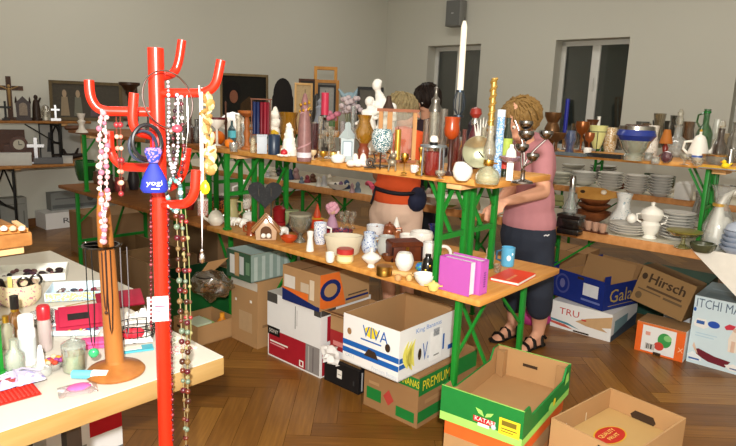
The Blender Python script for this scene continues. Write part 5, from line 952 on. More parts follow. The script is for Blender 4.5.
for k in range(4):
    p, s = spot(733,256,Z2,11); r = 14-k*.6
    b = MB(s, CER('#98a4b8')); b.lat(bowl(r,8 if k < 3 else 9),n=24); o = b.build('blue_bowl',None,p+Vector((0,0,k*5*s)),0); tag(o,('blue grey stoneware bowl, %s of the stack at the right picture edge' % ['lowest','second from below','third from below','topmost'][k]),'bowl','blue grey bowls at the right edge')
p, s = spot(733,256,Z2,11); b = MB(s, CER('#aab4c4')); b.lat([(11,0),(9,5),(4,8),(1.5,9),(2,12),(0,13)],n=24); o = b.build('pot_lid',None,p+Vector((0,0,24.5*s)),0); tag(o,'blue grey domed pot lid crowning the bowl stack','lid')
# behind on the second row
Q2('glass_jug','large clear glass jug at the far side behind the cake stand, near the green leg','jug',700,222,vessel([(8,0),(9,10),(7,22),(8,30)],.7),GL('#c8ccc8',.3),[('handle',CLEAR2,lambda m: m.tube([(7,0,26),(13,0,23),(12,0,10),(8.5,0,6)],1,7))])
# ------------------------------------------------------------ third row: stacks of plates
Z3 = Z
def R3(name, label, cat, px, py, prof, m, parts=(), **k): return L(name, label, cat, px, py, Z3, prof, m, parts, **k)
G3 = 'stacked china on the rear table'
for (x,y,n,r,h,st,d,mt,pf) in ((559,184,3,11,5,3,('pale bowl','the low stack beside the pink shirted woman'),CER('#b9b8a8'),bowl),(583,186,4,12,6,2.6,('white bowl','shallow stack over the cutting board'),CER('#c6c4bc'),bowl),(609,190,6,12.3,4,2.6,('white soup plate','the stack above the flowered vase'),PL,plate),(635,194,7,11.5,4,2.4,('white dinner plate','the stack above the lidded tureen'),PL,plate),(659,197,7,11,4,2.8,('grey white dinner plate','rear stack left of the green leg'),PL2,plate)):
    stack('china_plate' if pf is plate else 'china_bowl', x, y, Z3, n, r, h, st, d, mt, G3, cat='plate' if pf is plate else 'bowl', pf=pf)
for (x,y,n,r,h,st,d) in ((602,180,5,13,3.4,2.6,('dessert plate','stack behind the dinner plates')),(572,179,3,11,6,4,('white cup saucer','low pile near the rear green legs')),(640,187,3,12,4,3,('oval plate','low pile behind the dinner plates'))):
    stack('dessert_plate', x, y, Z3, n, r, h, st, d, CER('#b5b3ab'), 'smaller plates at the back of the rear table')
T('napkin_box','white paper box standing right of the rear plate stacks','box',681,200,Z3,lambda m: m.box(0,7,0,15,12,16),M('#c8c6c0',.6),rot=PHI-PI/2,bev=.4,parts=[('paper_flap',M('#dddbd5',.6),lambda m: m.prism([(-7,16),(7,16),(9,20),(-4,18)],.5,1))])
R3('copper_pan','dark copper pan between the rear plate stacks','pan',621,189,[(5,0),(6,2),(6.5,5),(5.8,5),(5.4,2),(0,1.4)],M('#5a2a14',.3,.5),[('handle',BLACK,lambda m: m.tube([(10,0,5),(20,0,7)],.9,7))])
for k,(x,lb) in enumerate(((648,'green glass left of the pale bottle on the rear table'),(657,'middle green glass on the rear table behind the plates'),(669,'green glass near the green leg on the rear table'))):
    R3('green_glass', lb, 'glass', x, 186+(x-650)*.12, vessel([(4,0),(5,4),(5,12)],.5), GL('#4a6a4a',.45), g='green glasses on the rear table', n=14)
# dark objects on the rear upper bench
for k,(x,y,r,h,c,lb) in enumerate(((640,146,7,24,'#5b5a54','grey vase on the rear upper bench beyond the blue rimmed bowl'),(658,147,9,26,'#3d3b34','dark lidded pot on the rear upper bench beyond the small lamp'),(684,149,8,24,'#4a4234','brown pot on the rear upper bench beyond the decanter'),(703,150,6,20,'#6a3f26','reddish pot on the rear upper bench beyond the green bottle'),(606,144,6,16,'#3a362e','dark pot on the rear upper bench beyond the pale yellow planter'))):
    L('ceramic_pot', lb, 'pot', x, y, U, vessel([(r*.7,0),(r,h*.4),(r*.8,h*.8),(r*.9,h)],.8), M(c,.4), g='pots on the rear upper bench')
# ------------------------------------------------------------ second row, left part: small things and pictures
GT = 'small toys and china on the far second row'
random.seed(5)
cols = ['#b8b8bc','#8a3a44','#3a4a6a','#c8c0b0','#5a3a2a','#a8888c','#2c2c30','#d0ccc4','#6a7a8a','#7a5a7a']
nm = ['grey','wine red','navy','cream','brown','pink','black','white','steel blue','violet']
for k in range(17):
    x = 268+k*5.6; y = 176+ (x-262)*.19 - (k%3)*1.5; h = 7+(k*7)%6; r = 2.6+(k%3)*.7; i = (k*3)%10
    L('figurine', '%s small china figure, %s from the left on the far second row' % (nm[i], ['first','second','third','fourth','fifth','sixth','seventh','eighth','ninth','tenth','eleventh','twelfth','thirteenth','fourteenth','fifteenth','sixteenth','seventeenth'][k]), 'figurine', x, y, Z, [(r,0),(r*1.1,h*.2),(r*.6,h*.5),(r*.75,h*.7),(r*.4,h*.9),(0,h)], M(cols[i],.4,0,.2), g=GT, n=12)
L('fruit_dish', 'white oval dish on the far second row above the pink haired doll', 'dish', 338, 190, Z, bowl(11,6), WHC)
L('green_dish', 'white and green leaf dish on the second row seen under the shelf end', 'dish', 446, 209, Z, vessel([(8,0),(18,5),(26,12)],1), WHC, [('leaf_print', M('#7a9a4a',.4), [(14,5.2),(9,2.2),(0,1.8)])], sy=.6)
for k,(x,y,c,lb) in enumerate(((421,202,'#8a3a40','red toy figure behind the green legs'),(428,203,'#c8b8b0','pale toy figure behind the green legs'),(436,203,'#5a3a30','brown toy figure behind the green legs'),(476,210,'#9a8a60','straw coloured toy figure between the green legs'),(492,212,'#a04a40','red brown toy figure beside the woman\'s hand'))):
    L('toy_figure', lb, 'toy', x, y, Z, [(4,0),(4.5,3),(2.6,8),(3.2,11),(1.5,14),(0,15)], M(c,.5,0,.2), g='toys on the second row behind the green legs', n=12)
# pictures standing on the rear bench of the second row
def frame(label, x0, x1, ytop, py, fm, fw, inner, z=U, name='framed_picture', art=None, arch=False, cat='picture'):
    p, s = spot((x0+x1)/2, py, z); w = (x1-x0)/1.0; h = py-ytop
    t = thing(name, label, cat, p+Vector((0,0,EPS)), face(p)); t.rotation_euler[0] = -.12
    b = MB(s, fm)
    if arch:
        out = [(-w/2,0),(w/2,0),(w/2,h*.6)]+[(w/2*math.cos(PI*i/10)*.9,h*.66+h*.34*math.sin(PI*i/10)) for i in range(11)]+[(-w/2,h*.6)]
        b.prism(out,-1,1.5); b.build('frame',t)
    else:
        for (x,z_,sx,sz) in ((0,0,w,fw),(0,h-fw,w,fw),(-w/2+fw/2,fw,fw,h-2*fw),(w/2-fw/2,fw,fw,h-2*fw)): b.box(x,0,z_,sx,3,sz)
        b.build('frame',t)
    if inner is not None:
        b = MB(s, inner); b.box(0,.3,fw,w-2*fw,.8,h-2*fw); 
        if art: art(b,w,h)
        b.build('picture_panel',t)
    return t
def portrait(b,w,h):
    b.quad([(-w*.1,-.5,h*.08),(w*.34,-.5,h*.08),(w*.3,-.5,h*.42),(w*.1,-.5,h*.56),(-w*.08,-.5,h*.4)],M('#3a2812',.8,0,.4,60))
    b.quad([(-w*.25+w*.17*math.cos(i*PI/9),-.6,h*.66+h*.2*math.sin(i*PI/9)) for i in range(18)],M('#0e0a08',.8))
    b.quad([(-w*.22+w*.085*math.cos(i*PI/9),-.75,h*.54+h*.13*math.sin(i*PI/9)) for i in range(18)],M('#7a4c38',.8,0,.3,80))
frame('large dark painting of a dim figure behind the orange gourds', 221, 268, 75, 124, WOOD('#5c4a2c','#75603a',(20,20,4),.4), 2.2, M('#15130d',.8,0,.5,30), art=portrait)
def face_clock(b,w,h): b.quad([(0+w*.3*math.cos(i*PI/9),-1.2,h*.45+w*.34*math.sin(i*PI/9)) for i in range(18)],M('#3a2a1c',.4))
frame('dark arched picture frame right of the large dark painting', 272, 293, 79, 128, M('#120d0b',.7), 2.5, None, arch=True)
frame('pale wooden slatted frame right of the dark arched one', 294, 312, 84, 130, LTWOOD, 2, M('#b8a078',.6,0,.3,80))
frame('dark framed picture leaning behind the pale slatted frame', 298, 318, 80, 129, DKWOOD, 2, M('#2a241e',.5))
frame('empty golden wooden frame standing highest, behind the pink pillar candle', 313, 336, 68, 129, WOOD('#a8702a','#c08a3e',(20,20,4),.4), 3, None)
frame('second golden wooden frame leaning lower in front of the empty one', 314, 338, 81, 131, WOOD('#9a6426','#b07c38',(20,20,4),.4), 3, M('#6a6862',.6,0,.2,40))
frame('black framed grey picture behind the pink roses', 317, 335, 86, 132, BLACK, 2, M('#8a8a86',.6,0,.2,40))
frame('black framed picture behind the white couple statue', 356, 382, 88, 135, BLACK, 2.5, M('#4a463e',.5,0,.3,40))
T('wall_clock_bird', 'pale blue glass bird ornament behind the dried flowers', 'ornament', 349, 133, U, lambda m: (m.lat([(4,0),(3,2),(1,4),(1,26),(0,26)]), m.ball(0,0,34,8,3,6,10), m.cap((4,0,36),3,(9,0,44),1.4), m.cap((-5,0,34),3,(-11,0,42),1)), M('#8aa6b4',.3), r=2)
L('dark_figure', 'dark bronze figure with raised arms right of the mauve spire', 'figurine', 316, 132, U, [(6,0),(4,4),(5,16),(3,24),(4,30),(2,36),(0,38)], M('#2a2622',.35))
L('wooden_bowl_figure', 'white dress doll standing behind the candelabra', 'doll', 319, 134, U, [(7,0),(6,10),(3,20),(4,26),(1.6,28),(2.4,32),(0,35)], M('#8f94a0',.6))
# low ornaments on the far bench so the row reads as full
for k,(x,c,lb) in enumerate(((402,'#4a3a30','dark carved figure on the far bench behind the short haired person'),(446,'#6a4a30','brown carved bottle on the far bench beyond the orange goblet'),(470,'#3a3440','dark vase on the far bench beyond the reflector lamp'),(498,'#5a6470','grey vase on the far bench beyond the blue tube'))):
    L('carved_figure', lb, 'figurine', x, 140+(x-402)*.1, U, [(5,0),(4,4),(5,12),(3,18),(3.6,22),(0,27)], M(c,.4))
# ------------------------------------------------------------ front left table
ZL = .7705
def A(name, label, cat, px, py, prof, m, parts=(), **k): return L(name, label, cat, px, py, ZL, prof, m, parts, **k)
HONEY = WOOD('#8a5224','#a46a34',(20,20,4),.3)
p, s = spot(116, 377, ZL, 29*.4)
top = 128
b = MB(s, HONEY); b.lat([(28,0),(28.5,2),(26,5),(16,8),(9,11),(8.5,14)],n=36); o = b.build('necklace_stand', None, p, face(p)); tag(o, 'turned honey wood necklace stand with black cords, on the front left table', 'stand')
STEM = [(9,14),(8.6,50),(8,90),(7.4,130),(6.4,165),(4.4,180),(3,186),(0,187)]
q = MB(s, HONEY); q.lat(STEM,n=24); q.X = None; st = q.build('stem', o); st.rotation_euler[1] = -.025
q = MB(s, METAL('#4d4a48',.3)); q.X = Matrix.Translation((-8,0,132)); q.lat([(17,0),(17.5,1.5),(15.6,1.5),(15.6,0)],n=28); q.tube([(-16,0,.8),(16,0,.8)],.7,6)
for i in range(8): q.tube([(16.5*math.cos(i*PI/4),16.5*math.sin(i*PI/4),0),(18.5*math.cos(i*PI/4),18.5*math.sin(i*PI/4),0),(19.5*math.cos(i*PI/4),19.5*math.sin(i*PI/4),2)],.5,5)
q.build('hook_ring', o)
ss = s
def cordloop(name, label, x, y, z0, ln, w, m, pend=None, r=.55):
    """necklace hanging from the stand's ring; stand pixels"""
    t = thing(name, label, 'necklace', p, face(p), 'necklaces on the wooden stand')
    q = MB(ss, m); q.tube([(x-w,y,z0),(x-w*1.05,y-.5,z0-ln*.6),(x-w*.5,y-1,z0-ln*.93),(x,y-1,z0-ln),(x+w*.5,y-1,z0-ln*.93),(x+w*1.05,y-.5,z0-ln*.6),(x+w,y,z0)],r,6); q.build('cord', t)
    if pend:
        q = MB(ss, pend[0]); q.ball(x,y-1.5,z0-ln-pend[1]*.9,pend[1],pend[1]*.7,pend[1],10); q.build('pendant', t)
cordloop('necklace','black cord necklace with a round green pendant, hanging at the left of the stand',-19,-9,132,100,2.6,BLACK,(M('#2f9a62',.2),5))
cordloop('necklace','long thin black cord in front of the stand stem',-2,-18,132,84,2,BLACK)
cordloop('necklace','steel grey cord hanging at the right side of the stand',12,-10,132,92,3,M('#7c7a80',.3,.6))
cordloop('necklace','short knotted dark cord at the front of the stand stem',-6,-18,130,58,1.5,M('#3a2018',.6),(M('#3a2018',.5),1.6))
# bottles and cosmetics, front row
A('white_bottle','tall white plastic bottle with a white cap at the left front','bottle',29,366,[(7.5,0),(8,2),(8,36),(7,38)],M('#dcdad8',.35),[('bottle_cap',M('#f4f2ee',.3),[(7,38),(7.2,39),(7.2,50),(6.6,51),(0,51)]),('label_strip',M('#b9c0bc',.4),[(8.1,6),(8.1,28)])])
A('perfume_bottle','amber perfume bottle with black cap behind the white bottle','bottle',17,338,[(7,0),(8,2),(8,20),(4,25),(3,28),(0,28)],GL('#8a5a26',.55),[('bottle_cap',M('#1a1614',.3),[(3.6,28),(4,29),(4,42),(0,42)]),('collar',GOLD,[(3.8,26),(3.8,28.5)])])
A('roll_on','milky bottle with a red cap right of the tall white one','bottle',46,352,[(5.5,0),(6.4,2),(6.4,30),(5.6,33)],GL('#c9b8b4',.7,.2),[('bottle_cap',M('#c01f2a',.3),[(6,33),(6.2,34),(6.2,45),(5,47),(0,47)])])
A('glass_flask','small clear glass flask left of the white bottle','bottle',16,374,[(8,0),(9,3),(9,18),(4,24),(3.4,32),(4,34),(0,34)],GL('#d3dccc',.35))
A('spray_bottle','clear bottle with gold spray top behind the perfume bottle','bottle',8,350,[(6,0),(7,2),(7,22),(3,27),(0,27)],GL('#c8c4a8',.4),[('spray_top',GOLD,[(3,27),(3,34),(0,34)])])
A('cone_candle','slender white cone stopper bottle before the red capped one','bottle',42,378,[(9,0),(10,3),(10,8),(6,10)],GL('#dfe2de',.45,.1),[('cone_stopper',M('#f0eeea',.35),[(4,10),(2.8,24),(1.6,31),(0,32)])])
A('potpourri_bowl','glass bowl of orange and purple potpourri by the white cone bottle','bowl',52,372,vessel([(8,0),(12,4),(14,9)],.8),GL('#d8d4cc',.3),[('potpourri',M('#c8743a',.7,0,.6,120),lambda m: [m.ball(9*math.cos(i*2.4)*math.sqrt(i/14),9*math.sin(i*2.4)*math.sqrt(i/14),8+(i%3),3,3,2.4,7,M(['#d8862a','#8a3a7a','#b8402a','#c8b090'][i%4],.7)) for i in range(14)])])
A('candle_jar','glass jar with a mint green candle and glass lid','jar',75,374,vessel([(10,0),(11,2),(11.5,24),(11.5,26)],.7),CLEAR2,[('candle_wax',M('#a9c9a4',.5,0,.04),[(10,1),(10.3,3),(10.3,18),(0,18)]),('glass_lid',GL('#cfd8d0',.3),[(11.8,26),(11.5,29),(6,32),(2.4,33),(2.8,36),(0,37)])],n=28)
# red bead mat with wrapped silver parcel
def tray_(m):
    n = 12
    for i in range(n):
        for j in range(8): m.ball(-22+i*4,2+j*3.4,1.6,2.1,1.8,1.6,6)
T('bead_mat','red beaded mat at the front left table edge','mat',14,402,ZL,lambda m: (m.box(0,14,0,50,30,1.2), tray_(m)),M('#c02a20',.4,0,.15,90),rot=PHI-.08)
pp = at(10,388,ZL+.009)
def wrap(m):
    nx, ny = 14, 10; vs = []
    for i in range(nx):
        for j in range(ny):
            u, v = i/(nx-1)-.5, j/(ny-1)-.5; h = (1-4*u*u)*(1-4*v*v)
            vs.append((u*52,v*30, 1+max(0,h)*9+ 4*noise.noise(Vector((i*.9,j*.9,1)))*(.3+h)))
    m.add(vs,[(i*ny+j,(i+1)*ny+j,(i+1)*ny+j+1,i*ny+j+1) for i in range(nx-1) for j in range(ny-1)])
s2 = mpp(pp); b = MB(s2, SPOT('#9a94c4','#c9c4d8',60,.15,.5)); wrap(b); o = b.build('gift_parcel', None, pp+Vector((0,.02,.006)), PHI-.1); tag(o,'crumpled silvery lilac foil parcel lying on the red beaded mat','parcel')
q = MB(s2, M('#c8c4da',.2,.5)); q.tube([(-24,0,7),(-8,-3,12),(8,2,12),(24,0,6)],1.2,6); q.tube([(0,-14,7),(0,0,13),(0,14,7)],1.2,6); q.build('ribbon', o)
q = MB(s2, M('#8a3a3a',.5,0,.3)); q.ball(-4,-2,4,16,9,4,12); q.build('wrapped_contents', o)
def packet(m):
    nx, ny = 10, 8; vs = []
    for i in range(nx):
        for j in range(ny):
            u, v = i/(nx-1)-.5, j/(ny-1)-.5; vs.append((u*36,v*26,1+5*max(0,(1-4*u*u)*(1-4*v*v))+1.6*noise.noise(Vector((i*.8,j*.8,4)))))
    m.add(vs,[(i*ny+j,(i+1)*ny+j,(i+1)*ny+j+1,i*ny+j+1) for i in range(nx-1) for j in range(ny-1)])
T('soap_packet','clear packet with pink contents at the table edge before the mint candle','packet',78,394,ZL,packet,GL('#e6dce2',.2,.08),r=8,rot=PHI-.3,parts=[('pink_filling',M('#d05a94',.6,0,.2,60),lambda m: m.ball(1,-1,3.6,12,8,3.4,10)),('paper_card',M('#ece8e6',.6),lambda m: m.box(-8,3,1.4,14,12,.6))])
T('tube_of_cream','white and turquoise cream tube lying before the stand foot','tube',90,381,ZL,lambda m: m.tube([(-17,2,4.5),(8,0,4.5),(17,-1,3)],[4.4,4.6,1],12),M('#5fb4cc',.3),r=4,rot=.1,parts=[('white_end',M('#e8eeee',.35),lambda m: m.tube([(3,.5,4.6),(18,-1,4.6)],5,12))])
def crumple(m, w, d, h):
    nx, ny = 14, 10; vs = []
    for i in range(nx):
        for j in range(ny):
            u, v = i/(nx-1)-.5, j/(ny-1)-.5; k = max(0,(1-4*u*u)*(1-4*v*v))
            vs.append((u*w, v*d+d/2, .5+h*k*(.6+.5*noise.noise(Vector((i*.8,j*.8,w)))) + h*.12*abs(noise.noise(Vector((i*1.7,j*1.7,2))))))
    m.add(vs,[(i*ny+j,(i+1)*ny+j,(i+1)*ny+j+1,i*ny+j+1) for i in range(nx-1) for j in range(ny-1)])
# mid table: wallet, trays, cloths
def wallet(m): m.box(0,0,0,44,30,2.6)
PK = M('#a82440',.5,0,.08)
wl_ = T('wallet','crimson leather wallet with a black window, lying open in the middle','wallet',82,331,ZL,lambda m: (m.box(0,14,0,46,28,2),m.box(2,16,2.2,44,26,2)),PK,rot=.5,bev=.8,parts=[('black_window',M('#1a1416',.3),lambda m: m.box(-2,14,4.3,20,8,.5)),('strap',M('#e6d2d0',.5),lambda m: m.tube([(-23,8,3),(-29,5,3),(-33,3,2),(-35,2,2)],1.3,6))])
wl_.rotation_euler[0] = .55; wl_.location.z += .004
w2_ = T('wallet','dark crimson purse lying behind the stand stem','purse',122,308,ZL,lambda m: m.box(0,12,0,44,24,3),M('#8a1a30',.5,0,.1),rot=PHI-.3,bev=1)
w2_.rotation_euler[0] = .4
T('checked_cloth','small black and white checked cloth bag behind the perfume bottle','cloth',40,326,ZL,lambda m: m.lat([(12,0),(16,5),(13,11),(5,15),(0,15)],0,8,0,16),SPOT('#e8e6e2','#2a2a2e',420,.8,.5),rot=0)
def openbox(m, w, d, h, t=1):
    m.box(0,d/2,0,w,d,.8); m.box(0,t/2,0,w,t,h); m.box(0,d-t/2,0,w,t,h); m.box(-w/2+t/2,d/2,0,t,d-2*t,h); m.box(w/2-t/2,d/2,0,t,d-2*t,h)
def jumble(k, w, d, z, cols, r=2.4, seed=3):
    def f(m):
        rnd = random.Random(seed)
        for i in range(k):
            x, y = rnd.uniform(-w/2+r,w/2-r), rnd.uniform(r+1,d-r-1); m.ball(x,y,z+rnd.uniform(0,2),r*rnd.uniform(.7,1.5),r*rnd.uniform(.6,1.2),r*.7,7,M(rnd.choice(cols),.5))
    return f
T('white_tray','white open box of dark trinkets at the back of the left table','box',30,283,ZL,lambda m: openbox(m,64,46,8),M('#e4e4dc',.6),rot=.4,parts=[('trinkets',BLACK,jumble(34,58,42,2,['#2a1c1c','#4a2a3a','#1c1c22','#6a4a4a'],3,1))])
T('floral_box','pale blue box with floral print, right of the white trinket box','box',76,301,ZL,lambda m: openbox(m,56,40,9),M('#d2e4ee',.55),rot=.3,parts=[('print_panel',SPOT('#a9cfe0','#d8d48a',140,.5,.5),lambda m: m.box(0,-.4,1,54,.5,7.6)),('jewellery',M('#5a4a4a',.5),jumble(26,50,36,2,['#6a5a58','#b8b0a8','#8a3a4a','#3a3a4a'],2.6,2))])
T('basket','round cream floral bag holding dark sunglasses and brushes','bag',21,308,ZL,lambda m: m.lat(vessel([(14,0),(19,6),(20,16),(18,22)],1.2),0,14,0,22),SPOT('#d9c8a4','#b87a8a',110,.8,.6),parts=[('sunglasses',M('#17120f',.2),lambda m: (m.tube([(4+5*math.cos(i*PI/6),6,24+5*math.sin(i*PI/6)) for i in range(12)],1.3,7,closed=True), m.tube([(15+5*math.cos(i*PI/6),8,25+5*math.sin(i*PI/6)) for i in range(12)],1.3,7,closed=True), m.tube([(9,6.5,26),(10.5,7,26)],1,6))),('comb',M('#c8c070',.4),lambda m: m.box(-8,10,14,4,2,16)),('dark_brush',M('#221a1a',.5),lambda m: m.cap((-12,12,14),2.4,(-16,8,27),3))])
T('blue_tray','flat pale blue tray of little brooches behind the candle jar','tray',76,336,ZL,lambda m: openbox(m,62,24,5),M('#d8e8f2',.5),rot=.15,parts=[('brooches',RED,jumble(22,56,20,1.4,['#c8302a','#2a4a8a','#d8b84a','#3a8a5a','#e8e0da','#8a2a5a'],2,4))])
T('pink_cloth','folded bright pink knitted cloth left of the stand','cloth',94,350,ZL,lambda m: (m.box(0,9,0,26,16,4), m.box(-1,9,4.2,24,15,3.5)),M('#d8548c',.9,0,.2,60),rot=.35,bev=1.5)
T('wire_basket','black wire basket with red and white trinkets right of the stand','basket',138,344,ZL,lambda m: ([m.tube([(18*math.cos(i*PI/12)*k,13*math.sin(i*PI/12)*k+12,z) for i in range(24)],.55,5,closed=True) for k,z in ((.8,.6),(.9,6),(1,12),(1.05,18))], [m.tube([(18*.8*math.cos(a),13*.8*math.sin(a)+12,.6),(18*1.05*math.cos(a),13*1.05*math.sin(a)+12,18)],.5,5) for a in [i*PI/6 for i in range(12)]]),BLACK,parts=[('red_purse',M('#c42a3a',.5),lambda m: m.ball(-4,6,9,11,6,7,12)),('white_tissue',M('#e4e0da',.8),lambda m: crumple(m,28,16,20))])
T('turquoise_card','turquoise and white card pack before the wire basket','card',136,353,ZL,lambda m: m.box(0,8,0,34,14,1.6),M('#4aa6b8',.4),rot=.45,parts=[('card_print',M('#e0ddc8',.5),lambda m: m.box(-4,9,1.7,20,9,.4))])
T('tissue_paper','crumpled white tissue paper behind the wire basket','paper',140,328,ZL,lambda m: crumple(m,44,26,20),M('#dedad4',.85,0,.08,40))
T('coaster','pink and white patterned paper coaster at the table corner','coaster',186,352,ZL,lambda m: m.box(0,8,0,26,16,1.5),SPOT('#e4d8cc','#b84a6a',160,.6,.58),rot=PHI)
T('coaster','second patterned coaster nearer the red pole, pale green print','coaster',176,343,ZL,lambda m: m.box(0,6,0,22,12,1.2),SPOT('#e4e0d0','#7a9a6a',160,.6,.6),rot=PHI+.2)
for k,(x,y,c,lb) in enumerate(((58,318,'#e8e4de','white crochet doily by the red capped bottle'),(8,305,'#b08a9a','mauve cloth pouch at the left edge behind the floral bag'),(110,340,'#d8c8c0','pale cloth pouch under the stand stem'))):
    T('cloth_pouch',lb,'pouch',x,y,ZL,lambda m: m.lat([(10,0),(12,3),(9,7),(0,8)],0,8,0,14),M(c,.9,0,.2,50))
# raised bench: trinket board
pz = .77+EPS+.36
T('slatted_board','slatted wooden board of little ornaments on the raised bench','board',-6,236,pz,lambda m: [m.box(0,4+i*8,0,62,5,4) for i in range(4)],WOOD('#a5642a','#c08040',(20,20,4),.4),rot=PHI-.1,parts=[('cross_slat',BATTEN,lambda m: (m.box(-26,18,5,5,34,2), m.box(26,18,5,5,34,2)))])
for k,(x,c,lb) in enumerate(((4,'#d8d0c4','tiny white ornament at the left of the slatted board'),(13,'#c8a888','tiny tan ornament in the middle of the slatted board'),(22,'#d8b8a8','tiny pink ornament at the right of the slatted board'))):
    L('trinket', lb, 'ornament', x, 231, pz+.017, [(3,0),(3.6,2),(2,4),(0,5)], M(c,.4), n=10)
# ------------------------------------------------------------ the red pipe coat stand
REDP = M('#cc2410', .28, 0, .03)
PY = 1.345
PT, PB = atY(155.5,48,PY), atY(166,446,PY); pd = (PT-PB).normalized(); foot = PB + pd*((0-PB.z)/pd.z)
cs = thing('coat_stand', 'bright red metal pipe coat stand hung with necklaces, standing at the front left', 'coat stand', foot, 0)
def rel(pts): return [Vector(q)-foot for q in pts]
b = MB(1, REDP); b.tube(rel([foot+pd*.012, PT]), .0172, 20); b.build('pole', cs, ang=1)
b = MB(1, REDP); b.lat([(.16,0),(.165,.006),(.15,.012),(.03,.02),(.02,.03)],n=32); b.build('foot_plate', cs)
def bez(pts, n=6):
    """rounded pipe path through corner points"""
    P = [Vector(p) for p in pts]; out = [P[0]]
    for i in range(1, len(P)-1):
        a = P[i]+(P[i-1]-P[i])*min(.5, .022/max((P[i-1]-P[i]).length,1e-4)); c = P[i]+(P[i+1]-P[i])*min(.5, .022/max((P[i+1]-P[i]).length,1e-4))
        for k in range(n+1):
            t = k/n; out.append(a*(1-t)**2+P[i]*2*t*(1-t)+c*t*t)
    out.append(P[-1]); return out
def arm(pts, r=.0105):
    b = MB(1, REDP); b.tube(rel(bez([atY(x,y,PY+d) for x,y,d in pts])), r, 14); b.build('arm', cs, ang=1)
arm([(157,112,0),(99,111,-.03),(90,98,-.035),(89,80,-.035)])
arm([(156,137,0),(137,132,-.08),(132,122,-.085),(134,93,-.085)], .0098)
arm([(160,168,0),(122,167,.05),(110,154,.055),(109,131,.055)])
arm([(157,78,0),(174,74,.06),(179,62,.065),(182,40,.065)], .0098)
arm([(158,93,0),(205,93,-.02),(216,86,-.025),(221,60,-.025)], .0098)
arm([(162,205,0),(187,204,-.06),(195,194,-.065),(196,170,-.065)])
arm([(161,190,0),(174,186,.05),(184,172,.055),(187,148,.055)])
p0 = atY(158,309,PY-.0195); b = MB(mpp(p0), M('#e9dfdc',.6)); b.box(0,0,-13,20,.6,26); b.box(2,-.4,2,10,.3,1.5,M('#c8506a',.5)); b.box(1,-.4,-3,12,.3,1,M('#c8506a',.5)); b.box(-2,-.4,-8,8,.3,1,M('#b06a7a',.5))
o = b.build('price_tag', None, p0, face(p0)); tag(o, 'white paper price tag stuck on the red pole', 'tag')
_ball = MB(1, WHITE); _ball.ball(0,0,0,1,n=10)
def beadmesh(mat, flat=1.0, key={}):
    k = (mat.name, flat)
    if k not in key:
        b = MB(1, mat); b.ball(0,0,0,1,1,flat,10); o = b.build('bead'); key[k] = o.data; bpy.data.objects.remove(o)
    return key[k]
def lerp(pts, n):
    P = [Vector(p) for p in pts]; d = [0]
    for a, c in zip(P, P[1:]): d.append(d[-1]+(c-a).length)
    out = []
    for i in range(n):
        t = d[-1]*i/(n-1); j = max(k for k in range(len(d)) if d[k] <= t+1e-9); j = min(j, len(P)-2)
        f = (t-d[j])/max(d[j+1]-d[j],1e-9); out.append(P[j].lerp(P[j+1], f))
    return out
GN = 'necklaces hanging on the red coat stand'
def strand(label, pts, nb, r, mats, cord, flat=1.0, cr=.0011, bead='bead', jit=0, skip=0, name='necklace'):
    """pts: px, py, depth offset from the pole"""
    P = [atY(x,y,PY+d) for x,y,d in pts]; o0 = P[0]
    b = MB(1, cord); b.tube([q-o0 for q in P], cr, 6); o = b.build(name, None, o0); tag(o, label, 'necklace', GN)
    rnd = random.Random(len(label))
    for i, q in enumerate(lerp(P, nb)):
        if i < skip: continue
        m = mats[i % len(mats)]; bo = bpy.data.objects.new(bead, beadmesh(m, flat)); C.objects.link(bo); bo.parent = o
        bo.location = q-o0+Vector((rnd.uniform(-jit,jit),rnd.uniform(-jit,jit),rnd.uniform(-jit,jit))); k = r*rnd.uniform(.8,1.2); bo.scale = (k,k,k); bo.rotation_euler = (rnd.uniform(0,3),rnd.uniform(0,3),rnd.uniform(0,3)) if flat < 1 else (0,0,0)
    return o
PKW = [M('#c8a8a4',.45), M('#b8848a',.45), M('#d0c2b4',.4), M('#a86478',.45)]
strand('long pink and white lump bead necklace on the leftmost red arm', [(101,112,-.032),(100,140,-.034),(101,190,-.036),(104,244,-.036),(107,190,-.038),(106,140,-.036),(105,112,-.032)], 50, .0060, PKW, WHITE, jit=.0035)
strand('thin necklace of rose wooden beads right of the pink and white lumps', [(116,113,-.012),(117,140,-.014),(119,170,-.014),(121,194,-.014),(122,170,-.02),(121,140,-.02),(120,113,-.014)], 15, .0058, [M('#c87a6a',.4),M('#8a2a30',.35),M('#d8a890',.4)], M('#6a3020',.6), skip=1)
RD = [M('#3a0810',.25), M('#5a101c',.25), M('#7a3038',.3)]
strand('dark red fine bead strand hanging left of the red pole', [(151,192,-.03),(151,250,-.03),(151,330,-.03)], 34, .0035, RD, M('#4a1018',.5))
strand('dark red fine bead strand hanging just right of the red pole', [(168,208,-.022),(169,280,-.022),(172,360,-.022),(173,440,-.022)], 44, .0034, RD, M('#4a1018',.5))
SH = [M('#b09a68',.5,0,.2), M('#c4b088',.5,0,.15), M('#94703c',.5,0,.2)]
strand('necklace of flat cream shell discs on the right red arm', [(209,96,-.03),(210,125,-.034),(212,155,-.034),(210,172,-.034),(207,150,-.04),(206,120,-.04),(207,96,-.03)], 40, .0105, SH, M('#8a6a3a',.6), flat=.35, jit=.006, bead='shell_disc')
WC = M('#ece6e6',.5)
o = strand('long white cord with a small silver pendant on the right red arm', [(199,86,-.022),(200,98,-.036),(201,180,-.038),(202,250,-.038),(203,180,-.036),(202,98,-.036),(202,88,-.022)], 2, .001, [WC], WC, cr=.0016)
q = MB(1, SILVER); v = atY(202,258,PY-.038)-atY(199,86,PY-.022); q.ball(v.x,v.y,v.z,.007,.005,.013,12); q.ball(v.x,v.y,v.z+.016,.004,.003,.006,8); q.build('pendant', o)
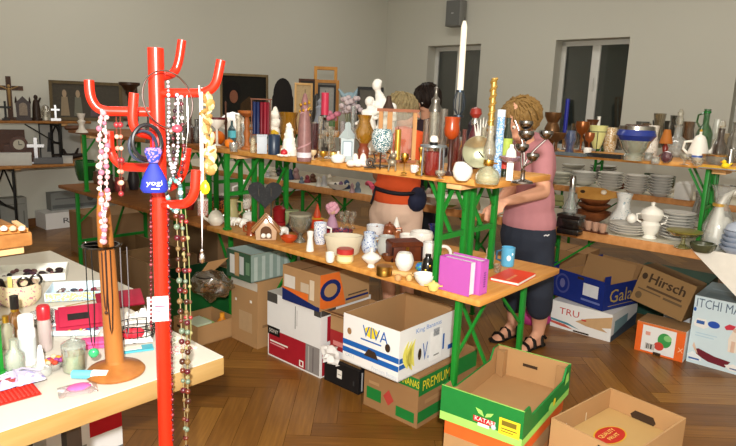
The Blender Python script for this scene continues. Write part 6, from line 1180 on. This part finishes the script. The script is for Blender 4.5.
CLB = [M('#d8d0d8',.12),M('#b8a8b8',.15),M('#8a8a94',.12),M('#e8e0e4',.12)]
strand('clear and grey bead strand nearest the red pole under the hoop', [(168,82,-.02),(169,110,-.03),(168,150,-.03),(173,176,-.032),(178,150,-.034),(178,100,-.034),(177,95,-.03)], 42, .0036, CLB, SILVER)
strand('thin grey chain in the middle of the right red arm', [(183,94,-.018),(182,130,-.03),(185,160,-.03),(188,130,-.034),(187,94,-.02)], 24, .0016, [SILVER], SILVER)
strand('dark garnet bead strand under the clear ones', [(176,97,-.02),(173,130,-.024),(174,168,-.024),(180,182,-.028),(184,150,-.03),(181,97,-.02)], 26, .0042, [M('#5a1c28',.2),M('#c8b8bc',.2),M('#2a1c24',.2)], M('#3a2428',.5))
GBR = [M('#3a1a10',.3),M('#5a2414',.3),M('#5c6a58',.35),M('#4a101c',.3),M('#6a5434',.4)]
strand('very long necklace of brown and grey green beads reaching below the table top', [(176,205,-.03),(178,250,-.045),(181,320,-.048),(184,400,-.048),(186,452,-.048),(188,400,-.05),(187,320,-.05),(184,250,-.048),(181,206,-.035)], 50, .0062, GBR, M('#8a7a58',.6), jit=.001)
strand('olive cord necklace with reddish beads behind the very long one', [(180,205,-.028),(184,260,-.03),(186,330,-.032),(187,385,-.032),(191,330,-.034),(189,260,-.034),(185,205,-.03)], 24, .0048, [M('#8a8458',.5),M('#8a2a2a',.35),M('#5c3a2a',.4)], M('#7a7a4a',.6))
strand('turquoise and white chip bracelet loop on the lower red arm', [(170,204,.0),(166,192,-.03),(172,178,-.032),(180,184,-.034),(181,200,-.034),(176,212,-.034),(169,206,-.03)], 26, .0052, [M('#5f9a94',.3),M('#dcd8d0',.3),M('#3a5a5c',.3)], M('#4a4a4a',.5))
def hoop(label, name, x, y, rx, ry, d, m, r, cat='bracelet', tilt=0):
    c = atY(x,y,PY+d); k = mpp(c); b = MB(k, m)
    b.tube([(rx*math.cos(i*PI/20)*math.cos(tilt)-ry*math.sin(i*PI/20)*math.sin(tilt), 4*math.cos(i*PI/20), rx*math.cos(i*PI/20)*math.sin(tilt)+ry*math.sin(i*PI/20)*math.cos(tilt)) for i in range(40)], r, 8, closed=True)
    o = b.build(name, None, c, face(c)); tag(o, label, cat); return o
o = hoop('large thin silver choker hoop hanging around the top of the red pole','choker',168,100,23,29,-.045,METAL('#8a7a78',.2),.8,'choker',.35)
q = MB(mpp(o.location), M('#c83a4a',.3)); q.ball(8,-3,-28,5,3,4,12); q.ball(2,-3,-31,3,2,3,10,SILVER); q.build('charm', o)
hoop('thick black bangle on the foreground red arm','bangle',147,142,13.5,17,-.1,M('#17161a',.25),2.1)
hoop('second dark blue bangle half hidden behind the thick black one','bangle',143,146,13,15,-.088,M('#2a3040',.25),1.6)
c = atY(154,176,PY-.10); k = mpp(c)
def pouch(m): m.lat([(0,-17),(11,-16.5),(13.5,-13),(12,-4),(8,5),(4,12),(3.4,14),(6,20),(5,22)],n=20,sy=.42)
b = MB(k, M('#1f2a86',.6,0,.2,60)); pouch(b); o = b.build('fabric_pouch', None, c, face(c)); tag(o, 'small royal blue fabric pouch with white print, hanging on the black bangle', 'pouch')
q = MB(k, SPOT('#8a6a96','#26389a',150,.6,.5)); q.lat([(4.2,13),(6,17),(8.5,24),(7,28),(0,24)],n=14,sy=.5); q.build('flowered_top', o)
q = MB(k, M('#d8d8e8',.6)); q.text('yogi', 4.5, (-7.5,-6.3,-8.5), (1,0,0), (0,0,1), None, 15); q.box(1,-6.0,-12.5,8,.4,.8); q.build('print', o)
q = MB(k, M('#2a2a60',.5)); q.tube([(4*math.cos(i*PI/8),1.9*math.sin(i*PI/8),13) for i in range(16)],.7,6,closed=True); q.tube([(0,-1.5,13),(0,-2,28),(0,0,38)],.5,5); q.build('drawstring', o)
c = atY(205,187,PY-.04); k = mpp(c); b = MB(k, M('#e8c820',.3)); b.lat([(0,-8),(3.5,-6),(5,-2),(4,3),(1.5,6.5),(0,7)],n=14,sy=.7); o = b.build('drop_pendant', None, c); tag(o, 'yellow leaf drop pendant below the shell discs', 'pendant')
q = MB(k, BRASS); q.tube([(0,0,6.5),(0,0,18),(-1,0,26)],.4,5); q.build('chain', o)
# ------------------------------------------------------------ along the left wall
ZW = .77; UW = .77+EPS+.43; PLANE = 5.70
def cross(m, w, h, t, y=0):
    m.box(0,y,0,t,t*.5,h); m.box(-w/4-t/4,y,h*.66,w/2-t/2,t*.5,t); m.box(w/4+t/4,y,h*.66,w/2-t/2,t*.5,t)
WD = WOOD('#3a2212','#553520',(20,20,4),.4)
PLANE = 5.82
T('crucifix','large dark wooden crucifix on the bench along the left wall','crucifix',11,119,UW,lambda m: (m.box(0,3,0,12,8,2.5), m.box(0,3,2.5,4.6,2,40), m.box(-7.5,3,29,10,2,4.4), m.box(7.5,3,29,10,2,4.4)),WD,parts=[('figure',M('#a08050',.4,.3),lambda m: (m.cap((0,1.5,30),1.5,(0,1.5,20),1.1,8), m.cap((0,1.5,20),1.1,(0,1.5,11),.7,8), m.ball(0,1.3,33,1.4,1.2,1.8,8), m.tube([(-8,1.5,33),(0,1.5,29.5),(8,1.5,33)],.7,6)))])
PLANE = 5.66
T('crucifix','small dark standing cross left of the shrine clock','crucifix',6,119.5,UW,lambda m: (m.box(0,0,0,7,5,2), m.box(0,0,2,2,1.2,17), m.box(-3,0,12,4,1.2,2), m.box(3,0,12,4,1.2,2)),BLACK)
T('shrine_clock','dark carved house shaped shrine clock beside the large crucifix','clock',24,119.5,UW,lambda m: (m.box(0,4,0,14,8,3), m.prism([(-6,3),(6,3),(6.5,17),(0,24),(-6.5,17)],1,7), m.lat([(1.2,0),(.6,5),(0,7)],-6,4,17,8), m.lat([(1.2,0),(.6,5),(0,7)],6,4,17,8)),M('#2c1a14',.4,0,.2),parts=[('door_panel',M('#7a6a58',.4,0,.4,60),lambda m: m.prism([(-3.6,5)]+[(3.6*math.cos(PI-PI*i/6),14+3.6*math.sin(PI-PI*i/6)) for i in range(7)]+[(3.6,5)],.4,1))])
T('monk_statue','small dark monk statue right of the shrine clock','statue',37,120,UW,lambda m: (m.lat([(5,0),(5,2),(4,3),(3.6,12),(2.6,19),(1.4,21)]), m.ball(0,0,23,2,2,2.4,9), m.cap((2,-1,18),1.1,(4,-2,22),.9,8)),M('#2f211a',.45,0,.2))
L('glass_dome','small glass dome with a white figure on the wall bench','dome',46,120.5,UW,vessel([(5,0),(5,9),(3,14),(.5,16)],.4),CLEAR2,[('figure',WHC,[(2,.6),(1.4,6),(.8,10),(0,11)])])
T('crucifix','little metal cross on a dark foot right of the glass dome','crucifix',56,121,UW,lambda m: (m.box(0,0,0,9,5,2.5), m.box(0,0,2.5,1.8,1,13), m.box(-2.4,0,10,3,1,1.8), m.box(2.4,0,10,3,1,1.8)),M('#8a8a8c',.3,.7))
def saints(b,w,h):
    for x,c in ((-.3,'#8a7a62'),(-.12,'#6a6a5c'),(.1,'#5a4a52')): b.quad([(w*(x-.06),-.5,h*.12),(w*(x+.06),-.5,h*.12),(w*(x+.04),-.5,h*.6),(w*(x-.04),-.5,h*.6)],M(c,.6)); b.quad([(w*x+w*.03*math.cos(i*PI/6),-.6,h*.68+h*.1*math.sin(i*PI/6)) for i in range(12)],M('#a08a70',.6))
frame('wide dark gilt framed picture of pale figures on the wall bench', 55, 121, 84, 122.5, WOOD('#4a3c20','#5f4e2c',(20,20,4),.4), 3, M('#3a3428',.5,0,.4,40), z=UW, art=saints)
frame('small dark red framed picture at the right end of the wall bench', 106, 122, 91, 123, M('#4a1a1c',.4), 2.5, M('#5a2426',.5,0,.3,40), z=UW)
frame('brown framed picture of a figure behind the foreground red arm', 119, 138, 88, 125, WD, 2.5, M('#6a5c48',.5,0,.4,40), z=UW)
PLANE = None
L('wooden_bowl_stand','dark wooden bowl on a stepped stand behind the red arms','bowl',131,127,U,[(5,0),(3,3),(2,12),(2.4,30),(4,33),(4,35)]+vessel([(5,36),(8,40),(10,41),(10,43.5)],.6),M('#3a2416',.4,0,.2))
L('porcelain_candlestick','white porcelain candlestick on the bench end behind the pink bead necklace','candlestick',82,133,U,[(6,0),(5,2),(3,4),(2.4,8),(4,11),(2,13),(3.6,17),(4,19),(0,19)],M('#b8b2a8',.35))
T('carved_bird','dark carved wooden bird on the bench end left of the white candlestick','figurine',74,131,U,lambda m: (m.cap((-6,0,3),2.6,(5,0,3.6),2.2), m.ball(7,0,6,2.2,2,2,8)),WD)
# lower row
PLANE = 5.68
T('mantel_clock','wooden mantel clock with a round dial on the wall table','clock',23,168,ZW,lambda m: (m.box(0,5,0,34,10,4), m.box(0,5,4,30,8,14), m.lat([(8,0),(8,3)],0,0,0,20,X=Matrix.Translation((-2,1.5,18)) @ Matrix.Rotation(PI/2,4,'X'))),M('#4a2818',.4,0,.2),parts=[('dial',M('#b0aa9a',.4),lambda m: m.lat([(5,0),(5,.6),(0,.6)],n=20,X=Matrix.Translation((-2,-1.6,18)) @ Matrix.Rotation(PI/2,4,'X'))),('clock_hand',BLACK,lambda m: (m.box(-2,-2.5,17.6,.7,.3,4), m.box(-.6,-2.5,17.6,3,.3,.7)))])
PLANE = 5.86
T('wood_carving','dark carved wooden board standing left of the silver cross','panel',12,164,ZW,lambda m: (m.box(0,8,0,26,2,31), [m.box(-10+i*5,6.6,3,2.4,.8,24) for i in range(5)]),M('#54301c',.45,0,.25))
PLANE = 5.54
T('crucifix','silver grey crucifix leaning on the wooden panel','crucifix',37,167,ZW,lambda m: (m.box(0,0,0,8,4,1.5), m.box(0,0,1.5,3,1.4,24), m.box(-4.5,0,16,6,1.4,3), m.box(4.5,0,16,6,1.4,3)),METAL('#9a9a9c',.35))
PLANE = 5.95
frame('black framed drawing standing on the wall table', 42, 60, 129, 164, BLACK, 1.2, M('#a8a6a0',.6), z=ZW, art=lambda b,w,h: b.quad([(-w*.15,-.5,h*.2),(w*.2,-.5,h*.2),(w*.12,-.5,h*.75),(-w*.05,-.5,h*.75)],M('#3a3a3c',.6,0,.3,60)))
frame('thin gold framed pale picture right of the black framed drawing', 61, 82, 132, 164, M('#8a6a34',.4,.4), 1.2, M('#a9a8a2',.6,0,.05), z=ZW)
PLANE = 5.42
T('white_box','long low white carton on the wall table under the clock','box',14,169,ZW,lambda m: m.box(0,5,0,32,10,11),M('#bdbdb8',.6),bev=.4,parts=[('lid',M('#c6c6c2',.6),lambda m: m.box(0,5,11,32.6,10.6,1.4))])
T('metal_tray','long dark metal tin tray right of the low white carton','tray',49,168,ZW,lambda m: openbox(m,26,9,6),M('#2e2c2e',.35))
PLANE = 5.66
T('carved_horn','dark carved wooden branch lying at the right of the wall table','ornament',70,164,ZW,lambda m: (m.cap((-13,2,4),3,(0,3,4),3.4), m.cap((0,3,4),3.4,(13,2,6),1.6), m.cap((-3,3,5),1.8,(-5,3,11),1,8), m.cap((5,3,5),1.6,(8,3,12),.9,8)),M('#241c18',.5))
PLANE = 5.42
T('small_white_box','little white box between the dark tray and the carved branch','box',68,165,ZW,lambda m: m.box(0,3,0,9,5,6),M('#b5b5b0',.6),parts=[('lid',M('#a8a8a4',.6),lambda m: m.box(0,3,6,9.4,5.4,1.2))])
PLANE = None
# far middle table, left part
L('green_plant_pot','dark green glazed pot under the bench end behind the pink bead necklace','pot',86,181,Z,vessel([(7,0),(9,6),(10,14),(9,20)],.8),CER('#1e4a26',.2))
for k,(x,y,r,h,c,lb) in enumerate(((108,193,7,18,'#3a2a24','dark vase on the far middle table left of the hanging pouch'),(120,192,6,14,'#8a3a3a','red glass on the far middle table under the lower red arm'),(134,190,6,22,'#2c2a30','black jar on the far middle table by the blue pouch'),(98,184,5,12,'#5a3a24','brown jar on the far middle table near the green pot'),(182,206,6,22,'#b8b0a0','pale vase on the table between the red lower arms'),(190,210,5,16,'#8a2a2a','red jar on the table left of the white teapot'))):
    L('ceramic_jar', lb, 'jar', x, y, Z, vessel([(r*.7,0),(r,h*.4),(r*.7,h*.8),(r*.8,h)],.7), M(c,.35,0,.15), g='jars on the far middle table')
for k,(x,h,c,lb) in enumerate(((150,28,'#2a241f','dark bottle on the upper bench behind the blue pouch'),(162,20,'#6a4a2a','amber jar on the upper bench behind the red pole'),(172,26,'#3a4a3a','dark green bottle on the upper bench seen through the bead strands'),(182,30,'#7a8a7a','pale green glass on the upper bench seen through the bead strands'),(190,26,'#4a2a22','brown bottle on the upper bench left of the white cord'),(197,24,'#5a5a58','grey jar on the upper bench beside the white cord'))):
    L('glass_bottle', lb, 'bottle', x, 143.5, U, bottle(4.5,h,.45,.55), GL(c,.5), g='bottles on the upper bench behind the coat stand', n=14)
# ------------------------------------------------------------ people (one body mesh each; hair and clothes are children)
SKIN = M('#d9a184', .55, 0, .04)
def J(px, py, y): return atY(px, py, y)
def limb(b, pts, rs, n=14):
    for i in range(len(pts)-1): b.cap(pts[i], rs[i], pts[i+1], rs[i+1], n)
def ell(b, c, ax, r):
    """ellipsoid at c; ax = (side, forward, up) directions, r = radii"""
    X = Matrix.Identity(4)
    for i in range(3):
        for j in range(3): X[j][i] = ax[i][j]*r[i]
        X[i][3] = c[i]
    b.lat([(0,-1)]+[(math.sin(PI*k/8), -math.cos(PI*k/8)) for k in range(1,8)]+[(0,1)], n=16, X=X)
def axes(fwd, up):
    f = Vector(fwd).normalized(); u = Vector(up); u = (u-f*u.dot(f)).normalized(); return (f.cross(u), f, u)
def head(b, c, fwd, up, k=1.0):
    s_, f, u = A_ = axes(fwd, up)
    ell(b, c+u*.02*k, A_, (.074*k,.092*k,.098*k)); ell(b, c-u*.055*k+f*.022*k, A_, (.052*k,.062*k,.062*k))
    b.cap(c+f*.088*k+u*.012*k, .010*k, c+f*.108*k-u*.022*k, .013*k, 8)                      # nose
    b.cap(c+f*.082*k-s_*.02*k-u*.062*k, .008*k, c+f*.082*k+s_*.02*k-u*.062*k, .008*k, 8)    # lips
    b.cap(c+f*.078*k-s_*.04*k+u*.034*k, .009*k, c+f*.078*k+s_*.04*k+u*.034*k, .009*k, 8)    # brow
    for q in (-1,1): ell(b, c+s_*q*.073*k-u*.012*k-f*.005*k, A_, (.010*k,.017*k,.026*k))
    return A_
def eyes(root, c, A_, o, k=1.0):
    s_, f, u = A_
    for q in (-1,1):
        b = MB(1, WHITE); p = c+f*.083*k+s_*q*.031*k+u*.008*k-o; b.ball(p.x,p.y,p.z,.011*k); p2 = p+f*.0075*k; b.ball(p2.x,p2.y,p2.z,.006*k,mat=M('#3a2a1c',.2)); b.build('eye', root)
def hand(b, wr, d, palm, k=1.0):
    """palm and five bent fingers; d = pointing direction, palm = palm normal"""
    d = Vector(d).normalized(); n = Vector(palm); n = (n-d*n.dot(d)).normalized(); s_ = d.cross(n)
    b.cap(wr, .024*k, wr+d*.03*k, .026*k, 10)
    for i, (o, l) in enumerate(((-.03,.062),(-.010,.072),(.011,.068),(.03,.052))):
        a = wr+d*.025*k+s_*o*.55*k; kn = wr+d*.082*k+s_*o*k; b.cap(a, .016*k, kn, .0115*k, 8)
        m1 = kn+(d*.8+n*.5).normalized()*l*.5*k; m2 = m1+(d*.35+n*.9).normalized()*l*.5*k; b.cap(kn,.0105*k,m1,.009*k,8); b.cap(m1,.009*k,m2,.0075*k,8)
    t0 = wr+d*.02*k-s_*.022*k; t1 = t0-s_*.03*k+d*.03*k+n*.012*k; t2 = t1+d*.03*k+n*.015*k; b.cap(t0,.014*k,t1,.011*k,8); b.cap(t1,.011*k,t2,.009*k,8)
def foot_(b, ank, toe):
    heel = Vector((ank.x,ank.y,.03)); t = Vector((toe.x,toe.y,.022)); d = (t-heel).normalized()
    b.cap(ank,.036,heel-d*.02,.028,12); b.cap(heel,.03,heel+d*.12,.03,12); b.cap(ank+d*.01,.034,heel+d*.10+Vector((0,0,.005)),.026,12)
    sd = Vector((-d.y,d.x,0))
    for i in range(5): b.cap(heel+d*.12+sd*(.028-.014*i), .016, heel+d*(.185-.009*abs(i-1.2))+sd*(.03-.015*i)-Vector((0,0,.012)), .0095, 8)
def person(label, body, parts, loc, rem=.009):
    """body and parts draw in world coordinates; the body's mesh is the person"""
    b = MB(1, SKIN); body(b); b.v = [v-loc for v in b.v]
    o = b.build('person', None, loc, rem=rem, smooth=5); tag(o, label, 'person')
    for nm, m, fn, rr, sm in parts:
        q = MB(1, m); fn(q); q.v = [v-loc for v in q.v]
        if rr: q.build(nm, o, rem=rr, smooth=sm)
        else: q.build(nm, o)
    return o
def hairfn(c, A_, k, r, lift=.02, back=.02, n=150, seed=1, droop=.05, cover=1.75):
    """cap of hair with locks lying over it"""
    s_, f, u = A_
    def fn(b):
        ell(b, c+u*lift*k-f*back*k, A_, (r[0]*.95,r[1]*.95,r[2]*.95))
        rnd = random.Random(seed)
        for i in range(n):
            th = math.acos(1-rnd.random()*1.35); ph = rnd.uniform(0,2*PI)
            def P(t): return c+u*lift*k-f*back*k+s_*r[0]*math.sin(t)*math.cos(ph)+f*r[1]*math.sin(t)*math.sin(ph)+u*r[2]*math.cos(t)
            if math.sin(ph) > .55 and th > 1.15: continue
            p1, p2, p3 = P(th), P(th+.28), P(th+.5); w = (Vector(P(th))-c).normalized()
            b.tube([p1-w*.002, p2+w*rnd.uniform(.0,.006), p3+w*rnd.uniform(-.004,.004)-u*droop*.2],[.007,.010,.003],5)
    return fn
# ---- woman in the pink shirt
y0 = 3.60
fw = Vector((-.80,-.60,0)).normalized(); sd = Vector((fw.y,-fw.x,0))          # sd: her right
pel, che, nek = J(528,232,y0), J(530,172,y0-.0), J(526,141,y0-.05)
shL, shR = J(543,151,y0-.12), J(514,152,y0+.10)
hc = J(519,121,y0-.12)
elL, wrL = J(543,192,y0-.22), J(509,201,y0-.48)
elR, wrR = J(510,190,y0-.05), J(496,206,y0-.35)
hipL, hipR = J(538,238,y0-.06), J(519,238,y0+.07)
knL, knR = J(540,292,y0-.08), J(516,288,y0+.05)
anL, anR = J(538,335,y0+.02), J(513,324,y0+.18)
anL.z = .085; anR.z = .085
hup = Vector((fw.x*.45,fw.y*.45,.9)); hf = Vector((fw.x*.85,fw.y*.85,-.5))
A1_ = axes(hf, hup)
def wbody(b):
    head(b, hc, hf, hup, 1.0); b.cap(nek-Vector((0,0,.04)),.056,hc-A1_[2]*.05-A1_[1]*.02,.052)
    AX = axes(fw,(0,0,1)); ell(b, che+Vector((0,0,.02)), AX, (.155,.11,.2)); ell(b, (che+pel)/2, AX, (.14,.105,.2)); ell(b, pel, AX, (.17,.13,.16))
    limb(b,[shL,elL,wrL],[.05,.041,.027]); limb(b,[shR,elR,wrR],[.05,.041,.027]); b.cap(nek-Vector((0,0,.03)),.05,shL,.052); b.cap(nek-Vector((0,0,.03)),.05,shR,.052)
    hand(b, wrL, (wrL-elL), (0,0,-1)); hand(b, wrR, (wrR-elR), (0,0,-1))
    limb(b,[hipL,knL,anL+Vector((0,0,.1)),anL],[.085,.056,.05,.036]); limb(b,[hipR,knR,anR+Vector((0,0,.1)),anR],[.085,.056,.05,.036])
    foot_(b,anL,anL+fw*.15); foot_(b,anR,anR+fw*.15)
def wshirt(b):
    AX = axes(fw,(0,0,1)); ell(b, che+Vector((0,0,.03)), AX, (.162,.132,.215)); ell(b, (che+pel)/2+Vector((0,0,.0)), AX, (.165,.135,.23)); ell(b, pel+Vector((0,0,.07)), AX, (.178,.145,.16))
    b.cap(nek-Vector((0,0,.05)),.062,shL,.064); b.cap(nek-Vector((0,0,.05)),.062,shR,.064); b.cap(shL,.066,shL.lerp(elL,.62),.060); b.cap(shR,.066,shR.lerp(elR,.62),.060); b.cap(nek-Vector((0,0,.08)),.075,nek-Vector((0,0,.035)),.066)
def wtrous(b):
    AX = axes(fw,(0,0,1)); ell(b, pel-Vector((0,0,.02)), AX, (.185,.15,.19))
    for h, k, a in ((hipL,knL,anL),(hipR,knR,anR)): limb(b,[h,k,k.lerp(a,.36)],[.100,.082,.080])
def sandal(an, d):
    def fn(b):
        heel = Vector((an.x,an.y,0)); s_ = Vector((-d.y,d.x,0))
        pts = [heel+d*x+s_*y for x,y in ((-.05,-.028),(.05,-.03),(.13,-.042),(.19,-.036),(.215,0),(.19,.036),(.13,.042),(.05,.03),(-.05,.028),(-.065,0))]
        n = len(pts); b.add([p+Vector((0,0,.001)) for p in pts]+[p+Vector((0,0,.014)) for p in pts],[tuple(reversed(range(n))),tuple(range(n,2*n))]+[(i,(i+1)%n,n+(i+1)%n,n+i) for i in range(n)])
        def strap(x,w,h,t=.008): b.tube([heel+d*x-s_*w+Vector((0,0,.012)),heel+d*x-s_*w*.7+Vector((0,0,h*.8)),heel+d*x+Vector((0,0,h)),heel+d*x+s_*w*.7+Vector((0,0,h*.8)),heel+d*x+s_*w+Vector((0,0,.012))],t,6)
        strap(.135,.046,.05,.011); strap(.07,.042,.072,.012); strap(.0,.044,.10,.010)
        b.tube([heel-d*.055-s_*.02+Vector((0,0,.05)),heel-d*.066+Vector((0,0,.055)),heel-d*.055+s_*.02+Vector((0,0,.05))],.010,6)
    return fn
HAIR = M('#86683a', .6, 0, .3, 60, .3)
w = person('person in a pink t-shirt and navy capri trousers, head bowed, reaching over the middle table', wbody, [
    ('t_shirt', M('#b87e84',.85,0,.05,30), wshirt, .011, 6), ('trousers', M('#2c313d',.85,0,.08,30), wtrous, .012, 6),
    ('hair', HAIR, hairfn(hc, A1_, 1, (.108,.116,.108), .018, .03, 260, 3, .03), 0, 0), ('sandal', M('#16130f',.6), sandal(anL, fw), 0, 0), ('sandal', M('#16130f',.6), sandal(anR, fw), 0, 0)], Vector((pel.x,pel.y,0)))
eyes(w, hc, A1_, Vector((pel.x,pel.y,0)))
lp = J(546,234,y0-.2)-Vector((pel.x,pel.y,0)); b = MB(1, M('#d8d8dc',.4)); n_ = [Vector((pel.x,pel.y,0))]
q = J(544,236,y0-.175)-Vector((pel.x,pel.y,0)); b.tube([q, q+Vector((.012,.002,.006)), q+Vector((.02,.004,.0)), q+Vector((.032,.008,.008))],.004,6); b.build('logo_patch', w)
# ---- person in orange, back turned
y1 = 4.06
fb = Vector((.62,.78,0)).normalized()
pe, ch, ne, hd = J(396,205,y1), J(401,158,y1+.06), J(403,128,y1+.10), J(405,111,y1+.12)
sL, sR = J(381,140,y1+.10), J(422,141,y1+.04)
eL, wL = J(378,175,y1+.22), J(386,186,y1+.34); eR, wR = J(430,172,y1+.18), J(434,186,y1+.30)
hL, hR = J(384,214,y1+.03), J(408,214,y1-.03); kL, kR = J(386,262,y1+.03), J(406,262,y1-.02)
aL, aR = J(388,312,y1), J(406,312,y1-.04); aL.z = aR.z = .085
hf2 = Vector((.9,.25,-.12)); hu2 = Vector((0,0,1)); A2_ = axes(hf2, hu2)
def obody(b):
    head(b, hd, hf2, hu2); b.cap(ne-Vector((0,0,.05)),.056,hd-Vector((0,0,.05)),.052); AX = axes(fb,(0,0,1))
    ell(b, ch, AX, (.16,.11,.2)); ell(b, (ch+pe)/2, AX, (.145,.11,.2)); ell(b, pe, AX, (.165,.135,.15))
    b.cap(ne-Vector((0,0,.04)),.05,sL,.052); b.cap(ne-Vector((0,0,.04)),.05,sR,.052)
    limb(b,[sL,eL,wL],[.05,.041,.027]); limb(b,[sR,eR,wR],[.05,.041,.027]); hand(b,wL,wL-eL,(0,0,-1)); hand(b,wR,wR-eR,(0,0,-1))
    limb(b,[hL,kL,aL+Vector((0,0,.12)),aL],[.085,.055,.05,.036]); limb(b,[hR,kR,aR+Vector((0,0,.12)),aR],[.085,.055,.05,.036]); foot_(b,aL,aL+fb*.15); foot_(b,aR,aR+fb*.15)
def oshirt(b):
    AX = axes(fb,(0,0,1)); ell(b, ch+Vector((0,0,.01)), AX, (.172,.135,.21)); ell(b, (ch+pe)/2, AX, (.165,.135,.22)); ell(b, pe+Vector((0,0,.085)), AX, (.182,.156,.13))
    b.cap(ne-Vector((0,0,.05)),.062,sL,.064); b.cap(ne-Vector((0,0,.05)),.062,sR,.064); b.cap(sL,.066,sL.lerp(eL,.6),.058); b.cap(sR,.066,sR.lerp(eR,.6),.058); b.cap(ne-Vector((0,0,.08)),.075,ne-Vector((0,0,.035)),.066)
def oshort(b):
    AX = axes(fb,(0,0,1)); ell(b, pe-Vector((0,0,.035)), AX, (.178,.152,.15))
    for h, k in ((hL,kL),(hR,kR)): limb(b,[h,h.lerp(k,.9)],[.108,.086])
def belt(b):
    AX = axes(fb,(0,0,1)); c = pe+Vector((0,0,.115)); b.tube([c+AX[0]*.19*math.cos(i*PI/14)+AX[1]*.165*math.sin(i*PI/14)+Vector((0,0,.012*math.sin(i*PI/7))) for i in range(28)],.014,6,closed=True)
    b.tube([c-AX[0]*.06-AX[1]*.165,c-AX[0]*.065-AX[1]*.178-Vector((0,0,.06)),c-AX[0]*.09-AX[1]*.165-Vector((0,0,.1))],.008,6)
def pack(b):
    AX = axes(fb,(0,0,1)); ell(b, pe+AX[0]*.17+Vector((0,0,.06)), AX, (.06,.08,.085))
def tie(b):
    AX = axes(fb,(0,0,1)); c = pe+Vector((0,0,.135)); b.tube([c-AX[0]*(.19-.03*i)-AX[1]*(.09+.022*i)+Vector((0,0,.012*math.sin(i))) for i in range(5)],.016,6)
o = person('person with short ash blond hair, orange shirt and beige shorts, back turned, behind the lantern', obody, [
    ('shirt', M('#e0592c',.85,0,.06,30), oshirt, .011, 6), ('shorts', M('#dcbca6',.85,0,.05,30), oshort, .012, 6), ('belt', M('#1c1c24',.6), belt, 0, 0), ('waist_bag', M('#22263c',.8,0,.1,40), pack, 0, 0), ('pink_strap', M('#d85a78',.7), tie, 0, 0),
    ('hair', M('#8c7c58',.6,0,.35,60,.3), hairfn(hd, A2_, 1, (.098,.110,.104), .02, .025, 240, 5, .04), 0, 0), ('sandal', M('#2a1c14',.6), sandal(aL, fb), 0, 0), ('sandal', M('#2a1c14',.6), sandal(aR, fb), 0, 0)], Vector((pe.x,pe.y,0)))
eyes(o, hd, A2_, Vector((pe.x,pe.y,0)))
# ---- tall person with dark hair beyond the second row
y2 = 6.0; f3 = Vector((-.75,-.66,0)).normalized()
h3 = J(426,101,y2); g3 = Vector((h3.x,h3.y,0)); A3_ = axes(f3+Vector((0,0,-.35)),(0,0,1)); AX3 = axes(f3,(0,0,1))
def V(a, c, z): return g3+AX3[0]*a+AX3[1]*c+Vector((0,0,z))
def tbody(b):
    head(b, h3, f3+Vector((0,0,-.35)), (0,0,1)); b.cap(V(0,-.03,1.32),.058,h3-Vector((0,0,.05)),.054); ell(b,V(0,-.03,1.16),AX3,(.16,.11,.22)); ell(b,V(0,-.03,.92),AX3,(.165,.12,.2))
    for q in (-1,1): limb(b,[V(q*.19,-.03,1.3),V(q*.24,-.02,1.05),V(q*.2,.2,.95)],[.05,.04,.028]); b.cap(V(0,-.03,1.31),.05,V(q*.19,-.03,1.3),.052); hand(b,V(q*.2,.2,.95),AX3[1],(0,0,-1)); limb(b,[V(q*.09,-.03,.88),V(q*.1,-.02,.48),V(q*.1,-.04,.085)],[.09,.058,.038]); foot_(b,V(q*.1,-.04,.085),V(q*.1,.12,.08))
def tsh(b):
    ell(b,V(0,-.03,1.17),AX3,(.175,.13,.23)); ell(b,V(0,-.03,.98),AX3,(.175,.135,.2))
    for q in (-1,1): b.cap(V(0,-.03,1.3),.06,V(q*.19,-.03,1.3),.064); limb(b,[V(q*.19,-.03,1.3),V(q*.24,-.02,1.05),V(q*.205,.17,.96)],[.064,.052,.042])
def ttr(b):
    ell(b,V(0,-.03,.88),AX3,(.18,.14,.15))
    for q in (-1,1): limb(b,[V(q*.09,-.03,.85),V(q*.1,-.02,.48),V(q*.1,-.04,.12)],[.105,.078,.06])
b_ = person('tall person with bushy dark hair, standing beyond the far bench behind the storm lantern', tbody, [
    ('sweater', M('#3a2c34',.9,0,.1,30), tsh, .012, 5), ('trousers', M('#24262c',.9,0,.1,30), ttr, .012, 5), ('hair', M('#241812',.55,0,.3,60,.3), hairfn(h3, A3_, 1, (.128,.135,.14), .03, .03, 240, 9, .2), 0, 0)], g3)
eyes(b_, h3, A3_, g3)
